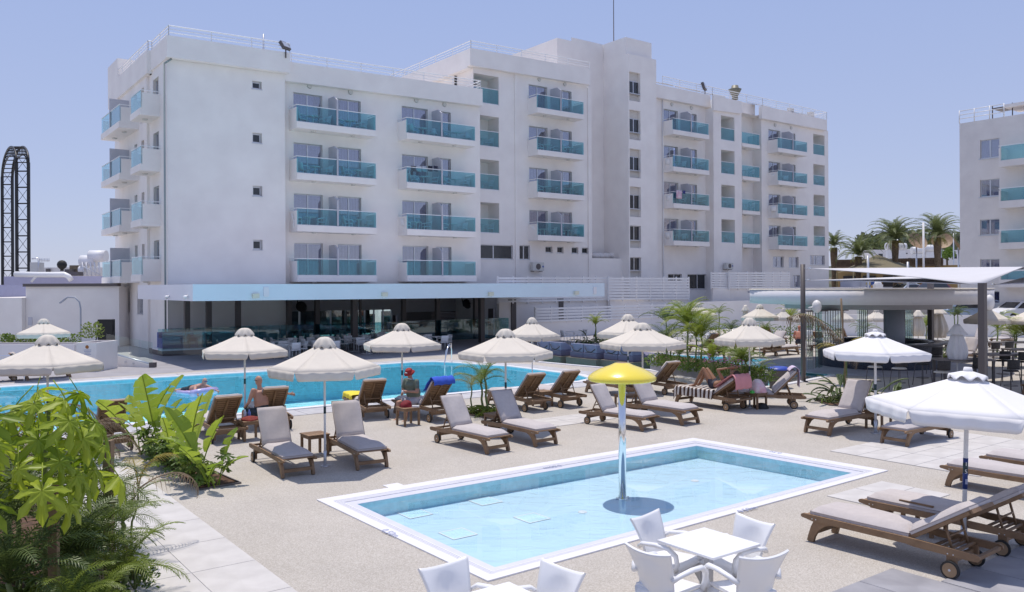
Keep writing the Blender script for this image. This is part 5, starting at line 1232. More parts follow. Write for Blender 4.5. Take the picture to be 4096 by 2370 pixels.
# ================================================================== WHITE RESIN CHAIRS AND TABLES
def armchair(detail=True):
    r = link('white_armchair', None); r['category'] = 'chair'; r['label'] = ''; nb = 12 if detail else 4
    m = MB()   # seat: origin at the seat centre on the ground, facing +x
    m.grid(lambda a, b: (.25-.50*a, (b-.5)*(.50-.04*a), .445-.035*math.sin(math.pi*b)*math.sin(math.pi*a)-.03*max(0, .12-a)/.12), nb, nb, thick=.028); m.build('seat', M_PLAST, r)
    m = MB()
    def bk(a, b):
        w = .40+.17*a**1.6; y = (b-.5)*w; e = abs(2*b-1)
        dish = .025*max(0, 1-((a-.55)/.33)**2-((b-.5)/.33)**2) if detail else 0
        return (-.245-.04*a-.10*a*a+.075*e**2*(1-.5*a)-dish, y, .40+.47*a-.03*(1-e*e)*0+.035*a*(e**2))
    m.grid(bk, nb+4, nb+4, thick=-.022); m.build('backrest', M_PLAST, r)
    if detail:
        m = MB()   # skirt under the seat
        for s in (-1, 1): m.grid(lambda a, b: (.24-.48*b, s*(.25-.02*b+.0*a), .43-(.08+.22*(abs(2*b-1)**2.2))*a), 3, 12, thick=.016*s)
        m.grid(lambda a, b: (-.25-.02*a, (b-.5)*.46, .45-(.12+.20*abs(2*b-1)**2)*a), 3, 10, thick=.016); m.build('skirt', M_PLAST, r)
    for s in (-1, 1):
        m = MB(); m.tube([(-.27, s*.235, .60), (-.20, s*.285, .655), (-.02, s*.30, .675), (.14, s*.295, .665), (.225, s*.285, .60), (.235, s*.272, .50), (.20, s*.258, .42)], [.022, .024, .026, .027, .026, .024, .022], n=8 if detail else 4, flat=1.35); m.build('armrest', M_PLAST, r)
        for fx in (.21, -.21):
            m = MB(); m.cyl((fx, s*.22, .42), (fx*1.28, s*.255, 0), .0135, n=8 if detail else 4); m.build('leg', M_ALU, r)
    return tree_of(r)
AC1 = armchair(True); usedA = [False, False]
def achair(p, face, lb, t=None, i=0, grp=None):
    rz = math.atan2(face.y, face.x)
    if not usedA[i]: o = t[0]; o.location = p; o.rotation_euler = (0, 0, rz); o['label'] = lb; usedA[i] = True
    else: o = copy_tree(t, p, rz, lb)
    if grp: o['group'] = grp
    return o
def cafe_table(c, lb, s=.385):
    r = thing('cafe_table', lb, 'table', c, ROTU); me = bevel_obj(MB().box(-s, s, -s, s, .715, .742).mesh('tabletop', M_PLAST), .006); link('tabletop', me, r)
    m = MB(); m.box(-.035, .035, -.035, .035, .02, .715); m.build('column', M_ALU, r); m = MB(); m.box(-.25, .25, -.25, .25, 0, .02); m.build('base_plate', M_ALU, r); return r
tc = Vector((2.10, 8.93, 0)); cafe_table(tc, 'square white cafe table with four white armchairs around it')
for x, y, lb in ((1586, 1270, 'white armchair on the pool side of the square table, far left'), (1859, 1281, 'white armchair on the far right side of the square table'), (1881, 1370, 'white armchair nearest the loungers, back to us on the right'), (1592, 1357, 'white armchair on the near left of the square table, back to us')):
    b = G(x, y, .87); f = (tc-b); f.z = 0; f.normalize()
    f = {0: f}[0]; q = b+f*.36; q.z = 0; achair(q, f, lb, AC1, 0, 'white armchairs in the foreground')
tc2 = Vector((-.12, 7.22, 0)); cafe_table(tc2, 'white cafe table cut by the bottom edge of the picture')
for x, y, lb in ((1091, 1391, 'white armchair left of the table at the bottom edge'), (1386, 1399, 'white armchair right of the table at the bottom edge')):
    b = G(x, y, .87); f = (tc2-b); f.z = 0; f.normalize(); q = b+f*.36; q.z = 0; achair(q, f, lb, AC1, 0, 'white armchairs in the foreground')
# restaurant chairs under the canopy
def bistro():
    r = link('dining_chair', None); r['category'] = 'chair'; r['label'] = ''
    m = MB(); m.box(-.23, .23, -.23, .23, .43, .46); m.build('seat', M_PLAST, r)
    m = MB(); m.grid(lambda a, b: (-.22-.07*a+.06*abs(2*b-1)**2, (b-.5)*.46, .46+.36*a), 3, 6, thick=-.02)
    for s in (-1, 1): m.tube([(-.25, s*.225, .70), (.0, s*.25, .67), (.18, s*.24, .62), (.2, s*.22, .46)], .018, n=4)
    m.build('backrest', M_PLAST, r)
    m = MB()
    for sx in (-.2, .2):
        for sy in (-.2, .2): m.cyl((sx, sy, .44), (sx*1.15, sy*1.12, 0), .016, n=4)
    m.build('legs', M_ALU, r)['kind'] = 'stuff'; return tree_of(r)
BC = bistro(); usedB = [False]
brn = random.Random(11)
def bchair(p, face, lb, grp):
    rz = math.atan2(face.y, face.x)+brn.uniform(-.25, .25)
    if not usedB[0]: o = BC[0]; o.location = p; o.rotation_euler = (0, 0, rz); o['label'] = lb; usedB[0] = True
    else: o = copy_tree(BC, p, rz, lb)
    o['group'] = grp; return o
def btable(p, lb, grp):
    o = link('dining_table', BTM, None, p, ROTU); tag(o, lb, 'table', grp); return o
k = MB(); k.box(-.36, .36, -.36, .36, .71, .74); k.cyl((0, 0, 0), (0, 0, .71), .035, n=6); k.box(-.22, .22, -.22, .22, 0, .02); BTM = k.mesh('dining_table', M_PLAST)
rows_ = [('front', 7.9, [-19.6, -17.5, -15.4, -13.2, -11.1]), ('second', 6.0, [-21.5, -19.4, -17.3, -15.2, -13.1, -11]), ('third', 4.0, [-20.3, -18.2, -16.1, -14, -12]), ('rear', .3, [-18.6, -15.6, -12.8])]
NTH = ['first', 'second', 'third', 'fourth', 'fifth', 'sixth']
for nm, vv, us in rows_:
    for i, uu in enumerate(us):
        lt = 'left' if i < len(us)/2-.5 else ('right' if i > len(us)/2-.5 else 'middle')
        btable(W(uu, vv, .004), f'square dining table, {NTH[i]} from the left in the {nm} row under the canopy', 'dining tables under the canopy')
        for du, dv, sd in ((-.62, 0, 'left'), (.62, 0, 'right'), (0, .62, 'near'), (0, -.62, 'far')):
            if brn.random() < .12: continue
            q = W(uu+du, vv+dv, .004); f = W(uu, vv, 0)-q; f.z = 0; bchair(q, f, f'white armchair, {sd} side of the {NTH[i]} table, {nm} row under the canopy', 'dining chairs under the canopy')
for i, (x, y) in enumerate(((1392, 847), (1432, 845), (1310, 858))):
    bchair(G(x, y), U*(1 if i else -1)*-1, ('white dining chair on the open terrace, left of the table by the white wall', 'white dining chair on the open terrace, right of the table by the white wall', 'white dining chair half hidden behind the rear middle umbrella')[i], 'dining chairs on the open terrace')
btable(G(1413, 846), 'white dining table on the open terrace in front of the white wall', 'tables on the open terrace')
for i, (x, y) in enumerate(((1655, 838), (1700, 842), (1745, 842), (1800, 846))):
    bchair(G(x, y), [U, -U, V, -U][i], 'white dining chair among the palms by the high white wall, %s of four' % ['leftmost', 'second', 'third', 'rightmost'][i], 'far dining chairs among palms')
# ================================================================== CABANA LOUNGERS ON PLATFORMS
M_SLB = mat('slate_blue_cushion', (.24, .25, .36), .85, var=.08, scale=4); M_SLB2 = mat('slate_violet_cushion', (.16, .15, .22), .85, var=.08, scale=4); M_PLAT = mat('brown_platform', (.20, .165, .13), .7, var=.1)
def cabana(corner, lb):
    c = G(*corner); r = thing('cabana_lounger', lb, 'double lounger', (c.x, c.y, 0), ROTU); r['group'] = 'double loungers on pool platforms'
    m = MB(); m.box(0, 2.5, 0, 2.1, -.55, .17); m.build('platform', M_PLAT, r)
    for k in (0, 1):
        y0 = .15+k*.92
        me = bevel_obj(MB().box(.15, 2.3, y0, y0+.90, .171, .44).mesh('mattress', M_SLB2), .03); link('mattress', me, r)
        m = MB(); pr = [(.18, .445), (1.05, .445), (.50, .80), (.18, .82)]
        A = m.verts([(x, y0+.03, z) for x, z in pr]); B = m.verts([(x, y0+.87, z) for x, z in pr]); m._f([m.bm.faces.new(A), m.bm.faces.new(B[::-1])]+[m.bm.faces.new((A[i], B[i], B[(i+1) % 4], A[(i+1) % 4])) for i in range(4)])
        link('back_wedge', bevel_obj(m.mesh('back_wedge', M_SLB, True), .02), r)
        m = MB(); m.tube([(.16, y0+.1, .62), (.12, y0+.3, .48), (.12, y0+.6, .50), (.16, y0+.8, .7)], .02, n=4, flat=1); m.build('strap', M_RUB, r)
for c, lb in (((1379, 887), 'leftmost blue-grey double lounger on its platform in the shallow water'), ((1467, 895.5), 'middle blue-grey double lounger with straps on a brown platform'), ((1556, 903), 'right blue-grey double lounger behind the umbrella poles')): cabana(c, lb)
# ================================================================== DINING FURNITURE BY THE BAR
M_WOVEN = mat('dark_woven_rattan', (.055, .05, .048), .8, var=.5, scale=40, bump=.6, bscale=60); M_CREAM = mat('cream_seat_pad', (.62, .58, .50), .85)
def stool(seat, lb, pad, zs=.76, face=None):
    p = G(seat[0]/KS, seat[1]/KS, zs); r = thing('bar_stool' if zs > .6 else 'woven_chair', lb, 'bar stool' if zs > .6 else 'chair', (p.x, p.y, .006), face if face is not None else ROTU+1.2)
    m = MB(); m.lathe([(0, zs), (.20, zs), (.23, zs-.02), (.23, zs-.04), (0, zs-.04)], n=20); m.build('seat_pad', pad, r)
    m = MB(); m.grid(lambda a, b: (-.24*math.cos((b-.5)*2.4)-.02*a, .26*math.sin((b-.5)*2.4), zs+.04+.30*a), 4, 14, thick=.03); m.build('woven_back', M_WOVEN, r)
    for sx in (-1, 1):
        for sy in (-1, 1): m = MB(); m.cyl((sx*.16, sy*.16, zs-.04), (sx*.22, sy*.22, 0), .012, n=6); m.build('leg', M_BRONZE, r)
    m = MB(); m.tube([(.2*math.cos(t), .2*math.sin(t), zs*.35) for t in [i*.5236 for i in range(13)]], .009, n=4); m.build('foot_ring', M_BRONZE, r)
    return r
stool((3597, 1472), 'bar stool with cream seat beside the white umbrella pole', M_CREAM); stool((3500, 1466), 'bar stool with cream seat left of the white umbrella pole', M_CREAM); stool((3766, 1487), 'bar stool with cream seat left of the closed white umbrella', M_CREAM)
stool((3690, 1455), 'dark bar stool between two cream ones at the counter', M_WOVEN); stool((4043, 1482), 'dark woven bar stool nearest the right edge of the picture', M_WOVEN); stool((3740, 1425), 'dark woven bar stool behind the left end of the long table', M_WOVEN)
stool((3975, 1400), 'dark woven chair just right of the square post, behind the second table', M_WOVEN, .5); stool((4030, 1396), 'dark woven chair under the far table at the right', M_WOVEN, .5); stool((4010, 1442), 'dark woven stool between the two long tables', M_WOVEN); stool((3905, 1470), 'dark woven stool in front of the long table behind the closed umbrella', M_WOVEN)
stool((3790, 1390), 'dark woven chair beyond the long table, left of the closed umbrella', M_WOVEN, .5); stool((4085, 1446), 'dark woven stool cut by the right edge behind the long table', M_WOVEN)
M_TT = mat('grey_brown_tabletop', (.20, .17, .16), .5, var=.1)
def ltable(x, y, z, L_, lb):
    p = G(x/KS, y/KS, z); r = thing('long_table', lb, 'table', (p.x, p.y, .006), 0.03); m = MB(); m.box(-L_/2, L_/2, -.4, .4, z-.06, z); m.build('tabletop', M_TT, r)
    for sx in (-1, 1):
        for sy in (-1, 1): m = MB(); m.box(sx*(L_/2-.06)-.035, sx*(L_/2-.06)+.035, sy*.34-.035, sy*.34+.035, 0, z-.06); m.build('leg', M_BRONZE, r)
ltable(3853, 1436, 1.0, 1.75, 'long dark high table behind the closed white umbrella'); ltable(4030, 1415, 1.0, 2.1, 'long dark high table right of the square post'); ltable(4050, 1368, .76, 2.4, 'far grey dining table in front of the right palms'); ltable(4110, 1396, .76, 1.8, 'grey dining table cut by the right edge, middle row')
# blue lidded bin, handrails
p = G(1916, 955); r = thing('laundry_bin', 'dark bin with a blue lid beside the bar pool', 'bin', p, ROTU); m = MB(); m.grid(lambda a, b: ((.27+.06*a)*math.cos(2*math.pi*b)*1.2, (.27+.06*a)*math.sin(2*math.pi*b), .62*a), 2, 20); m.build('tub', M_BRONZE, r)
m = MB(); m.lathe([(0, .74), (.25, .72), (.36, .66), (.37, .62), (.33, .62)], n=24); o = m.build('lid', mat('blue_plastic', (.04, .08, .42), .4), r); o.scale = (1.15, 1, 1)
def handrail(pts, lb):
    m = MB()
    for P_ in pts: m.tube(P_, .021, n=8)
    tag(m.build('pool_handrail', M_CHROME), lb, 'handrail')
a, b = G(1094, 899), G(1110, 889)
handrail([[a+Vector((0, 0, -.5)), a+Vector((0, 0, .1)), a+Vector((.12, .35, .75)), a+Vector((.22, .75, .85)), a+Vector((.25, .95, .6)), a+Vector((.25, 1.0, 0))], ], 'steel grab rail in the water at the far pool steps'); handrail([[b+Vector((0, .2, 0)), b+Vector((0, .2, .8)), b+Vector((-.05, .0, .86)), b+Vector((-.2, -.5, .5)), b+Vector((-.25, -.7, -.3))]], 'steel grab rail on the right of the far pool steps')
a, b = AT(-20, 912, 34), AT(44, 912, 34); g_ = G(48, 943)
handrail([[Vector((a.x, 31.5, .02)), Vector((a.x, 31.5, .85)), Vector((a.x+.2, 31.5, .95)), Vector((g_.x-.1, 31.5, .95)), Vector((g_.x+.05, 31.3, .85)), Vector((g_.x+.1, 31.0, .3)), Vector((g_.x+.12, 30.9, .02))], [Vector((a.x, 31.2, .45)), Vector((g_.x+.05, 31.2, .45))]], 'steel pool handrail at the left picture edge')
# ================================================================== LEFT SIDE: RAMP, PLANTERS, BACK WALL
r = thing('access_ramp', 'white ramp wall with a glass balustrade and four small lamps', 'ramp', (0, 0, 0)); a, b = G(257, 901), G(372, 905.5); dd = (b-a).normalized(); nn = Vector((-dd.y, dd.x, 0)); Lr = (b-a).length
za_, zb_ = H+ray(417, 1410).z*a.y, .10
m = MB(); A = [a, b, b+nn*.2, a+nn*.2]; v = m.verts([(q.x, q.y, 0) for q in A]+[(q.x, q.y, z) for q, z in zip(A, (za_, zb_, zb_, za_))]); m._f([m.bm.faces.new([v[k] for k in q]) for q in ((0, 3, 2, 1), (4, 5, 6, 7), (0, 1, 5, 4), (1, 2, 6, 5), (2, 3, 7, 6), (3, 0, 4, 7))]); m.build('sloped_wall', M_WALL, r)
zg0, zg1 = H+ray(424, 1336).z*a.y, H+ray(600, 1371).z*b.y
for i in range(4):
    f0, f1 = i/4+.005, (i+1)/4-.005; m = MB(); q0, q1 = a.lerp(b, f0)+nn*.1, a.lerp(b, f1)+nn*.1; L_ = lambda x, y, f: x+(y-x)*f
    m.face([(q0.x, q0.y, L_(za_, zb_, f0)+.03), (q1.x, q1.y, L_(za_, zb_, f1)+.03), (q1.x, q1.y, L_(zg0, zg1, f1)), (q0.x, q0.y, L_(zg0, zg1, f0))]); m.build('glass_panel', M_GLASSC, r)
m = MB(); m.tube([a+nn*.1+Vector((0, 0, za_+.02)), b+nn*.1+Vector((0, 0, zb_+.02))], .05, n=4); m.build('glass_channel', M_ALU, r)
for f in (.10, .26, .46, .63): q = a.lerp(b, f)-nn*.005; m = MB(); zz = L_(za_, zb_, f)-.28 if f < .3 else L_(za_, zb_, f)*.55; m.cyl(q+Vector((0, 0, max(.08, zz))), q-nn*.03+Vector((0, 0, max(.08, zz))), .05, n=10); m.build('step_lamp', M_ALU, r)
m = MB(); q = b+nn*.1; m.box(-.12, .12, -.12, .12, 0, .22, Matrix.Translation(q)); m.build('end_block', M_BRONZE, r)
m = MB(); c2 = a+nn*3.2
m.face([(a+nn*3.2)+Vector((0, 0, .3)), (b+nn*3.2)+Vector((0, 0, .3)), (b+nn*3.2)+Vector((0, 0, 1.5)), (a+nn*3.2)+Vector((0, 0, 1.5))]); m.build('rear_glass', M_GLB, r)
def white_planter(xl, xr, yt, yb, dp, lb, name='white_planter'):
    a, b = G(xl/KS, yb/KS), G(xr/KS, yb/KS); z = H+ray((xl+xr)/2, yt).z*((a.y+b.y)/2); r = thing(name, lb, 'planter', a, math.atan2(b.y-a.y, b.x-a.x)); L_ = (b-a).length
    m = MB(); m.box(0, L_, 0, .1, 0, z); m.box(0, L_, dp-.1, dp, 0, z); m.box(0, .1, .101, dp-.101, 0, z-.001); m.box(L_-.1, L_, .101, dp-.101, 0, z-.001); m.build('planter_wall', M_WALL, r); m = MB(); m.box(.1, L_-.1, .1, dp-.1, z-.2, z-.1); m.build('soil', M_EARTH, r); return a, b, z, r
q1 = white_planter(306, 386, 1372, 1488, 1.7, 'tall square white planter with a notice on its front'); q2 = white_planter(-160, 297, 1378, 1462, 1.2, 'long low white planter wall across the pool at the far left')
cx_, zz = 48/90, 0
rr_ = q1[3]; u0n = (351-306)/80*(q1[1]-q1[0]).length; s_ = q1[0].y/3320
m = MB(); m.cyl((u0n-.02, -.012, q1[2]-17*s_), (u0n-.02, -.002, q1[2]-17*s_), .075, n=14); m.build('orange_emblem', mat('orange_brown_print', (.35, .13, .03), .6), rr_)
for i, w_ in enumerate((.32, .30, .24, .30)): m = MB(); m.box(u0n-w_/2, u0n+w_/2, -.008, -.003, q1[2]-(30+i*6)*s_, q1[2]-(28+i*6)*s_); m.build('notice_line', M_INK, rr_)
m = MB(); p = G(262, 863); m.box(-.42, .42, -.15, .15, .35, 1.75, Matrix.Translation(p)); 
for sx in (-.4, .4): m.cyl(p+Vector((sx, 0, 1.5)), p+Vector((sx*1.4, -.3, 0)), .03, n=5)
m.cyl(p+Vector((-.5, 0, .05)), p+Vector((.5, 0, .05)), .12, n=8); tag(m.build('folded_sign_board', M_RUB), 'black wheeled board standing at the top of the ramp', 'board')
m = MB(); p = G(199, 868); zt_ = H+ray(323, 1235).z*p.y; m.tube([p, p+Vector((0, 0, zt_)), p+Vector((-.06, 0, zt_+.35)), p+Vector((-.3, 0, zt_+.6)), p+Vector((-.7, 0, zt_+.62)), p+Vector((-.95, 0, zt_+.45))], .045, n=8); m.box(-.35, .0, -.06, .06, -.03, .03, Matrix.Translation(p+Vector((-.85, 0, zt_+.5))) @ Matrix.Rotation(R(-35), 4, 'Y')); tag(m.build('street_lamp', mat('blue_grey_metal', (.35, .38, .45), .4)), 'slender curved lamp post in front of the left white wall', 'lamp')
# ================================================================== PLANTS
L_PALM = leafmat('palm_green', (.085, .14, .022), (.24, .31, .05), .4); L_PALMD = leafmat('dark_palm_green', (.05, .09, .025), (.14, .19, .05), .3)
L_LIME = leafmat('lime_palm_green', (.16, .24, .03), (.36, .42, .06), .45); L_PAP = leafmat('papaya_green', (.18, .29, .012), (.46, .55, .05), .5, 3)
L_BAN = leafmat('banana_leaf_green', (.16, .27, .02), (.40, .50, .06), .5, 3); L_BUSH = leafmat('shrub_green', (.05, .10, .015), (.16, .25, .035), .35)
L_DRY = leafmat('dry_brown_frond', (.14, .09, .05), (.34, .25, .15), .2); L_STR = leafmat('strelitzia_green', (.05, .085, .03), (.14, .19, .07), .25)
L_DATE = leafmat('date_palm_grey_green', (.09, .12, .04), (.24, .28, .11), .3); L_YEL = leafmat('yellowing_frond', (.22, .19, .03), (.42, .34, .06), .35)
M_TRUNK = ramp_mat('palm_trunk_bark', [(.3, (.10, .07, .045)), (.7, (.22, .165, .11))], 7, .95, .8); M_STEM = mat('green_stem', (.16, .20, .06), .6, var=.2); M_STAKE = mat('wooden_stake', (.26, .17, .10), .8, var=.25, scale=12)
M_PINK = mat('pink_lilac_flower', (.55, .25, .52), .7)
prn = random.Random(21)
def frond_mesh(name, m, L_=1.2, rise=.9, droop=1.4, n=26, leaf=.32, w=.018, vee=.5, base=.12, seed=0, hang=.35):
    r_ = random.Random(seed); b = MB(); P = []
    N = 14; a = rise; p = Vector((0, 0, 0)); P.append(p.copy())
    for i in range(N): a -= droop/N*(.4+1.2*i/N); p = p+Vector((math.cos(a), 0, math.sin(a)))*L_/N; P.append(p.copy())
    b.tube(P, [.012*(L_/1.2)*(1-.8*i/N)+.002 for i in range(N+1)], n=4, cap=False)
    for i in range(n):
        t = base+(1-base)*(i+.5)/n; k = min(N-1, int(t*N)); f = t*N-k; q = P[k].lerp(P[k+1], f); d = (P[k+1]-P[k]).normalized(); up = Vector((-d.z, 0, d.x))
        ll = leaf*(math.sin(math.pi*min(1, .15+.85*t))**.6)*(.85+.3*r_.random())*(1-.35*t)
        for s in (-1, 1):
            side = Vector((0, s, 0)); v = (side*1.0+d*(.55+.5*t)+up*vee*(.6+.6*r_.random())).normalized()
            tip = q+v*ll+Vector((0, 0, -hang*ll)); mid = q+v*ll*.5+Vector((0, 0, -hang*ll*.12)); ww = d*w*.5
            b.face([q-ww*.6, q+ww*.6, mid+ww, mid-ww]); b.face([mid-ww, mid+ww, tip])
    return b.mesh(name, m)
FR = {'areca': [frond_mesh('frond', L_LIME, 1.2, 1.15, 1.7, 30, .34, .016, .5, seed=i) for i in range(2)],
      'palm': [frond_mesh('frond', L_PALM, 1.1, 1.0, 1.6, 28, .30, .015, .45, seed=i) for i in (3, 4)],
      'dark': [frond_mesh('frond', L_PALMD, 1.1, 1.05, 1.7, 26, .30, .018, .4, seed=i) for i in (5, 6)],
      'date': [frond_mesh('frond', L_DATE, 3.4, 1.0, 1.9, 46, .55, .045, .5, seed=7, hang=.25), frond_mesh('frond', L_DATE, 3.2, .8, 1.7, 46, .55, .045, .5, seed=8, hang=.25)],
      'dry': [frond_mesh('frond', L_DRY, 1.1, .9, 2.4, 20, .26, .012, .1, seed=9, hang=1.0)], 'yel': [frond_mesh('frond', L_YEL, 1.1, .9, 1.9, 26, .30, .015, .3, seed=10, hang=.6)]}
def blade_mesh(name, m, L_=.9, w=.12, bend=.5, split=0, seed=0, stalk=.35):
    b = MB(); r_ = random.Random(seed); N = 12; P = []; a = 1.35; p = Vector()
    P.append(p.copy())
    for i in range(N): a -= bend/N*(1+1.5*i/N); p = p+Vector((math.cos(a), 0, math.sin(a)))*L_/N; P.append(p.copy())
    b.tube(P, [.012*(1-.7*i/N)+.003 for i in range(N+1)], n=4, cap=False); i0 = int(stalk*N)
    for s in (-1, 1):
        for i in range(i0, N):
            t0, t1 = (i-i0)/(N-i0), (i+1-i0)/(N-i0); wd = lambda t: w*(math.sin(math.pi*min(1, t*.93+.04))**.55)*(1+.15*r_.random() if split else 1)
            d = (P[i+1]-P[i]).normalized(); up = Vector((-d.z, 0, d.x)); sd = Vector((0, s, 0))*.92+up*.38
            q0, q1 = P[i], P[i+1]; e0, e1 = q0+sd*wd(t0), q1+sd*wd(t1)
            if split and r_.random() < split: e1 = e1.lerp(e0, .45)+Vector((0, 0, -.03)); 
            mid0, mid1 = q0.lerp(e0, .5)+up*.012, q1.lerp(e1, .5)+up*.012
            f = b.face([q0, q1, mid1, mid0], True); b.face([mid0, mid1, e1, e0], True)
    return b.mesh(name, m)
BANL = [blade_mesh('leaf', L_BAN, 1.45, .17, .22, .3, 1, .45), blade_mesh('leaf', L_BAN, 1.3, .16, .35, .4, 2, .45), blade_mesh('leaf', L_BAN, 1.05, .13, .75, .3, 3, .4)]
STRL = [blade_mesh('leaf', L_STR, .95, .06, .7, 0, 1, .45), blade_mesh('leaf', L_STR, .85, .055, 1.3, 0, 2, .4), blade_mesh('leaf', L_PALM, .55, .022, 1.6, 0, 3, .1)]
GRS = [blade_mesh('leaf', L_PALM, .55, .014, 1.4, 0, 4, .05), blade_mesh('leaf', L_LIME, .5, .012, 1.1, 0, 5, .05)]
def lobed_mesh(name, m, R_=.24, lobes=7, seed=0, droop=.6):
    b = MB(); r_ = random.Random(seed); pts = []
    for i in range(lobes):
        a = R(-150)+R(300)*i/(lobes-1); ln = R_*(1-.25*abs(i-(lobes-1)/2)/((lobes-1)/2))*(.9+.2*r_.random())
        for da, k in ((-.25, .52), (-.20, .66), (-.27, .76), (-.12, .86), (0, 1.0), (.12, .86), (.26, .74), (.20, .66), (.25, .52)): pts.append((a+da*7/lobes, ln*k))
        pts.append((a+R(150)/(lobes-1), ln*.36))
    pts = pts[:-1]; c = Vector((0, 0, 0))
    def P_(a, rr): x, y = rr*math.cos(a), rr*math.sin(a); rel = rr/R_; return Vector((x, y, -droop*R_*rel**2*.9+.02*math.cos(a*lobes*1.2)*rel))
    V_ = [P_(a, rr) for a, rr in pts]; M_ = [P_(a, rr*.5) for a, rr in pts]
    for i in range(len(V_)-1):
        b.face([c, M_[i], M_[i+1]], True); b.face([M_[i], V_[i], V_[i+1], M_[i+1]], True)
    b.tube([(-R_*.9, 0, .05), (-R_*.4, 0, .03), (0, 0, 0)], .006, n=4)
    return b.mesh(name, m)
LOB = [lobed_mesh('leaf', L_PAP, .30, 7, 1, .9), lobed_mesh('leaf', L_PAP, .25, 7, 2, 1.2), lobed_mesh('leaf', L_PAP, .17, 5, 3, .5)]
PHI = [lobed_mesh('leaf', L_BUSH, .17, 7, 4, .4), lobed_mesh('leaf', L_PALM, .14, 7, 5, .3)]
def orient(loc, yaw, pitch=0.0, roll=0.0, s=1.0): return Matrix.Translation(loc) @ rotz(yaw) @ Matrix.Rotation(-pitch, 4, 'Y') @ Matrix.Rotation(roll, 4, 'X') @ Matrix.Scale(s, 4)
def palm(pos, lb, kind='palm', h=.8, n=14, s=1.0, r=.035, lean=(0, 0), trunk=True, stems=1, name='palm_plant', cat='palm', group=None, young=.3, dry=0, spread=1.0, z0=0):
    t = thing(name, lb, cat, (pos[0], pos[1], z0)); 
    if group: t['group'] = group
    for k in range(stems):
        off = Vector((prn.uniform(-.12, .12)*(stems > 1), prn.uniform(-.12, .12)*(stems > 1), 0)); hh = h*prn.uniform(.75, 1.05) if stems > 1 else h
        top = off+Vector((lean[0]+prn.uniform(-.1, .1)*(stems > 1), lean[1], hh)); 
        if trunk:
            m = MB(); N = 6; m.tube([off.lerp(top, i/N)+Vector((.02*math.sin(i*1.7), 0, 0)) for i in range(N+1)], [r*(1.2-.35*i/N) for i in range(N+1)], n=7); m.build('trunk', M_STEM if r < .06 else M_TRUNK, t)
        nn = n//stems
        for i in range(nn):
            yaw = i*2.39996+prn.uniform(-.3, .3); f = i/nn; kd = kind
            if i >= nn-dry: kd = 'dry'
            me = prn.choice(FR[kd]); pitch = (.45-1.05*f*spread)+prn.uniform(-.12, .12)
            link('frond', me, t, M=orient(top, yaw, pitch, prn.uniform(-.25, .25), s*prn.uniform(.8, 1.12)))
    return t
def clump(pos, lb, meshes, n, s=1.0, name='strelitzia_plant', cat='plant', tilt=.9, jit=.12, z0=0, group=None):
    t = thing(name, lb, cat, (pos[0], pos[1], z0))
    if group: t['group'] = group
    for i in range(n):
        yaw = i*2.39996+prn.uniform(-.4, .4); q = Vector((prn.uniform(-jit, jit), prn.uniform(-jit, jit), 0))
        link('leaf', prn.choice(meshes), t, M=orient(q, yaw, -tilt*prn.random()**1.2, prn.uniform(-.3, .3), s*prn.uniform(.7, 1.15)))
    return t
def bush(pos, lb, r=.4, h=.5, n=260, m=None, leaf=.05, name='shrub', cat='shrub', z0=0, group=None, fl=None):
    t = thing(name, lb, cat, (pos[0], pos[1], z0)); b = MB()
    if group: t['group'] = group
    for i in range(n):
        a = prn.uniform(0, 6.283); e = prn.random()**.5; z = h*prn.random(); k = math.sqrt(max(.05, 1-(z/h-.35)**2*1.6)); q = Vector((r*e*k*math.cos(a), r*e*k*math.sin(a), z))+Vector((.12*r*math.sin(z*19), 0, 0))
        d = Vector((math.cos(a)+prn.uniform(-.6, .6), math.sin(a)+prn.uniform(-.6, .6), prn.uniform(-.2, 1.1))).normalized(); sd = d.cross(Vector((prn.uniform(-1, 1), prn.uniform(-1, 1), prn.uniform(-1, 1)))).normalized(); ll = leaf*prn.uniform(.7, 1.6)
        b.face([q, q+d*ll*.5+sd*ll*.28, q+d*ll, q+d*ll*.5-sd*ll*.28])
    b.build('foliage', m or L_BUSH, t)['kind'] = 'stuff'
    s = MB()
    for i in range(4): a = i*1.7; s.tube([(0, 0, 0), (r*.3*math.cos(a), r*.3*math.sin(a), h*.4), (r*.5*math.cos(a), r*.5*math.sin(a), h*.75)], .012, n=4)
    s.build('stems', M_STEM, t)['kind'] = 'stuff'
    if fl:
        for i in range(fl):
            a = prn.uniform(0, 6.283); q = Vector((r*1.1*prn.random()**.5*math.cos(a), r*1.1*prn.random()**.5*math.sin(a), h*prn.uniform(.95, 1.5))); f = MB(); f.tube([(q.x*.4, q.y*.4, h*.4), q], .004, n=3)
            f.mi = 1
            for j in range(7): aa = j*.9; f.face([q, q+Vector((.035*math.cos(aa), .035*math.sin(aa), .02)), q+Vector((.03*math.cos(aa+.5), .03*math.sin(aa+.5), .035)), q+Vector((.0, 0, .03))])
            f.build('flower', [M_STEM, M_PINK], t)
    return t
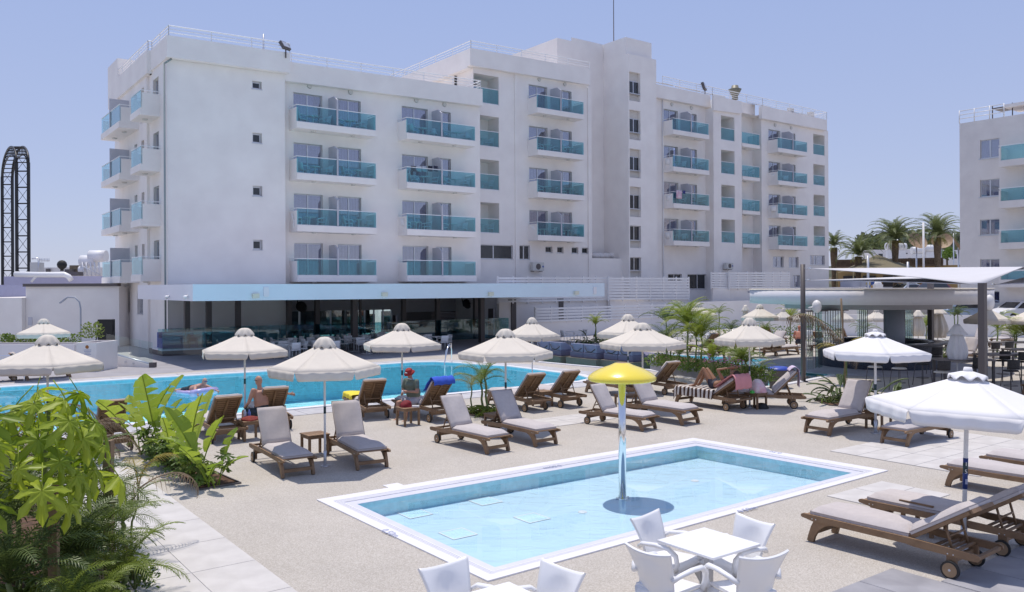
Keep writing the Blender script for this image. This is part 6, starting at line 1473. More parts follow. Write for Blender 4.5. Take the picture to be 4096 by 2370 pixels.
# ---- near left bed
def PB(u, v): return P2(u, v)
p0 = AT(125, 700, 8.4); pt = thing('papaya_tree', 'young papaya with big lobed lime leaves tied to a wooden stake', 'tree', (p0.x-.06, p0.y, 0))
m = MB(); m.tube([(0, 0, 0), (-.02, .02, 1.0), (-.01, 0, 1.9), (.02, .05, 2.35)], [.035, .03, .025, .016], n=8); m.build('trunk', M_STEM, pt)
for i in range(40):
    f = i/40; yaw = i*2.39996; zz = 2.42-1.05*f**.9+prn.uniform(-.08, .08); rr = .10+.68*math.sin(min(1, f*1.6+.1)*math.pi*.55)*prn.uniform(.6, 1.1)
    q = Vector((rr*math.cos(yaw)-.12*f, rr*math.sin(yaw), zz)); me = LOB[0] if i % 3 else LOB[1]
    link('leaf', me, pt, M=orient(q, yaw+prn.uniform(-.3, .3), -.5-.6*prn.random(), prn.uniform(-.5, .5), prn.uniform(.75, 1.15)))
    m = MB(); m.tube([Vector((0, 0, zz-.12)), Vector((q.x*.5, q.y*.5, zz+.03)), q], .006, n=3, cap=False); m.build('leaf_stalk', M_STEM, pt)
m = MB(); z1 = H+ray(210, 1906).z*8.4; m.box(-.045, .045, -.03, .03, 0, z1); r = thing('plant_stake', 'thick square wooden stake holding the papaya', 'stake', (p0.x+.05, p0.y-.06, 0)); m.build('stake_post', M_STAKE, r)
for z in (z1-.42, z1-1.25): m = MB(); m.lathe([(.06, z), (.06, z+.02)], n=12); m.build('green_tie', mat('green_tie', (.01, .14, .08), .5), r)
p1 = AT(265, 700, 10.5); m = MB(); z1 = H+ray(434, 1762).z*10.5; m.box(-.05, .05, -.05, .05, 0, z1); r = thing('plant_stake', 'second wooden stake by the tiled path, in front of the slatted lounger', 'stake', (p1.x, p1.y, 0)); m.build('stake_post', M_STAKE, r); m = MB(); m.lathe([(.07, z1-.5), (.07, z1-.48)], n=12); m.build('green_tie', mat('green_tie', (.01, .14, .08), .5), r)
lbn = ['leftmost green palm in the near bed behind the papaya', 'green palm between the two wooden stakes', 'feathery palm arching over the tiled path', 'palm at the bottom left corner of the picture', 'low palm beside the bed edging at the bottom', 'dense dark palm in the middle of the near bed', 'palm just behind the second stake', 'dark palm at the left edge below the papaya leaves', 'small palm beneath the papaya stake', 'upright palm with spear leaf above the papaya', 'spiky palm left of the second stake']
for k, (x, dep, kd, h, n, s, st) in enumerate(((40, 9.6, 'palm', .9, 20, 1.0, 1), (215, 9.4, 'palm', .55, 22, .85, 2), (275, 9.3, 'palm', .35, 18, .8, 2), (20, 7.9, 'dark', .7, 20, .9, 1), (235, 8.3, 'palm', .3, 20, .62, 2), (150, 9.2, 'dark', .6, 24, .9, 2), (300, 11.2, 'palm', .35, 16, .75, 1), (-30, 8.8, 'dark', .9, 18, 1.0, 1), (160, 7.9, 'palm', .4, 18, .7, 1), (185, 10.2, 'dark', 1.0, 14, .95, 1), (235, 10.4, 'dark', .55, 16, .8, 1))):
    q = AT(x, 700, dep); palm((q.x, q.y), lbn[k], kd, h, n, s, .03, stems=st, dry=1 if k in (1, 5) else 0)
for k, (x, dep, s, lb) in enumerate(((15, 10.5, 1.25, 'tall dead brown palm at the left edge above the papaya'), (185, 11.2, .9, 'dried brown palm crown with hanging fronds by the pool edge'))):
    q = AT(x, 700, dep); palm((q.x, q.y), lb, 'dry', 1.45 if k == 0 else 1.25, 16, s, .05, name='dead_palm')
q = AT(312, 700, 10.9); palm((q.x, q.y), 'wilting palm leaning over the path with yellow brown fronds', 'yel', .85, 4, .95, .014, lean=(.12, .05), dry=2, name='wilting_palm')
for k, (x, y, r_, lb) in enumerate(((330, 1400, .35, 'low green shrub along the metal edging at the bottom'), (270, 1330, .35, 'small leafy shrub beside the path edging'), (90, 1440, .5, 'dark shrub at the bottom left corner'), (385, 1452, .25, 'tiny shrub at the very bottom by the edging'), (200, 1440, .45, 'leafy shrub in front of the thick stake'))):
    q = G(x, y); q.x -= .25; bush(q, lb, r_, .35, 420, leaf=.045)
for k, (x, dep, lb) in enumerate(((95, 8.6, 'grassy tuft under the papaya leaves'), (190, 9.0, 'grassy tuft between the stakes'), (250, 9.8, 'grassy tuft near the path edge'), (60, 9.2, 'grassy tuft at the far left'), (140, 8.4, 'grassy tuft at the foot of the thick stake'), (210, 8.1, 'long grassy tuft at the bottom of the bed'))):
    q = AT(x, 700, dep); clump((q.x, q.y), lb, GRS, 34, 1.3, 'grass_tuft', 'grass')
# ---- centre-left bed of banana-like leaves
for k, (x, y, n, s, lb) in enumerate(((525, 1200, 6, 1.0, 'banana plant with big paddle leaves at the near corner of its bed'), (480, 1180, 6, 1.12, 'tallest banana plant in the middle of the small bed'), (430, 1150, 5, .95, 'banana plant in the middle of the small bed, torn leaves'), (385, 1128, 6, 1.25, 'yellow green banana plant in front of the swimmer'), (355, 1118, 4, 1.15, 'leftmost banana plant of the small bed'))):
    q = G(x, y); clump((q.x, q.y), lb, BANL, n, s, 'banana_plant', 'banana plant', .22, .10)
for k, (x, y, lb) in enumerate(((372, 1120, 'lobed low plant at the far end of the small bed'), (405, 1135, 'lobed low plant left of the banana stems'), (440, 1160, 'lobed low plant in the middle of the small bed'), (470, 1182, 'lobed low plant near the path side of the small bed'), (505, 1195, 'lobed low plant at the near end of the small bed'), (415, 1150, 'lobed low plant spilling over the tiled path'))):
    q = G(x, y); t = thing('philodendron', lb, 'plant', (q.x, q.y, 0))
    for i in range(26):
        a = i*2.4; rr = .08+.34*prn.random(); zz = .12+.42*prn.random(); c = Vector((rr*math.cos(a), rr*math.sin(a), zz)); link('leaf', prn.choice(PHI), t, M=orient(c, a, -.35*prn.random(), prn.uniform(-.4, .4), prn.uniform(.8, 1.3)))
    bush_m = MB()
    for i in range(26): a = i*2.4; bush_m.tube([(0, 0, 0), (.2*math.cos(a), .2*math.sin(a), .35)], .006, n=3)
    bush_m.build('stems', M_STEM, t)['kind'] = 'stuff'
# ---- middle palm between loungers
q = G(1195, 1022); palm((q.x, q.y), 'slender palm with arching yellow green fronds beside the middle umbrella', 'palm', 1.0, 16, .85, .03, stems=2); clump((q.x+.2, q.y-.1), 'spiky grass clump at the foot of the middle palm', GRS, 60, 1.35, 'grass_tuft', 'grass', 1.0, .2); q = G(1170, 1018); clump((q.x, q.y), 'small grass clump left of the middle palm', GRS, 36, 1.0, 'grass_tuft', 'grass', 1.0, .15)
q = G(1160, 1015); palm((q.x, q.y), 'low palm with drooping frond beside the seated man\'s lounger', 'yel', .75, 7, .8, .02)
# ---- planter
pn = [(1620, 898, 'palm', .5, 12, .8, 'dark green palm at the left end of the grey planter'), (1645, 903, 'dark', 1.2, 14, 1.15, 'tall dark palm behind the rear beige umbrella'), (1672, 907, 'palm', .5, 12, .8, 'low palm left of the feathery one in the planter'),
      (1693, 912, 'areca', 1.7, 26, 1.15, 'tallest feathery lime palm in the planter'), (1718, 916, 'areca', 1.5, 26, 1.15, 'feathery lime palm leaning right in the planter'), (1745, 925, 'areca', .6, 14, .9, 'small feathery palm above the pink flowers'),
      (1790, 925, 'palm', .9, 14, .8, 'slender palm with two stems right of the flowers'), (1812, 930, 'areca', .4, 12, .7, 'low green palm beside the umbrella pole in the planter'), (1838, 940, 'palm', .7, 30, .8, 'dense bright green palm left of the blue bin'), (1868, 942, 'palm', .3, 12, .6, 'small palm at the right end of the planter')]
for x, y, kd, h, n, s, lb in pn:
    q = G(x, y, .43); palm((q.x, q.y), lb, kd, h, n, s, .03, stems=2 if n > 13 else 1, z0=.43)
for i, x in enumerate(range(1612, 1890, 17)):
    y = 898+(x-1612)*.165+prn.uniform(-3, 3); q = G(x, y, .43); side = ['near the left end', 'left of the tall palms', 'under the tall feathery palms', 'beside the pink flowers', 'right of the pink flowers', 'near the right end'][min(5, i//3)]
    bush((q.x, q.y), f'rounded green shrub {side} of the long planter, {["left one", "middle one", "right one"][i % 3]}', .42, .45, 200, leaf=.075, z0=.43, group='low shrubs in the long planter')
for x, y, lb in ((1760, 930, 'pink lilac flowers on thin stems, left group in the planter'), (1795, 934, 'pink lilac flowers behind the sunbathing woman\'s knees'), (1830, 938, 'pink lilac flowers near the umbrella pole')):
    q = G(x, y, .43); bush((q.x, q.y), lb, .4, .5, 130, L_STR, .06, 'flowering_plant', 'flowers', .43, fl=22)
# ---- strelitzia bed by the bar
for x, y, n, s, lb in ((2045, 992, 26, 1.0, 'strelitzia clump at the left end of the bed by the bar'), (2075, 985, 26, 1.15, 'strelitzia clump behind the white lounger back'), (2110, 996, 20, .9, 'small strelitzia clump right of the lounger back'), (2150, 1000, 26, 1.2, 'strelitzia clump beside the white umbrella pole'), (2190, 998, 24, 1.15, 'strelitzia clump at the right end of the bed by the bar')):
    q = G(x, y); clump((q.x, q.y), lb, STRL, n, s, 'strelitzia_plant', 'strelitzia', 1.0, .15)
q = G(2080, 980); palm((q.x, q.y), 'palm stems with one long dry frond in front of the bar', 'yel', 1.3, 6, .9, .035, stems=2, dry=1)
q = G(2085, 975); t = thing('dry_frond', 'long dry curled palm frond arching in front of the bar glass', 'palm frond', (q.x, q.y, 0)); m = MB(); m.tube([(0, 0, 0), (-.02, 0, 1.2), (-.15, 0, 1.75), (-.5, 0, 2.2), (-1.0, 0, 2.5), (-1.5, 0, 2.6), (-1.9, 0, 2.45)], .014, n=5); m.build('rachis', M_STEM, t); m = MB()
for i in range(34):
    f = i/33; c = Vector((-.1-1.75*f, 0, 1.7+.95*math.sin(min(1, f*1.25)*1.57)-.15*f**4)); 
    for s in (-1, 1): m.tube([c, c+Vector((-.03+.04*math.sin(i), s*.08, -.08)), c+Vector((.05*math.cos(i*2), s*.05, -.26-.1*prn.random()))], [.012, .016, .004], n=3)
m.build('dry_leaflets', L_DRY, t)['kind'] = 'stuff'
m = MB(); q = AT(2083, 830, 24); m.cyl((q.x, q.y, 0), (q.x-.15, q.y, H+ray(2068*KS, 735*KS).z*24), .012, .03, n=5); tag(m.build('palm_spear', L_DRY), 'bare brown palm spear rising in front of the bar roof', 'palm spear')
# ---- far plants along the walls
far = [(1465, 842, 'areca', 1.1, 14, .9, 'young palm by the white wall, bright crown'), (1640, 868, 'dark', 1.6, 12, 1.4, 'dark upright palm right of the rear umbrellas'), (1770, 846, 'palm', 1.8, 9, .9, 'thin palm against the high white wall'), (1800, 850, 'dark', .9, 12, .9, 'low palm at the foot of the high wall'),
       (1885, 850, 'palm', .8, 12, .9, 'palm by the boundary wall left of the bar post'), (1945, 850, 'areca', 1.6, 12, 1.0, 'tall palm just left of the bar post'), (1990, 845, 'palm', .9, 12, .9, 'palm seen through the left bar glass'), (2130, 850, 'palm', 1.0, 14, .9, 'palm seen between the bar panels'),
       (2215, 850, 'areca', 1.0, 12, .9, 'palm in a square pot right of the bar column'), (2352, 838, 'dark', 1.9, 18, 1.0, 'dark green palm against the white boundary wall'), (2280, 850, 'areca', 1.1, 12, .9, 'pale palm beside the closed beige umbrella'), (2455, 868, 'areca', 1.4, 14, 1.2, 'palm right of the square steel post'), (2495, 880, 'palm', 1.2, 22, 1.2, 'lush green palm near the right edge'), (2530, 905, 'areca', 1.6, 22, 1.2, 'feathery palm cut by the right edge')]
for x, y, kd, h, n, s, lb in far: q = G(x, y); palm((q.x, q.y), lb, kd, h, n, s, .035, stems=2 if n > 13 else 1)
for i, (x, y, lb) in enumerate(((1445, 845, 'strappy dark plant left of the young palm by the white wall'), (1490, 845, 'strappy dark plant right of the young palm by the white wall'), (1895, 855, 'strappy green plant below the far umbrella'), (1660, 862, 'strappy plant near the dark upright palm'), (2180, 852, 'strappy plant behind the bar column'), (2320, 862, 'strappy grass by the boundary wall'), (2330, 880, 'bright grassy plant beyond the bar counter'))):
    q = G(x, y); clump((q.x, q.y), lb, STRL+GRS, 40, 1.2, 'strappy_plant', 'plant', 1.0, .35)
for i in range(9):
    q = G(1700+i*38, 835+prn.uniform(0, 6)); bush((q.x, q.y), 'leafy green shrub, %s along the foot of the high white wall' % ['leftmost', 'second from the left', 'third from the left', 'fourth from the left', 'in the middle', 'fourth from the right', 'third from the right', 'second from the right', 'rightmost'][i], .6, .9, 200, leaf=.11, group='shrubs along the high white wall')
# left planter shrubs
for i, x in enumerate((0, 28, 60, 105, 130, 165)):
    q = G(x, 885); bush((q.x, q.y+.2), ['spiky green shrub at the left end of the low planter', 'green shrub in the low white planter, second from the left', 'leafy shrub left of the far umbrella', 'round shrub under the far left umbrella', 'olive shrub right of the far umbrella pole', 'reddish shrub at the right end of the low planter'][i], .55, .55, 260, L_BUSH if i % 2 else L_PALM, .12, z0=q1[2]*.55)
q = G(211, 890); bush((q.x, q.y+.6), 'green shrub in the tall square white planter', .5, .75, 300, L_PALM, .11, z0=q1[2]-.15)
# ================================================================== FAR BACKGROUND
# right building
RBd = 64.0; rb0 = AT(3841/KS, 700, RBd); rbd = Vector((V.x, V.y, 0)).normalized(); rb = thing('apartment_building', 'white apartment building with turquoise balconies at the right edge', 'building', (rb0.x, rb0.y, 0), math.atan2(rbd.y, rbd.x))
RN = Vector((-U.x, -U.y, 0))   # its facade faces the pool
def PF(xs, ys): # source pixel on the facade -> s along, z
    d = ray(xs, ys); p_ = Vector((rb0.x, rb0.y, 0)); t = (p_-Vector((0, 0, H))).dot(RN)/d.dot(RN); q = Vector((0, 0, H))+d*t; return (q-p_).dot(rbd), q.z
# local frame: x along the facade to the right, y = pointing ... compute sign so that +y is into the building
into = U; sgn = 1 if Vector((-rbd.y, rbd.x, 0)).dot(into) > 0 else -1
def rq(m, pts): m.face([(s, sgn*d, z) for s, d, z in pts])
def rbox(m, s0, s1, d0, d1, z0, z1): m.box(s0, s1, min(sgn*d0, sgn*d1), max(sgn*d0, sgn*d1), z0, z1)
sE = 24; zt0 = PF(3841, 495)[1]; zt1 = PF(4096, 461)[1]
cells = []; rbw = []
for y0, y1 in ((563, 627), (722, 783), (880, 938), (1038, 1095), (1165, 1215)):
    a, z1 = PF(3920, y0); b, z0 = PF(3998, y1); cells.append((a, b, z0, z1))
m = MB(); ss = sorted({0, sE, *[c[i] for c in cells for i in (0, 1)]}); zs = sorted({0, zt0, *[c[i] for c in cells for i in (2, 3)]})
hole = lambda s, z: any(c[0] < s < c[1] and c[2] < z < c[3] for c in cells)
for a, b in zip(ss, ss[1:]):
    for c, d in zip(zs, zs[1:]):
        if b-a > 1e-4 and d-c > 1e-4 and not hole((a+b)/2, (c+d)/2): rq(m, [(a, 0, c), (b, 0, c), (b, 0, d), (a, 0, d)])
for a, b, c, d in cells:
    for q in ([(a, 0, c), (a, .2, c), (b, .2, c), (b, 0, c)], [(a, 0, d), (b, 0, d), (b, .2, d), (a, .2, d)], [(a, 0, c), (a, 0, d), (a, .2, d), (a, .2, c)], [(b, 0, c), (b, .2, c), (b, .2, d), (b, 0, d)]): rq(m, q)
rq(m, [(0, 0, 0), (0, 12, 0), (0, 12, zt0), (0, 0, zt0)]); rq(m, [(0, 0, zt0), (sE, 0, zt0), (sE, 12, zt0), (0, 12, zt0)]); m.build('wall', M_WALL2, rb)
for a, b, c, d in cells:
    f = MB(); t = .06
    rbox(f, a, b, .12, .17, c+.002, c+t); rbox(f, a, b, .12, .17, d-t, d-.002); rbox(f, a+.002, a+t, .12, .17, c+t, d-t); rbox(f, b-t, b-.002, .12, .17, c+t, d-t); rbox(f, (a+b)/2-.05, (a+b)/2+.05, .11, .17, c+t, d-t); rbox(f, a-.1, b+.1, -.05, .1, c-.08, c-.004)
    fr = f.build('window', M_ALU, rb)
    for k in (0, 1): g_ = MB(); rbox(g_, a+(b-a)/2*k+.05, a+(b-a)/2*(k+1)-.05, .14, .15, c+t, d-t); g_.build('pane', M_WINDOW, fr)
    cu = MB(); n = 18; pts = [(a+(b-a)*i/n, .25+.03*(i % 2)) for i in range(n+1)]
    for (s0, d0), (s1, d1) in zip(pts, pts[1:]): rq(cu, [(s0, d0, c), (s1, d1, c), (s1, d1, d), (s0, d0, d)])
    cu.build('curtain', M_CURT, fr)
for yr, yg, yb in ((592, 650, 675), (760, 810, 838), (925, 975, 1000), (1085, 1120, 1150)):
    a, zr_ = PF(4024, yr); zg_ = PF(4024, yg)[1]; zb_ = PF(4024, yb)[1]; m = MB(); rbox(m, a, a+6, -1.2, 0, zb_, zg_); rbox(m, a, a+.12, -1.2, 0, zg_+.002, zr_-.15); bb = m.build('balcony', M_WALL2, rb)
    g_ = MB(); rbox(g_, a+.15, a+6, -1.15, -1.13, zg_+.02, zr_-.03); g_.build('glass_panel', M_GLASSB, bb); g_ = MB(); rbox(g_, a-.02, a+6, -1.2, -1.1, zr_-.02, zr_+.04); g_.build('handrail', M_RAIL, bb)
    m = MB(); rbox(m, a+1.6, a+3.6, .02, -.04, zg_+.1, zg_+2.2); m.build('balcony_door', M_DARKGL, rb)
m = MB()
for z in (.35, .65, .95): m.cyl((0, 0, zt0+z), (3.2, 0, zt0+z), .035, n=4)
for s in (0, 1.1, 2.2, 3.2): m.cyl((s, 0, zt0), (s, 0, zt0+1), .04, n=4)
m.build('roof_railing', M_RAIL, rb)
m = MB(); s0, z0 = PF(3948, 420); s1, z1 = PF(4096, 400); 
for k in range(4): rbox(m, s0+k*1.5, s0+k*1.5+1.35, .5+.3, 2.4, zt0+.85, zt0+.93)
for k in range(5): rbox(m, s0+k*1.4, s0+k*1.4+.06, .8, .86, zt0, zt0+1.1)
m.build('roof_frames', M_BRONZE, rb)
m = MB(); sa, za2 = PF(4006, 417); rbox(m, sa, sa+6, .4, 3, PF(4006, 430)[1], za2); m.build('roof_awning', M_WALL2, rb)
# hills
def hill(name, x0, x1, dist, prof, seed, m_):
    m = MB(); n = 90
    def f(s, t):
        xs = x0+(x1-x0)*s; k = (len(prof)-1)*s; i = min(len(prof)-2, int(k)); h = prof[i]+(prof[i+1]-prof[i])*(k-i)
        d = dist*(1+.9*t); q = AT(xs, 700, d); e = math.sin(math.pi*min(1, t*.9))**.7
        z = (H+(700-h)/2042.6*dist)*e+4*mnoise.fractal(Vector((q.x*.01, q.y*.01, seed)), 1, 2, 5)*e
        return (q.x, q.y, max(-.5, z) if t > 0 else -.5)
    m.grid(f, n, 24); return struct(m.build(name, m_))
M_HILL = ramp_mat('wooded_hill', [(.3, (.05, .065, .04)), (.5, (.10, .105, .065)), (.7, (.22, .19, .13))], .05, .95, dirt=(.3, .3))
hill('hill', 1950, 2700, 700, [655, 640, 625, 590, 572, 578, 585, 582, 570, 560, 560], 3, M_HILL); hill('far_hill', 1700, 3200, 1500, [680, 675, 665, 655, 655, 650, 640, 640], 9, M_HILL)
# trees on the hill, seen as one mass
L_TREE = leafmat('hill_tree_green', (.07, .09, .05), (.15, .17, .09), .1)
m = MB(); hr = random.Random(5)
def blob(m, c, r_, n):
    for i in range(n):
        d = Vector((hr.gauss(0, 1), hr.gauss(0, 1), hr.gauss(0, .7))).normalized()*r_*hr.uniform(.5, 1); q = c+d; s = r_*.28; a = hr.uniform(0, 6.28); u_ = Vector((math.cos(a), math.sin(a), hr.uniform(-.6, .6)))*s; v_ = Vector((-math.sin(a)*.4, math.cos(a)*.4, 1))*s*.7; m.face([q-u_, q-v_, q+u_, q+v_])
for i in range(150):
    x = hr.uniform(2120, 2400); dist = hr.uniform(500, 640); top = 585+hr.uniform(0, 45); q = AT(x, top, dist); blob(m, q, hr.uniform(4, 8), 40)
stuff(m.build('hillside_trees', L_TREE)); COL.objects[-1]['label'] = 'dark trees covering the far hillside'
def tree(x, top, base, w, dist, lb, m_=None):
    q = AT(x, top, dist); t = thing('round_tree', lb, 'tree', (q.x, q.y, 0)); z1 = q.z; r_ = w/2/2042.6*dist; b = MB()
    for k in range(9): c = Vector((hr.uniform(-.5, .5)*r_, hr.uniform(-.5, .5)*r_, z1-r_*hr.uniform(.5, 1.2))); blob(b, c, r_*.55, 70)
    b.build('crown', m_ or L_TREE, t); b = MB(); b.tube([(0, 0, 0), (.1, 0, z1*.5), (0, 0, z1-r_)], [.25, .2, .12], n=6); b.build('trunk', M_TRUNK, t)
tree(2330, 606, 650, 40, 130, 'green tree behind the ochre building, near the apartment block', L_BUSH); tree(2150, 578, 640, 44, 260, 'grey green tree on the skyline between the palms', L_DATE); tree(2182, 592, 640, 34, 250, 'small bushy tree left of the first tall palm', L_DATE)
# date palms
def datepalm(x, ytop, ycrown, w, dist, lb, n=46):
    q = AT(x, ycrown, dist); t = thing('date_palm', lb, 'palm tree', (q.x, q.y, 0)); zc = q.z; s = (w/2/2042.6*dist)/2.3
    m = MB(); N = 10; m.tube([(0, 0, zc*i/N) for i in range(N+1)], [.24+.04*(i % 2)+(.10 if i > 7 else 0) for i in range(N+1)], n=10); m.build('trunk', M_TRUNK, t)
    for i in range(n):
        f = i/n; yaw = i*2.39996; link('frond', FR['date'][i % 2], t, M=orient(Vector((0, 0, zc+.2)), yaw, .75-1.35*f+prn.uniform(-.1, .1), prn.uniform(-.3, .3), s*prn.uniform(.85, 1.1)))
    for i in range(10): link('frond', FR['yel'][0], t, M=orient(Vector((0, 0, zc)), i*.63, -.9, 0, s*1.3))
datepalm(2203, 520, 592, 112, 92, 'tall date palm left of the pair beyond the hotel'); datepalm(2307, 510, 585, 112, 88, 'tallest date palm, next to the right apartment building'); datepalm(2112, 570, 632, 90, 88, 'shorter date palm just right of the hotel'); datepalm(2052, 545, 610, 70, 92, 'date palm half hidden behind the hotel corner')
# ochre tavern with a brown balustrade roof and olive tents
M_OCH = ramp_mat('ochre_render', [(.3, (.30, .20, .085)), (.7, (.38, .26, .12))], 1, .9); M_BRN = mat('brown_timber', (.10, .065, .04), .8, var=.3); M_OLV = mat('olive_canvas', (.17, .145, .085), .9, var=.08)
tv = thing('tavern_building', 'low ochre building with a brown balustrade roof behind the palms', 'building', (0, 0, 0)); m = MB()
a, b = AT(2055, 700, 108), AT(2372, 700, 100); zt_ = AT(2200, 655, 104).z
def wallbox(m, a, b, th, z0, z1):
    d = (b-a).normalized(); d.z = 0; n_ = Vector((-d.y, d.x, 0))*th; m.prism([(a.x, a.y), (b.x, b.y), (b.x+n_.x, b.y+n_.y), (a.x+n_.x, a.y+n_.y)], z0, z1)
wallbox(m, a, b, 8, 0, zt_); m.build('wall', M_OCH, tv)
zt2 = AT(2200, 637, 104).z; m = MB(); a2, b2 = a.lerp(b, 0), a.lerp(b, .83); wallbox(m, a2+Vector((0, -.6, 0)), b2+Vector((0, -.6, 0)), .3, zt2-.25, zt2); wallbox(m, a2+Vector((0, -.6, 0)), b2+Vector((0, -.6, 0)), .3, zt_-.1, zt_+.15); m.build('balustrade_rail', M_BRN, tv)
m = MB()
for i in range(70): q = a2.lerp(b2, i/69)+Vector((0, -.5, 0)); m.box(q.x-.07, q.x+.07, q.y-.07, q.y+.07, zt_+.15, zt2-.25)
m.build('balusters', M_BRN, tv)['kind'] = 'stuff'
m = MB()
for i in range(5): wallbox(m, a.lerp(b, .05+.16*i)+Vector((0, -.7, 0)), a.lerp(b, .15+.16*i)+Vector((0, -.7, 0)), .6, .3, zt_-1.2)
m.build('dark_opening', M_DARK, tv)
def tent(pts, lb):
    m = MB(); Q = [AT(*p) for p in pts]; c = Q[0]
    for i in range(1, len(Q)-1): m.face([c, Q[i], Q[i+1]])
    for q in Q[1:]: m.cyl((q.x, q.y, 0), q, .07, n=5)
    tag(m.build('canvas_tent', M_OLV), lb, 'awning')
tent([(2158, 627, 95), (2060, 672, 88), (2100, 664, 84), (2215, 662, 84), (2260, 662, 92)], 'olive brown tent roof in front of the tavern'); 
for x, yt, lb in ((2136, 630, 'grey post left of the olive tent'), (2234, 645, 'grey post at the right end of the olive tent')): q = AT(x, 660, 80); m = MB(); m.cyl((q.x, q.y, 0), (q.x, q.y, AT(x, yt, 80).z), .12, n=8); tag(m.build('tent_post', M_ALU), lb, 'post')
q = AT(2273, 660, 84); m = MB(); m.cyl((q.x, q.y, 0), (q.x, q.y, AT(2273, 548, 84).z), .10, n=8); tag(m.build('lamp_pole', M_WHITE), 'tall cream lamp pole between the two tall palms', 'pole')
for x, yt, w in ((2209, 590, .12), (2347, 575, .08)): q = AT(x, 660, 120); m = MB(); m.cyl((q.x, q.y, 0), (q.x, q.y, AT(x, yt, 120).z), w, n=6); tag(m.build('thin_mast', M_ALU), 'thin pale mast %s' % ('behind the left tall palm' if x < 2300 else 'next to the apartment building'), 'mast')
def dish(x, y, dist, rp, yaw, lb):
    q = AT(x, y, dist); r_ = rp/2042.6*dist; d = thing('satellite_dish', lb, 'satellite dish', (q.x, q.y, 0)); M4 = Matrix.Translation((0, 0, q.z)) @ rotz(yaw) @ Matrix.Rotation(R(55), 4, 'X')
    m = MB(); m.lathe([(.01, -.28*r_), (.4*r_, -.24*r_), (.7*r_, -.14*r_), (r_, 0)], n=24); bmesh.ops.transform(m.bm, matrix=M4, verts=m.bm.verts); m.build('reflector', M_WOODL, d)
    m = MB(); m.cyl((0, .3, 0), (0, .3, q.z-.25*r_), .10, n=6); m.build('mast', M_ALU, d)
dish(2258, 592, 100, 25, R(10), 'big beige satellite dish between the two tall palms'); dish(2318, 592, 104, 24, R(-25), 'second big dish behind the tallest palm'); dish(2362, 603, 96, 26, R(60), 'mesh dish touching the edge of the apartment building')
for x, y, lb in ((2195, 607, 'white water tank left of the first tall palm trunk'), (2214, 608, 'white water tank just right of the first palm trunk'), (2258, 617, 'white water tank right of the lamp pole foot'), (2290, 612, 'white water tank by the dish mast')):
    q = AT(x, y, 125); m = MB(); m.cyl((q.x-.9, q.y, q.z), (q.x+.9, q.y, q.z), .55, n=14); m.box(q.x-.8, q.x+.8, q.y-.3, q.y+.3, 0, q.z-.5); tag(m.build('water_tank', M_WHITE), lb, 'water tank')
vl = random.Random(4)
VL = [f'{b_}, {a_}' for a_ in ('left of the first tall palm', 'behind the first tall palm', 'between the tall palms', 'by the apartment block') for b_ in ('lowest', 'second lowest', 'second highest', 'highest')]
for i in range(16):
    x = 2170+(i//4)*50+vl.uniform(0, 40); q = AT(x, 640, vl.uniform(180, 420)); w = vl.uniform(5, 10); zz = AT(x, vl.uniform(612, 632), q.y).z
    r = thing('village_house', 'tiny pale village house on the slope, %s' % VL[i], 'house', (q.x, q.y, 0)); r['group'] = 'far village houses'
    m = MB(); m.box(-w/2, w/2, 0, w*.8, -2, zz); m.build('wall', M_WALL2, r); m = MB()
    for k in range(2): m.box(-w/2+w*(.25+.35*k), -w/2+w*(.40+.35*k), -.05, 0.0, zz-2.2, zz-1)
    m.build('windows', M_DARKGL, r)['kind'] = 'stuff'
# cars
def car(pos, yaw, body, lb, roof=None, L_=4.2, Hc=1.48):
    r = thing('parked_car', lb, 'car', (pos[0], pos[1], 0), yaw); mb_ = MB(); hw = .84
    prof = [(-2.1, .35), (-2.12, .70), (-2.0, .92), (-1.75, .98), (-1.2, Hc-.12), (-.6, Hc), (.35, Hc-.02), (1.05, 1.0), (1.9, .84), (2.08, .62), (2.1, .35)]
    ys = [-hw, -hw*.97, -hw*.80, hw*.80, hw*.97, hw]
    rows = []
    for k, y in enumerate(ys):
        row = []
        for x, z in prof: 
            zz = z; yy = y
            if z > 1.0: yy = y*.82
            if k in (0, 5): zz = min(z, .88) if z <= 1.0 else z-.06; zz = max(.33, zz-.02)
            row.append((x*L_/4.2, yy, zz))
        rows.append(mb_.verts(row))
    for A, B in zip(rows, rows[1:]):
        for i in range(len(prof)-1): f = mb_.bm.faces.new((A[i], A[i+1], B[i+1], B[i])); f.smooth = True; f.material_index = 1 if (prof[i][1] >= Hc-.13 and prof[i+1][1] >= Hc-.13 and roof) else 0
    mb_._f([]); 
    for A in (rows[0], rows[-1]): f = mb_.bm.faces.new(A if A is rows[0] else A[::-1])
    me = mb_.mesh('body', [body, roof or body], True); link('body', me, r)
    g_ = MB(); 
    for s in (-1, 1):
        g_.face([Vector((x, s*(hw*.83+.012+(0.10 if z < 1.05 else 0)), z)) for x, z in ((-1.45, .98), (-1.08, Hc-.16), (-.6, Hc-.08), (.3, Hc-.10), (.92, .98))][::s])
    g_.face([(.42, -.62, Hc-.06), (1.06, -.70, 1.015), (1.06, .70, 1.015), (.42, .62, Hc-.06)]); g_.face([(-1.78, -.66, 1.0), (-1.24, -.60, Hc-.10), (-1.24, .60, Hc-.10), (-1.78, .66, 1.0)][::-1]); g_.build('windows', M_DARKGL, r)
    for sx in (-1.3, 1.32):
        for s in (-1, 1): w = MB(); w.cyl((sx, s*.70, .32), (sx, s*.87, .32), .32, n=18); w_ = w.build('wheel', M_RUB, r); w = MB(); w.cyl((sx, s*.872, .32), (sx, s*.88, .32), .19, n=12); w.build('rim', M_ALU, w_)
    for s in (-1, 1): w = MB(); w.box(1.95, 2.09, s*.62-.14, s*.62+.14, .62, .76); w.build('headlight', M_CHROME, r)
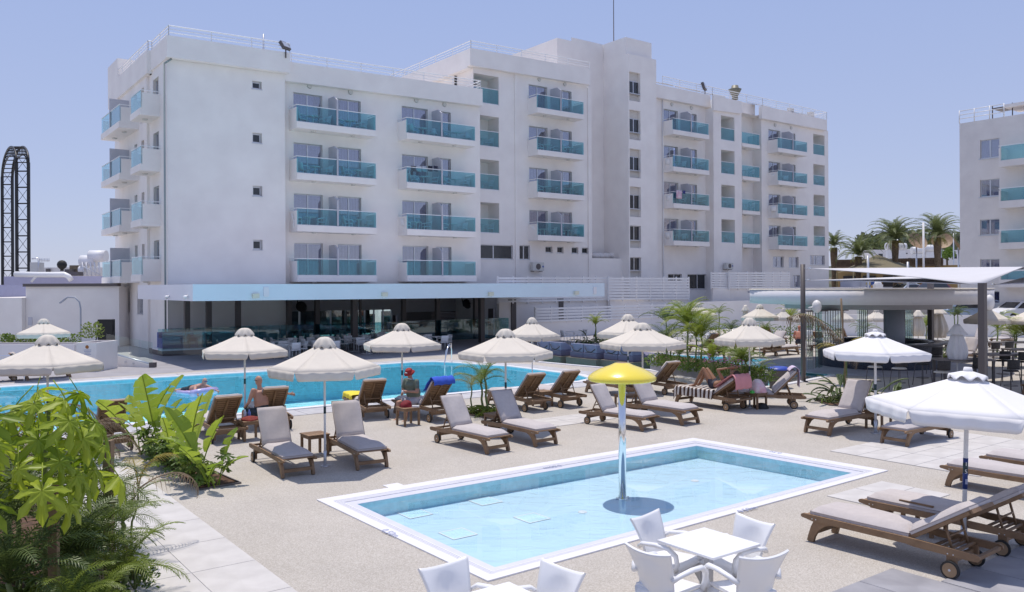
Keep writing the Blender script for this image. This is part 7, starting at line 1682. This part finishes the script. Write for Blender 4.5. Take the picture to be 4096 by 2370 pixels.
C_SIL = mat('silver_car_paint', (.50, .55, .62), .3, .3, coat=.8); C_RED = mat('dark_red_car_paint', (.16, .02, .03), .3, coat=.8); C_WH = mat('white_car_paint', (.78, .78, .80), .3, coat=.8); C_ORR = mat('orange_red_car_paint', (.50, .06, .02), .3, coat=.8); C_BLU = mat('blue_grey_car_paint', (.28, .36, .48), .3, .3, coat=.8)
def cpos(x, y): q = G(x, y); return (q.x, q.y)
def cAT(x, dep): q = AT(x, 700, dep); return (q.x, q.y)
car(cAT(2228, 84), R(200), C_SIL, 'silver car parked behind the bar roof, left of the red one'); car(cAT(2292, 80), R(195), C_RED, 'dark red car parked between the silver car and the palms', Hc=1.6)
car(cAT(2432, 66), R(188), C_WH, 'white small car with an orange red roof beyond the wall', C_ORR); car(cAT(2372, 62), R(10), C_BLU, 'blue grey car behind the palm on the boundary wall'); car(cAT(2505, 60.5), R(195), C_WH, 'white hatchback cut by the right picture edge')
for i in range(5): # the cars stand on the raised street
    pass
for o in COL.objects:
    if o.name.startswith('parked_car') and o.parent is None:
        o.location.z = {0: 2.1, 1: 2.1}.get(0) if o.location.y > 70 else .75
rd = MB(); A = AT(2120, 700, 76), AT(2600, 700, 70); rd.prism([(A[0].x, 76), (A[1].x+20, 70), (A[1].x+60, 140), (A[0].x, 140)], 0, 2.08); struct(rd.build('upper_street', M_ASPH)); rd = MB(); rd.prism([(AT(2150, 700, 61).x, 61.5), (60, 57), (75, 69), (AT(2150, 700, 69).x, 75)], 0, .73); struct(rd.build('street', M_ASPH))
# low white wall with the restaurant name
p_, q_ = AT(2040, 708, 74), AT(2131, 708, 71); w = wall('low white road wall with a restaurant name in thin letters', [(p_.x, p_.y), (q_.x, q_.y)], [AT(2040, 707.5, 74).z, AT(2131, 706.5, 71).z], name='sign_wall')
d = (q_-p_).normalized(); nn2 = Vector((d.y, -d.x, 0)); c = AT(2127.5-11, 713.5, 71.2); text('KAPETANIOS', .46, M_INK, upright(c+nn2*.16, d, nn2), parent=w)
for x, lb in ((2093, 'grey board sign on the tavern terrace'), (2142, 'white poster with a round blue and yellow emblem beside the white post')):
    q = AT(x, 702, 82); m = MB(); m.box(-1.0, 1.0, -.05, .05, 0, AT(x, 693, 82).z); o = m.build('poster_board', mat('pale_poster', (.42, .44, .52), .7)); o.location = (q.x, q.y, 0); tag(o, lb, 'poster')
    if x == 2142:
        for k, c_ in enumerate(((.03, .08, .30), (.45, .33, .05), (.03, .10, .35), (.45, .25, .04))):
            m = MB(); zc = AT(x, 700, 82).z-.1; n = 6; pts = [(0, 0)]+[(.5*math.cos(k*1.57+.2+i*1.2/n), .5*math.sin(k*1.57+.2+i*1.2/n)) for i in range(n+1)]
            m.face([(x_, -.056, z_+zc) for x_, z_ in pts]); m.build('emblem_segment', mat(f'emblem_colour_{k+1}', c_, .6), o)
q = AT(2160.5, 705, 78); m = MB(); zt_ = AT(2160, 692.5, 78).z; m.box(q.x-.35, q.x+.35, q.y-.3, q.y+.3, 0, zt_-.3); m.ball((q.x, q.y, zt_-.3), .35, .3, .35, n=12); tag(m.build('rounded_gate_post', M_WHITE), 'white gate post with a rounded top on the far street', 'gate post')
# ---------------------------------------------------------------- left: back wall, roof clutter, lattice tower
lb_ = thing('left_outbuilding', 'long low white building at the left with pipes and tanks on its roof', 'building', (0, 0, 0)); dL = 50
def LP(x, y, d=dL): return AT(x/KS, y/KS, d)
m = MB(); a, b = LP(103, 1134), LP(476, 1146); c = LP(-260, 1191); e = LP(103, 1191)
m.prism([(a.x, dL), (b.x, dL), (b.x, dL+14), (a.x, dL+14)], 0, b.z); z_ = a.z
m.prism([(c.x, dL-.4), (a.x-.01, dL-.4), (a.x-.01, dL+14), (c.x, dL+14)], 0, e.z); m.build('wall', M_WALL, lb_)
m = MB(); m.box(a.x-.1, b.x-.02, dL-.15, dL+.3, b.z+.003, b.z+.18); m.build('roof_edge', M_BRONZE, lb_)
m = MB(); m.box(LP(-200, 1, dL+6).x, LP(104, 1, dL+6).x, dL+2, dL+6, .5, LP(50, 1140, dL+2).z); m.build('blue_rear_wall', mat('blue_lilac_render', (.30, .32, .48), .85, var=.05), lb_)
m = MB(); m.box(LP(10, 1, dL+16).x, LP(402, 1, dL+16).x, dL+16, dL+18, 3, LP(200, 1106, dL+16).z); m.build('rear_parapet', mat('lilac_render', (.45, .44, .58), .85, var=.05), lb_)
def rpipe(pts, r_, m_=None):
    m = MB(); m.tube([LP(x, y, dL+15) for x, y in pts], r_, n=8); m.build('roof_pipe', m_ or M_RAIL, lb_)
rpipe([(60, 1098), (150, 1100), (260, 1100), (275, 1108), (285, 1122)], .22); rpipe([(125, 1128), (150, 1100)], .10)
def rbx(x0, x1, y0, y1, d, nm, m_, dp=1.0): m = MB(); p_, q_ = LP(x0, y1, d), LP(x1, y0, d); m.box(p_.x, q_.x, d, d+dp, p_.z, q_.z); return m.build(nm, m_, lb_)
rbx(120, 150, 1050, 1100, dL+20, 'roof_cabinet', M_AC); rbx(155, 400, 1070, 1104, dL+26, 'roof_room', M_WALL2, 5); rbx(183, 200, 1076, 1092, dL+25.8, 'roof_hatch', M_BRONZE, .1); rbx(258, 276, 1078, 1094, dL+20, 'cooling_unit', M_BRONZE); rbx(278, 312, 1062, 1104, dL+21, 'cooling_unit', mat('rusty_grille', (.22, .17, .11), .8, var=.4, scale=6)); rbx(274, 308, 1088, 1104, dL+18, 'cooling_unit', M_BRONZE)
for x0, x1, y, r_ in ((325, 385, 1046, .5), (360, 425, 1026, .5), (318, 352, 1080, .3)):
    m = MB(); m.cyl(LP(x0, y, dL+20), LP(x1, y, dL+20), r_, n=14); m.build('water_heater', M_WHITE, lb_)
m = MB()
for x in (330, 345, 362, 378, 395): m.cyl(LP(x, 1050, dL+19.5), LP(x+6, 1104, dL+19.5), .07, n=4)
m.cyl(LP(325, 1062, dL+19.5), LP(400, 1100, dL+19.5), .06, n=4); m.build('heater_stand', M_RAIL, lb_)
m = MB(); m.ball(LP(248, 1060, dL+24), .42, n=10); m.cyl(LP(248, 1060, dL+24), LP(248, 1085, dL+24), .15, n=6); m.build('roof_ventilator', M_RUB, lb_)
m = MB(); m.cyl(LP(154, 1100, dL+20), LP(154, 1034, dL+20), .07, n=5); m.cyl(LP(128, 1036, dL+20), LP(156, 1034, dL+20), .06, n=5); m.cyl(LP(154, 1040, dL+20), LP(198, 1042, dL+20), .03, n=4)
for x in range(160, 200, 6): m.cyl(LP(x, 1033, dL+20), LP(x, 1048, dL+20), .025, n=4)
m.build('tv_aerial', M_ALU, lb_)
q = G(119, 835); m = MB(); m.box(-.12, .12, -.05, 0, -.25, .25, Matrix.Translation(LP(122, 1286, dL-.41))); m.build('meter_box', M_DIV, lb_)
# lattice tower
tw = thing('lattice_tower', 'tall black lattice thrill ride tower with an arched top at the far left', 'tower', (0, 0, 0)); MB_ = mat('black_steel', (.012, .012, .014), .5)
dl, dr = 106, 94; rails = [(9.6, dl), (50, dl), (67, dr), (115, dr)]; zs_ = 17.8
RP = [Vector((LP(x, 900, d).x, d, 0)) for x, d in rails]
for k in (0, 2):
    for j in (0, 1):
        m = MB(); p_ = RP[k+j]; m.box(p_.x-.13, p_.x+.13, p_.y-.13, p_.y+.13, 0, zs_); m.build('rail', MB_, tw)
    p_, q_ = RP[k], RP[k+1]; z = 4
    while z < zs_: m = MB(); m.cyl(p_+Vector((0, 0, z)), q_+Vector((0, 0, z)), .10, n=4); m.build('rung', MB_, tw); m = MB(); m.cyl(p_+Vector((0, 0, z)), q_+Vector((0, 0, z+1.83)), .03, n=3); m.cyl(q_+Vector((0, 0, z)), p_+Vector((0, 0, z+1.83)), .03, n=3); m.build('cross_brace', MB_, tw); z += 1.83
def arc(a, b, zt_, r_, inset=0):
    pts = []
    for i in range(17): t = i/16; q = a.lerp(b, .5-.5*math.cos(math.pi*t)*(1-inset)); pts.append(q+Vector((0, 0, zs_+(zt_-zs_)*math.sin(math.pi*t)-inset*1.5)))
    m = MB(); m.tube(pts, r_, n=6); m.build('arch_rail', MB_, tw); return pts
A0 = arc(RP[0], RP[2], 20.4, .14); A1 = arc(RP[1], RP[3], 20.4, .14)
A2 = arc(RP[0], RP[2], 19.6, .08, .12); A3 = arc(RP[1], RP[3], 19.6, .08, .12)
for i in range(0, 17): m = MB(); m.cyl(A0[i], A1[i], .08, n=4); m.cyl(A0[i], A2[i], .05, n=3); m.cyl(A1[i], A3[i], .05, n=3); m.build('arch_rung', MB_, tw)
# ================================================================== PEOPLE
M_SKIN = mat('sunburnt_skin', (.46, .245, .165), .55, var=.10, scale=8); M_SKIN2 = mat('tanned_skin', (.30, .15, .085), .5, var=.10, scale=8); M_SKIN3 = mat('pink_skin', (.50, .27, .20), .55, var=.08, scale=8)
def skinned(J, radii, links):
    """closed tapered limbs and torso slices round the skeleton; the voxel remesh afterwards melts them into one surface"""
    b = MB(); side = (Vector(J['shl'])-Vector(J['shr'])).normalized()
    rr = lambda n: radii[n] if isinstance(radii[n], tuple) else (radii[n], radii[n])
    for a, c in links:
        A, C_ = Vector(J[a]), Vector(J[c]); d = (C_-A); L_ = d.length; d = d.normalized(); torso = a in ('pelvis', 'belly') and c in ('belly', 'chest')
        n = max(2, int(L_/.035)) if not torso else 7; ra, rc = rr(a), rr(c)
        if c in ('shl', 'shr', 'hil', 'hir'): ra = (rc[0]*1.0, rc[1]*1.0)
        if a == 'chest' and c == 'neck': ra = (.085, .075)
        for i in range(n+1):
            f = i/n; g = math.sin(math.pi*f)*.10 if (a in ('hil', 'hir', 'knl', 'knr', 'shl', 'shr') and not torso) else 0
            rx, ry = (ra[k]*(1-f)+rc[k]*f for k in (0, 1)); rx *= 1+g; ry *= 1+g; p = A+d*L_*f
            if torso:
                s_ = (side-d*side.dot(d)).normalized(); fw = d.cross(s_); M = Matrix(((s_.x, fw.x, d.x, 0), (s_.y, fw.y, d.y, 0), (s_.z, fw.z, d.z, 0), (0, 0, 0, 1))); b.ball(p, rx, ry, .09, n=14, M=M)
            else: b.ball(p, rx, n=10)
    return b.mesh('sk')
def remesh(parts, vox, m):
    bm = bmesh.new()
    for p in parts:
        b2 = bmesh.new(); b2.from_mesh(p); bmesh.ops.recalc_face_normals(b2, faces=b2.faces); b2.to_mesh(p); b2.free(); bm.from_mesh(p)
    me = bpy.data.meshes.new('rm'); bm.to_mesh(me); bm.free(); o = bpy.data.objects.new('rm', me); COL.objects.link(o); md = o.modifiers.new('r', 'REMESH'); md.mode = 'VOXEL'; md.voxel_size = vox
    s = o.modifiers.new('s', 'SMOOTH'); s.iterations = 2; s.factor = .5
    dg = bpy.context.evaluated_depsgraph_get(); out = bpy.data.meshes.new_from_object(o.evaluated_get(dg)); bpy.data.objects.remove(o)
    for p in out.polygons: p.use_smooth = True
    out.materials.clear(); out.materials.append(m); return out
def frame(d, up=(0, 0, 1)):
    d = Vector(d).normalized(); u = Vector(up); s = d.cross(u).normalized(); u = s.cross(d); return d, s, u
def head_parts(c, look, up=(0, 0, 1), hair=None):
    d, s, u = frame(look, up); M = Matrix(((d.x, s.x, u.x, c[0]), (d.y, s.y, u.y, c[1]), (d.z, s.z, u.z, c[2]), (0, 0, 0, 1)))
    b = MB(); b.ball((0, 0, 0), .098, .078, .115, n=16); b.ball((.02, 0, -.055), .075, .060, .065, n=12); b.ball((.10, 0, -.012), .022, .014, .024, n=6); b.ball((.092, 0, -.062), .012, .026, .010, n=6)
    for k in (-1, 1): b.ball((0, k*.080, -.005), .022, .014, .034, n=6); b.ball((.075, k*.032, .018), .016, .018, .011, n=6)
    bmesh.ops.transform(b.bm, matrix=M, verts=b.bm.verts); return b.mesh('h'), M
def hand_parts(w, d, s, curl=.4, side=1):
    """hand from wrist w pointing d, s = across the palm; five fingers"""
    d, s = Vector(d).normalized(), Vector(s); s = (s-d*s.dot(d)).normalized(); n = d.cross(s); w = Vector(w); b = MB()
    b.tube([w, w+d*.03, w+d*.085], [.026, .034, .036], n=8, flat=1)
    for k, (o, L_) in enumerate(((-.030, .070), (-.010, .080), (.010, .075), (.029, .058))):
        a = w+d*.08+s*o; m1 = a+(d*math.cos(curl)+n*math.sin(curl))*L_*.5; m2 = m1+(d*math.cos(curl*2.2)+n*math.sin(curl*2.2))*L_*.5; b.tube([a, m1, m2], [.0115, .0105, .009], n=6)
    t0 = w+d*.025-s*side*.028; b.tube([t0, t0-s*side*.035+d*.025, t0-s*side*.045+d*.055], [.013, .012, .010], n=6); return b.mesh('hand')
LINKS = [('pelvis', 'belly'), ('belly', 'chest'), ('chest', 'neck'), ('neck', 'head'), ('chest', 'shl'), ('shl', 'ell'), ('ell', 'wrl'), ('chest', 'shr'), ('shr', 'elr'), ('elr', 'wrr'), ('pelvis', 'hil'), ('hil', 'knl'), ('knl', 'anl'), ('anl', 'tol'), ('pelvis', 'hir'), ('hir', 'knr'), ('knr', 'anr'), ('anr', 'tor')]
RAD = dict(pelvis=(.15, .13), belly=(.155, .13), chest=(.165, .125), neck=.058, head=.07, shl=.062, ell=.042, wrl=.028, shr=.062, elr=.042, wrr=.028, hil=.095, knl=.06, anl=.038, tol=.03, hir=.095, knr=.06, anr=.038, tor=.03)
def person(label, J, look, M, skin, rad=None, shorts=None, shirt=None, headup=(0, 0, 1), vox=.013, curls=(.5, .5), palm=((0, 0, 1), (0, 0, 1))):
    r = thing('person', label, 'person', (0, 0, 0)); r.matrix_world = M
    rd = dict(RAD); rd.update(rad or {}); sk = skinned(J, rd, LINKS); hp, HM = head_parts(J['head'], look, headup); parts = [sk, hp]
    for k, (e, w) in enumerate((('ell', 'wrl'), ('elr', 'wrr'))):
        d = Vector(J[w])-Vector(J[e]); parts.append(hand_parts(J[w], d, palm[k], curls[k], 1 if k == 0 else -1))
    body = remesh(parts, vox, skin); link('body', body, r)
    def cloth(name, m, test, off, thick=.0):
        bm = bmesh.new(); bm.from_mesh(body); bmesh.ops.delete(bm, geom=[f for f in bm.faces if not test(f.calc_center_median())], context='FACES')
        for v in bm.verts: v.co += v.normal*(off+.006*mnoise.noise(v.co*14))
        me = bpy.data.meshes.new(name); bm.to_mesh(me); bm.free(); me.materials.clear(); me.materials.append(m); link(name, me, r)
    for c in (shorts or []): cloth(*c)
    return r, HM
def seg_d(p, a, b):
    a, b = Vector(a), Vector(b); t = max(0, min(1, (p-a).dot(b-a)/(b-a).length_squared)); return (p-a.lerp(b, t)).length, t
def along(J, a, b, tmin, tmax, rad): return lambda p: (lambda dt: dt[0] < rad and tmin <= dt[1] <= tmax)(seg_d(p, J[a], J[b]))
# seated man, x forward, z up, pelvis at the seat
def seated(knee_spread=.18, kz=.46, lean=.1, arms=None, footx=.48, twist=0):
    J = dict(pelvis=(0, 0, .55), belly=(lean*.3, 0, .75), chest=(lean, 0, .98), neck=(lean+.03, 0, 1.14), head=(lean+.06, 0, 1.285), shl=(lean, .20, 1.06), shr=(lean, -.20, 1.06), hil=(.05, .10, .53), hir=(.05, -.10, .53),
             knl=(.44, knee_spread, kz+.05), knr=(.44, -knee_spread, kz+.05), anl=(footx, knee_spread, .09), anr=(footx, -knee_spread, .09), tol=(footx+.16, knee_spread, .04), tor=(footx+.16, -knee_spread, .04))
    J.update(arms or {}); return J
M_SHORT1 = mat('dark_patterned_shorts', (.02, .035, .05), .8, var=.6, scale=20); M_SHORT2 = mat('light_grey_shorts', (.45, .43, .46), .85, var=.08, scale=8); M_SHIRT = mat('sage_green_shirt', (.14, .17, .13), .85, var=.08, scale=6); M_REDH = mat('red_bucket_hat', (.30, .02, .018), .8, var=.1); M_BIK = mat('dark_bikini', (.03, .03, .05), .7)
# 1 bald man, back to us
J = seated(.20, .46, .06, dict(ell=(.10, .30, .78), wrl=(.30, .25, .66), elr=(-.10, -.45, .95), wrr=(-.30, -.62, .92)))
T = lambda p, look: Matrix.Translation(p) @ rotz(math.atan2(look[1], look[0]))
sh = lambda J: (lambda p: (along(J, 'hil', 'knl', 0, .78, .14)(p) or along(J, 'hir', 'knr', 0, .78, .14)(p) or (Vector(J['pelvis'])-p).length < .20) and p.z < .74)
M1 = T(Vector((-6.15, 20.35, -.07)), (-.80, .62)); r1, HM = person('bald man in dark shorts sitting with his bare back to us', J, (1, .25, -.15), M1, M_SKIN, dict(belly=(.19, .16), chest=(.19, .14)), [('shorts', M_SHORT1, sh(J), .012)])
m = MB()
for s in (-1, 1): m.tube([(.09, s*.03, .02), (.085, s*.065, .02), (.02, s*.088, .015), (-.02, s*.088, .005)], .008, n=5)
o = m.build('sunglasses', M_RUB, r1); o.matrix_local = HM
# 2 man in the red bucket hat
J = seated(.16, .46, .12, dict(ell=(.16, .27, .80), wrl=(.36, .10, .82), elr=(.16, -.27, .78), wrr=(.38, -.06, .76)))
M2 = T(Vector((-2.62, 22.15, -.07)), (-.62, -.78)); tee = lambda J: (lambda p: (p.z < 1.135 and p.z > .60 and (abs(p.y) < .22 and p.x < .36)) and not along(J, 'ell', 'wrl', .05, 1, .07)(p) and not along(J, 'elr', 'wrr', .05, 1, .07)(p) and not along(J, 'hil', 'knl', .35, 1, .12)(p) and not along(J, 'hir', 'knr', .35, 1, .12)(p) or along(J, 'shl', 'ell', 0, .7, .09)(p) or along(J, 'shr', 'elr', 0, .7, .09)(p))
r2, HM = person('man in a red bucket hat and green T-shirt, looking at his hands', J, (1, .1, -.55), M2, M_SKIN, dict(belly=(.20, .17), chest=(.18, .14)), [('shorts', M_SHORT2, lambda p, J=J: sh(J)(p) and p.z < .66, .016), ('t_shirt', M_SHIRT, tee(J), .014)])
m = MB(); m.lathe([(.0, .125), (.07, .12), (.092, .10), (.10, .05), (.105, .03), (.15, -.005), (.152, .0), (.108, .045), (.09, .05)], n=24); o = m.build('bucket_hat', M_REDH, r2); o.matrix_local = HM
m = MB(); m.box(.103, .112, -.03, .03, .06, .085); o = m.build('hat_emblem', M_PRW, r2); o.matrix_local = HM
m = MB()
for s in (-1, 1): m.ball((.088, s*.033, .015), .012, .026, .016, n=8); m.tube([(.085, s*.055, .02), (.02, s*.088, .015), (-.02, s*.088, .005)], .006, n=4)
o = m.build('sunglasses', M_RUB, r2); o.matrix_local = HM
m = MB(); m.tube([(.16+.085*math.cos(t), .075*math.sin(t), 1.135+.012*math.cos(t*2)) for t in [i*.5236 for i in range(13)]], .012, n=5); m.build('white_collar', M_PRW, r2)
m = MB(); m.tube([(.42, .03, .80), (.47, .02, .84)], .022, n=6); tag(m.build('small_white_bottle', M_PLAST), 'small white bottle in the hands of the man in the red hat', 'bottle'); COL.objects[-1].matrix_world = M2
# 3 woman lying on the striped towel, in the frame of her lounger
J = dict(pelvis=(1.02, 0, .575), belly=(1.18, 0, .60), chest=(1.38, 0, .70), neck=(1.54, 0, .83), head=(1.66, 0, .90), shl=(1.42, .17, .74), shr=(1.42, -.17, .74), ell=(1.30, .30, .98), wrl=(1.56, .16, 1.05), elr=(1.34, -.28, 1.00), wrr=(1.60, -.12, 1.06),
         hil=(.98, .09, .57), hir=(.98, -.09, .57), knl=(.66, .12, .93), knr=(.74, -.12, .96), anl=(.38, .12, .52), anr=(.44, -.12, .52), tol=(.22, .13, .485), tor=(.28, -.13, .485))
ld = LL['H1']
r3, HM = person('sunbathing woman lying with bent knees on the striped towel', J, (-.5, 0, .85), ld.matrix_basis.copy(), M_SKIN2, dict(pelvis=(.15, .11), belly=(.115, .09), chest=(.13, .10), hil=.085, hir=.085, knl=.052, knr=.052, shl=.05, shr=.05, ell=.034, elr=.034), [('bikini_bottom', M_BIK, lambda p: .93 < p.x < 1.07 and abs(p.y) < .19 and p.z < .72, .006), ('bikini_top', M_BIK, lambda p: 1.34 < p.x < 1.42 and abs(p.y) < .15 and p.z > .60, .006)], headup=(1, 0, .3))
m = MB(); m.ball((-.02, 0, .03), .105, .092, .115, n=12); o = m.build('hair', mat('dark_brown_hair', (.035, .02, .012), .6), r3); o.matrix_local = HM @ Matrix.Translation((-.012, 0, 0))
# 4 man prone on an air mattress in the pool
J = dict(pelvis=(-.45, 0, .10), belly=(-.25, 0, .13), chest=(0, 0, .20), neck=(.16, 0, .30), head=(.24, 0, .40), shl=(.02, .20, .22), shr=(.02, -.20, .22), ell=(.25, .33, .12), wrl=(.50, .30, .06), elr=(.20, -.36, .10), wrr=(.40, -.42, .02), hil=(-.52, .10, .09), hir=(-.52, -.10, .09), knl=(-.95, .15, .02), knr=(-.95, -.12, .02), anl=(-1.3, .2, .02), anr=(-1.32, -.14, .05), tol=(-1.42, .2, .0), tor=(-1.44, -.14, .02))
q = G(492, 966); M4 = T(q+Vector((0, 0, -.02)), (.86, -.50)); r4, HM = person('man floating face down on an air mattress in the big pool', J, (1, -.25, -.25), M4, M_SKIN3, dict(belly=(.18, .13), chest=(.18, .12)), [('swim_shorts', M_SHORT1, lambda p: -.72 < p.x < -.34 and abs(p.y) < .3, .014)])
m = MB()
for s in (-1, 1): m.ball((.088, s*.033, .015), .012, .026, .016, n=8)
m.tube([(.085, -.06, .02), (.095, 0, .03), (.085, .06, .02)], .006, n=4); o = m.build('sunglasses', mat('blue_violet_lens', (.06, .04, .25), .2), r4); o.matrix_local = HM
m = MB(); 
for k in range(6): m.tube([(-.75, (k-2.5)*.12, .02), (.1, (k-2.5)*.12, .02)], .065, n=8)
m.tube([(.12, -.42, .03), (.28, -.40, .06), (.36, 0, .09), (.28, .40, .06), (.12, .42, .03)], .12, n=10); o = tag(m.build('air_mattress', mat('lilac_blue_vinyl', (.36, .40, .72), .25, col2=(.62, .42, .66), scale=3, coat=.5)), 'lilac and blue air mattress under the swimmer', 'air mattress'); o.matrix_world = M4
# 5 far sunbather beside the bar post
J = seated(.15, .46, .15, dict(ell=(.2, .28, .80), wrl=(.4, .18, .62), elr=(.2, -.28, .80), wrr=(.4, -.18, .62))); r5, HM = person('far seated person with a bare sunburnt back beside the bar post', J, (1, 0, -.2), T(G(1967, 868), (.35, .93)), mat('red_brown_skin', (.48, .19, .12), .55), dict(belly=(.2, .16), chest=(.2, .15)), [('shorts', M_BIK, sh(J), .012)], vox=.02)
# ================================================================== TOWELS AND BELONGINGS
def drape(lo, path, w, m_, name, label, y0=0.0, sag=.012, nseg=26):
    P = [Vector((x, 0, z)) for x, z in path]; Ls = [0]
    for a, b in zip(P, P[1:]): Ls.append(Ls[-1]+(b-a).length)
    def at(s):
        s *= Ls[-1]
        for i in range(len(P)-1):
            if s <= Ls[i+1]+1e-9: return P[i].lerp(P[i+1], (s-Ls[i])/(Ls[i+1]-Ls[i]))
        return P[-1]
    m = MB()
    def f(s, t):
        p = at(s); y = y0+(t-.5)*w; k = sag*math.sin(t*17+s*5)*(.3+s); e = abs(2*t-1)
        return (p.x+k*.5, y+.01*math.sin(s*15), p.z+k*.6)
    m.grid(f, nseg, 20, thick=-.008)
    return m, tag(m.build(name, m_), label, 'towel')
M_YT = mat('yellow_towel', (.80, .66, .06), .95, var=.06, scale=4, bump=.4, bscale=60); M_BT = mat('blue_towel', (.05, .12, .62), .95, var=.1, scale=4, bump=.4, bscale=60); M_PT = mat('pink_towel', (.68, .30, .32), .95, var=.06, scale=4, bump=.4, bscale=60); M_LT = mat('lilac_towel', (.60, .50, .66), .95, var=.04, scale=4, bump=.4, bscale=60)
def backpath(ang, s0, tail): # over the top edge of the raised back
    a = R(ang); hx, hz = 1.17, .335; P_ = lambda s, o: (hx+s*math.cos(a)-o*math.sin(a), hz+s*math.sin(a)+o*math.cos(a))
    q = P_(.87, .0); return [P_(s0, .145), P_(.80, .148), P_(.86, .13), P_(.885, .08), P_(.885, .0), (q[0]+.03, q[1]-tail*.4), (q[0]+.02, q[1]-tail)]
def place(o, lo): o.matrix_world = lo.matrix_basis.copy(); return o
_, o = drape(None, backpath(46, .35, .10), .56, M_BT, 'towel', 'royal blue towel hung over the lounger behind the man in the red hat'); place(o, LL['C2'])
_, o = drape(None, backpath(46, .70, .42), .52, M_LT, 'towel', 'pale lilac towel hanging from the lounger beside the blue bin'); place(o, LL['H2'])
_, o = drape(None, backpath(33, .20, .26), .60, M_PT, 'towel', 'pink towel over the raised back of the woman\'s lounger'); place(o, LL['H1'])
def cover(lo, x0, x1, m_, label, hang=.22):
    m = MB()
    def f(s, t):
        y = (t-.5)*(.60+2*hang); x = x0+(x1-x0)*s+.015*math.sin(t*13); z = .475
        if abs(y) > .31: k = abs(y)-.31; z = .475-k*1.0; y = math.copysign(.315+.02*math.sin(x*22)*k/hang+.012, y)
        if s < .06: z -= (.06-s)/.06*.14
        return (x, y, z+.006*math.sin(x*15+t*9))
    m.grid(f, 30, 34, thick=-.007); o = tag(m.build('towel', m_), label, 'towel'); return place(o, lo)
cover(LL['C1'], -.12, .80, M_YT, 'bright yellow towel spread over the foot of a lounger by the pool', .12)
M_ZEB = bpy.data.materials.new('zebra_towel'); M_ZEB.use_nodes = True; nt = M_ZEB.node_tree; bs = nt.nodes['Principled BSDF']; bs.inputs['Roughness'].default_value = .95
tc_ = nt.nodes.new('ShaderNodeTexCoord'); wv = nt.nodes.new('ShaderNodeTexWave'); wv.inputs['Scale'].default_value = 2.3; wv.inputs['Distortion'].default_value = 2.2; wv.inputs['Detail'].default_value = 1; wv.inputs['Detail Scale'].default_value = 1.2
rp = nt.nodes.new('ShaderNodeValToRGB'); rp.color_ramp.interpolation = 'CONSTANT'; rp.color_ramp.elements[0].color = (.09, .045, .03, 1); rp.color_ramp.elements[1].position = .5; rp.color_ramp.elements[1].color = (.74, .70, .66, 1)
nt.links.new(tc_.outputs['Object'], wv.inputs['Vector']); nt.links.new(wv.outputs['Color'], rp.inputs[0]); nt.links.new(rp.outputs[0], bs.inputs['Base Color'])
cover(LL['H1'], -.13, 1.22, M_ZEB, 'brown and white zebra striped towel under the sunbathing woman', .24)
def lump(p, r, h, m_, name, label, cat, seed=1, up=0):
    b = MB(); b.grid(lambda s, t: ((r*(math.sin(math.pi*(.08+.92*t)*.5+.0)*(1+.28*mnoise.noise(Vector((math.cos(6.283*s)*1.4, math.sin(6.283*s)*1.4, t*2+seed))))) if t > 0 else .001)*math.cos(6.283*s), (r*(math.sin(math.pi*(.08+.92*t)*.5)*(1+.28*mnoise.noise(Vector((math.cos(6.283*s)*1.4, math.sin(6.283*s)*1.4, t*2+seed))))) if t > 0 else .001)*math.sin(6.283*s), h*(1-t**1.6)), 26, 8)
    o = b.build(name, m_); o.location = p; return tag(o, label, cat)
M_REDC = mat('red_brown_cloth', (.22, .03, .02), .9, var=.5, scale=22); z = .452
lump(TAB['A']+Vector((0, 0, z)), .20, .09, M_REDC, 'crumpled_cloth', 'red brown patterned cloth on the table beside the bald man', 'cloth', 1); lump(TAB['C']+Vector((-.05, .05, z)), .17, .17, mat('dark_red_bag', (.20, .008, .015), .8, var=.3, scale=8), 'red_bag', 'dark red bag on the table in front of the red hat man', 'bag', 4)
lump(TAB['H']+Vector((.05, .0, z)), .22, .38, mat('pink_plastic_bag', (.72, .36, .44), .4, col2=(.75, .70, .74), scale=4), 'beach_bag', 'pink and white plastic beach bag on the table by the umbrella pole', 'bag', 7); lump(TAB['H']+Vector((.15, -.05, 0)), .20, .16, M_RUB, 'black_bag', 'small black bag on the ground under the table with the beach bag', 'bag', 9)
lump(TAB['H']+Vector((-.16, -.18, z)), .07, .08, mat('bright_green_plastic', (.08, .5, .08), .5), 'green_wrapper', 'bright green wrapper hanging at the corner of the beach bag table', 'wrapper', 3)
m = MB(); m.box(-.09, .09, -.06, .06, 0, .04); o = m.build('white_box', M_PLAST); o.location = TAB['C']+Vector((.2, -.02, z)); tag(o, 'small white box beside the red bag on the table', 'box')
for k, (dx, c_, lb) in enumerate(((-.08, (.55, .65, .75), 'clear bluish water bottle on the table beside the bald man'), (.02, (.12, .2, .55), 'small blue bottle on the table beside the bald man'))):
    m = MB(); m.lathe([(0, 0), (.035, .002), (.035, .15), (.015, .19), (.015, .215), (0, .216)], n=12); o = m.build('bottle', mat('bottle_%s' % ('clear' if k == 0 else 'blue'), c_, .2)); o.location = TAB['A']+Vector((dx-.08, .12, z)); tag(o, lb, 'bottle')
q = G(2196, 1002); m = MB(); m.lathe([(0, 0), (.07, 0), (.09, .20), (.085, .21), (0, .2)], n=16); o = m.build('white_pot', M_PLAST); o.location = q; tag(o, 'small white pot at the foot of the strelitzia by the white umbrella pole', 'pot')
# rubble sacks on the low annex, in the recess of the hotel
m = MB()
for k in range(5): u_, z_ = PV(2385+k*22, 1030, vM-1); m.ball((u_, -(vM-1.2), z_+.1), .5, .4, .28, n=8)
m.build('covered_pile', M_WALL2, hotel)
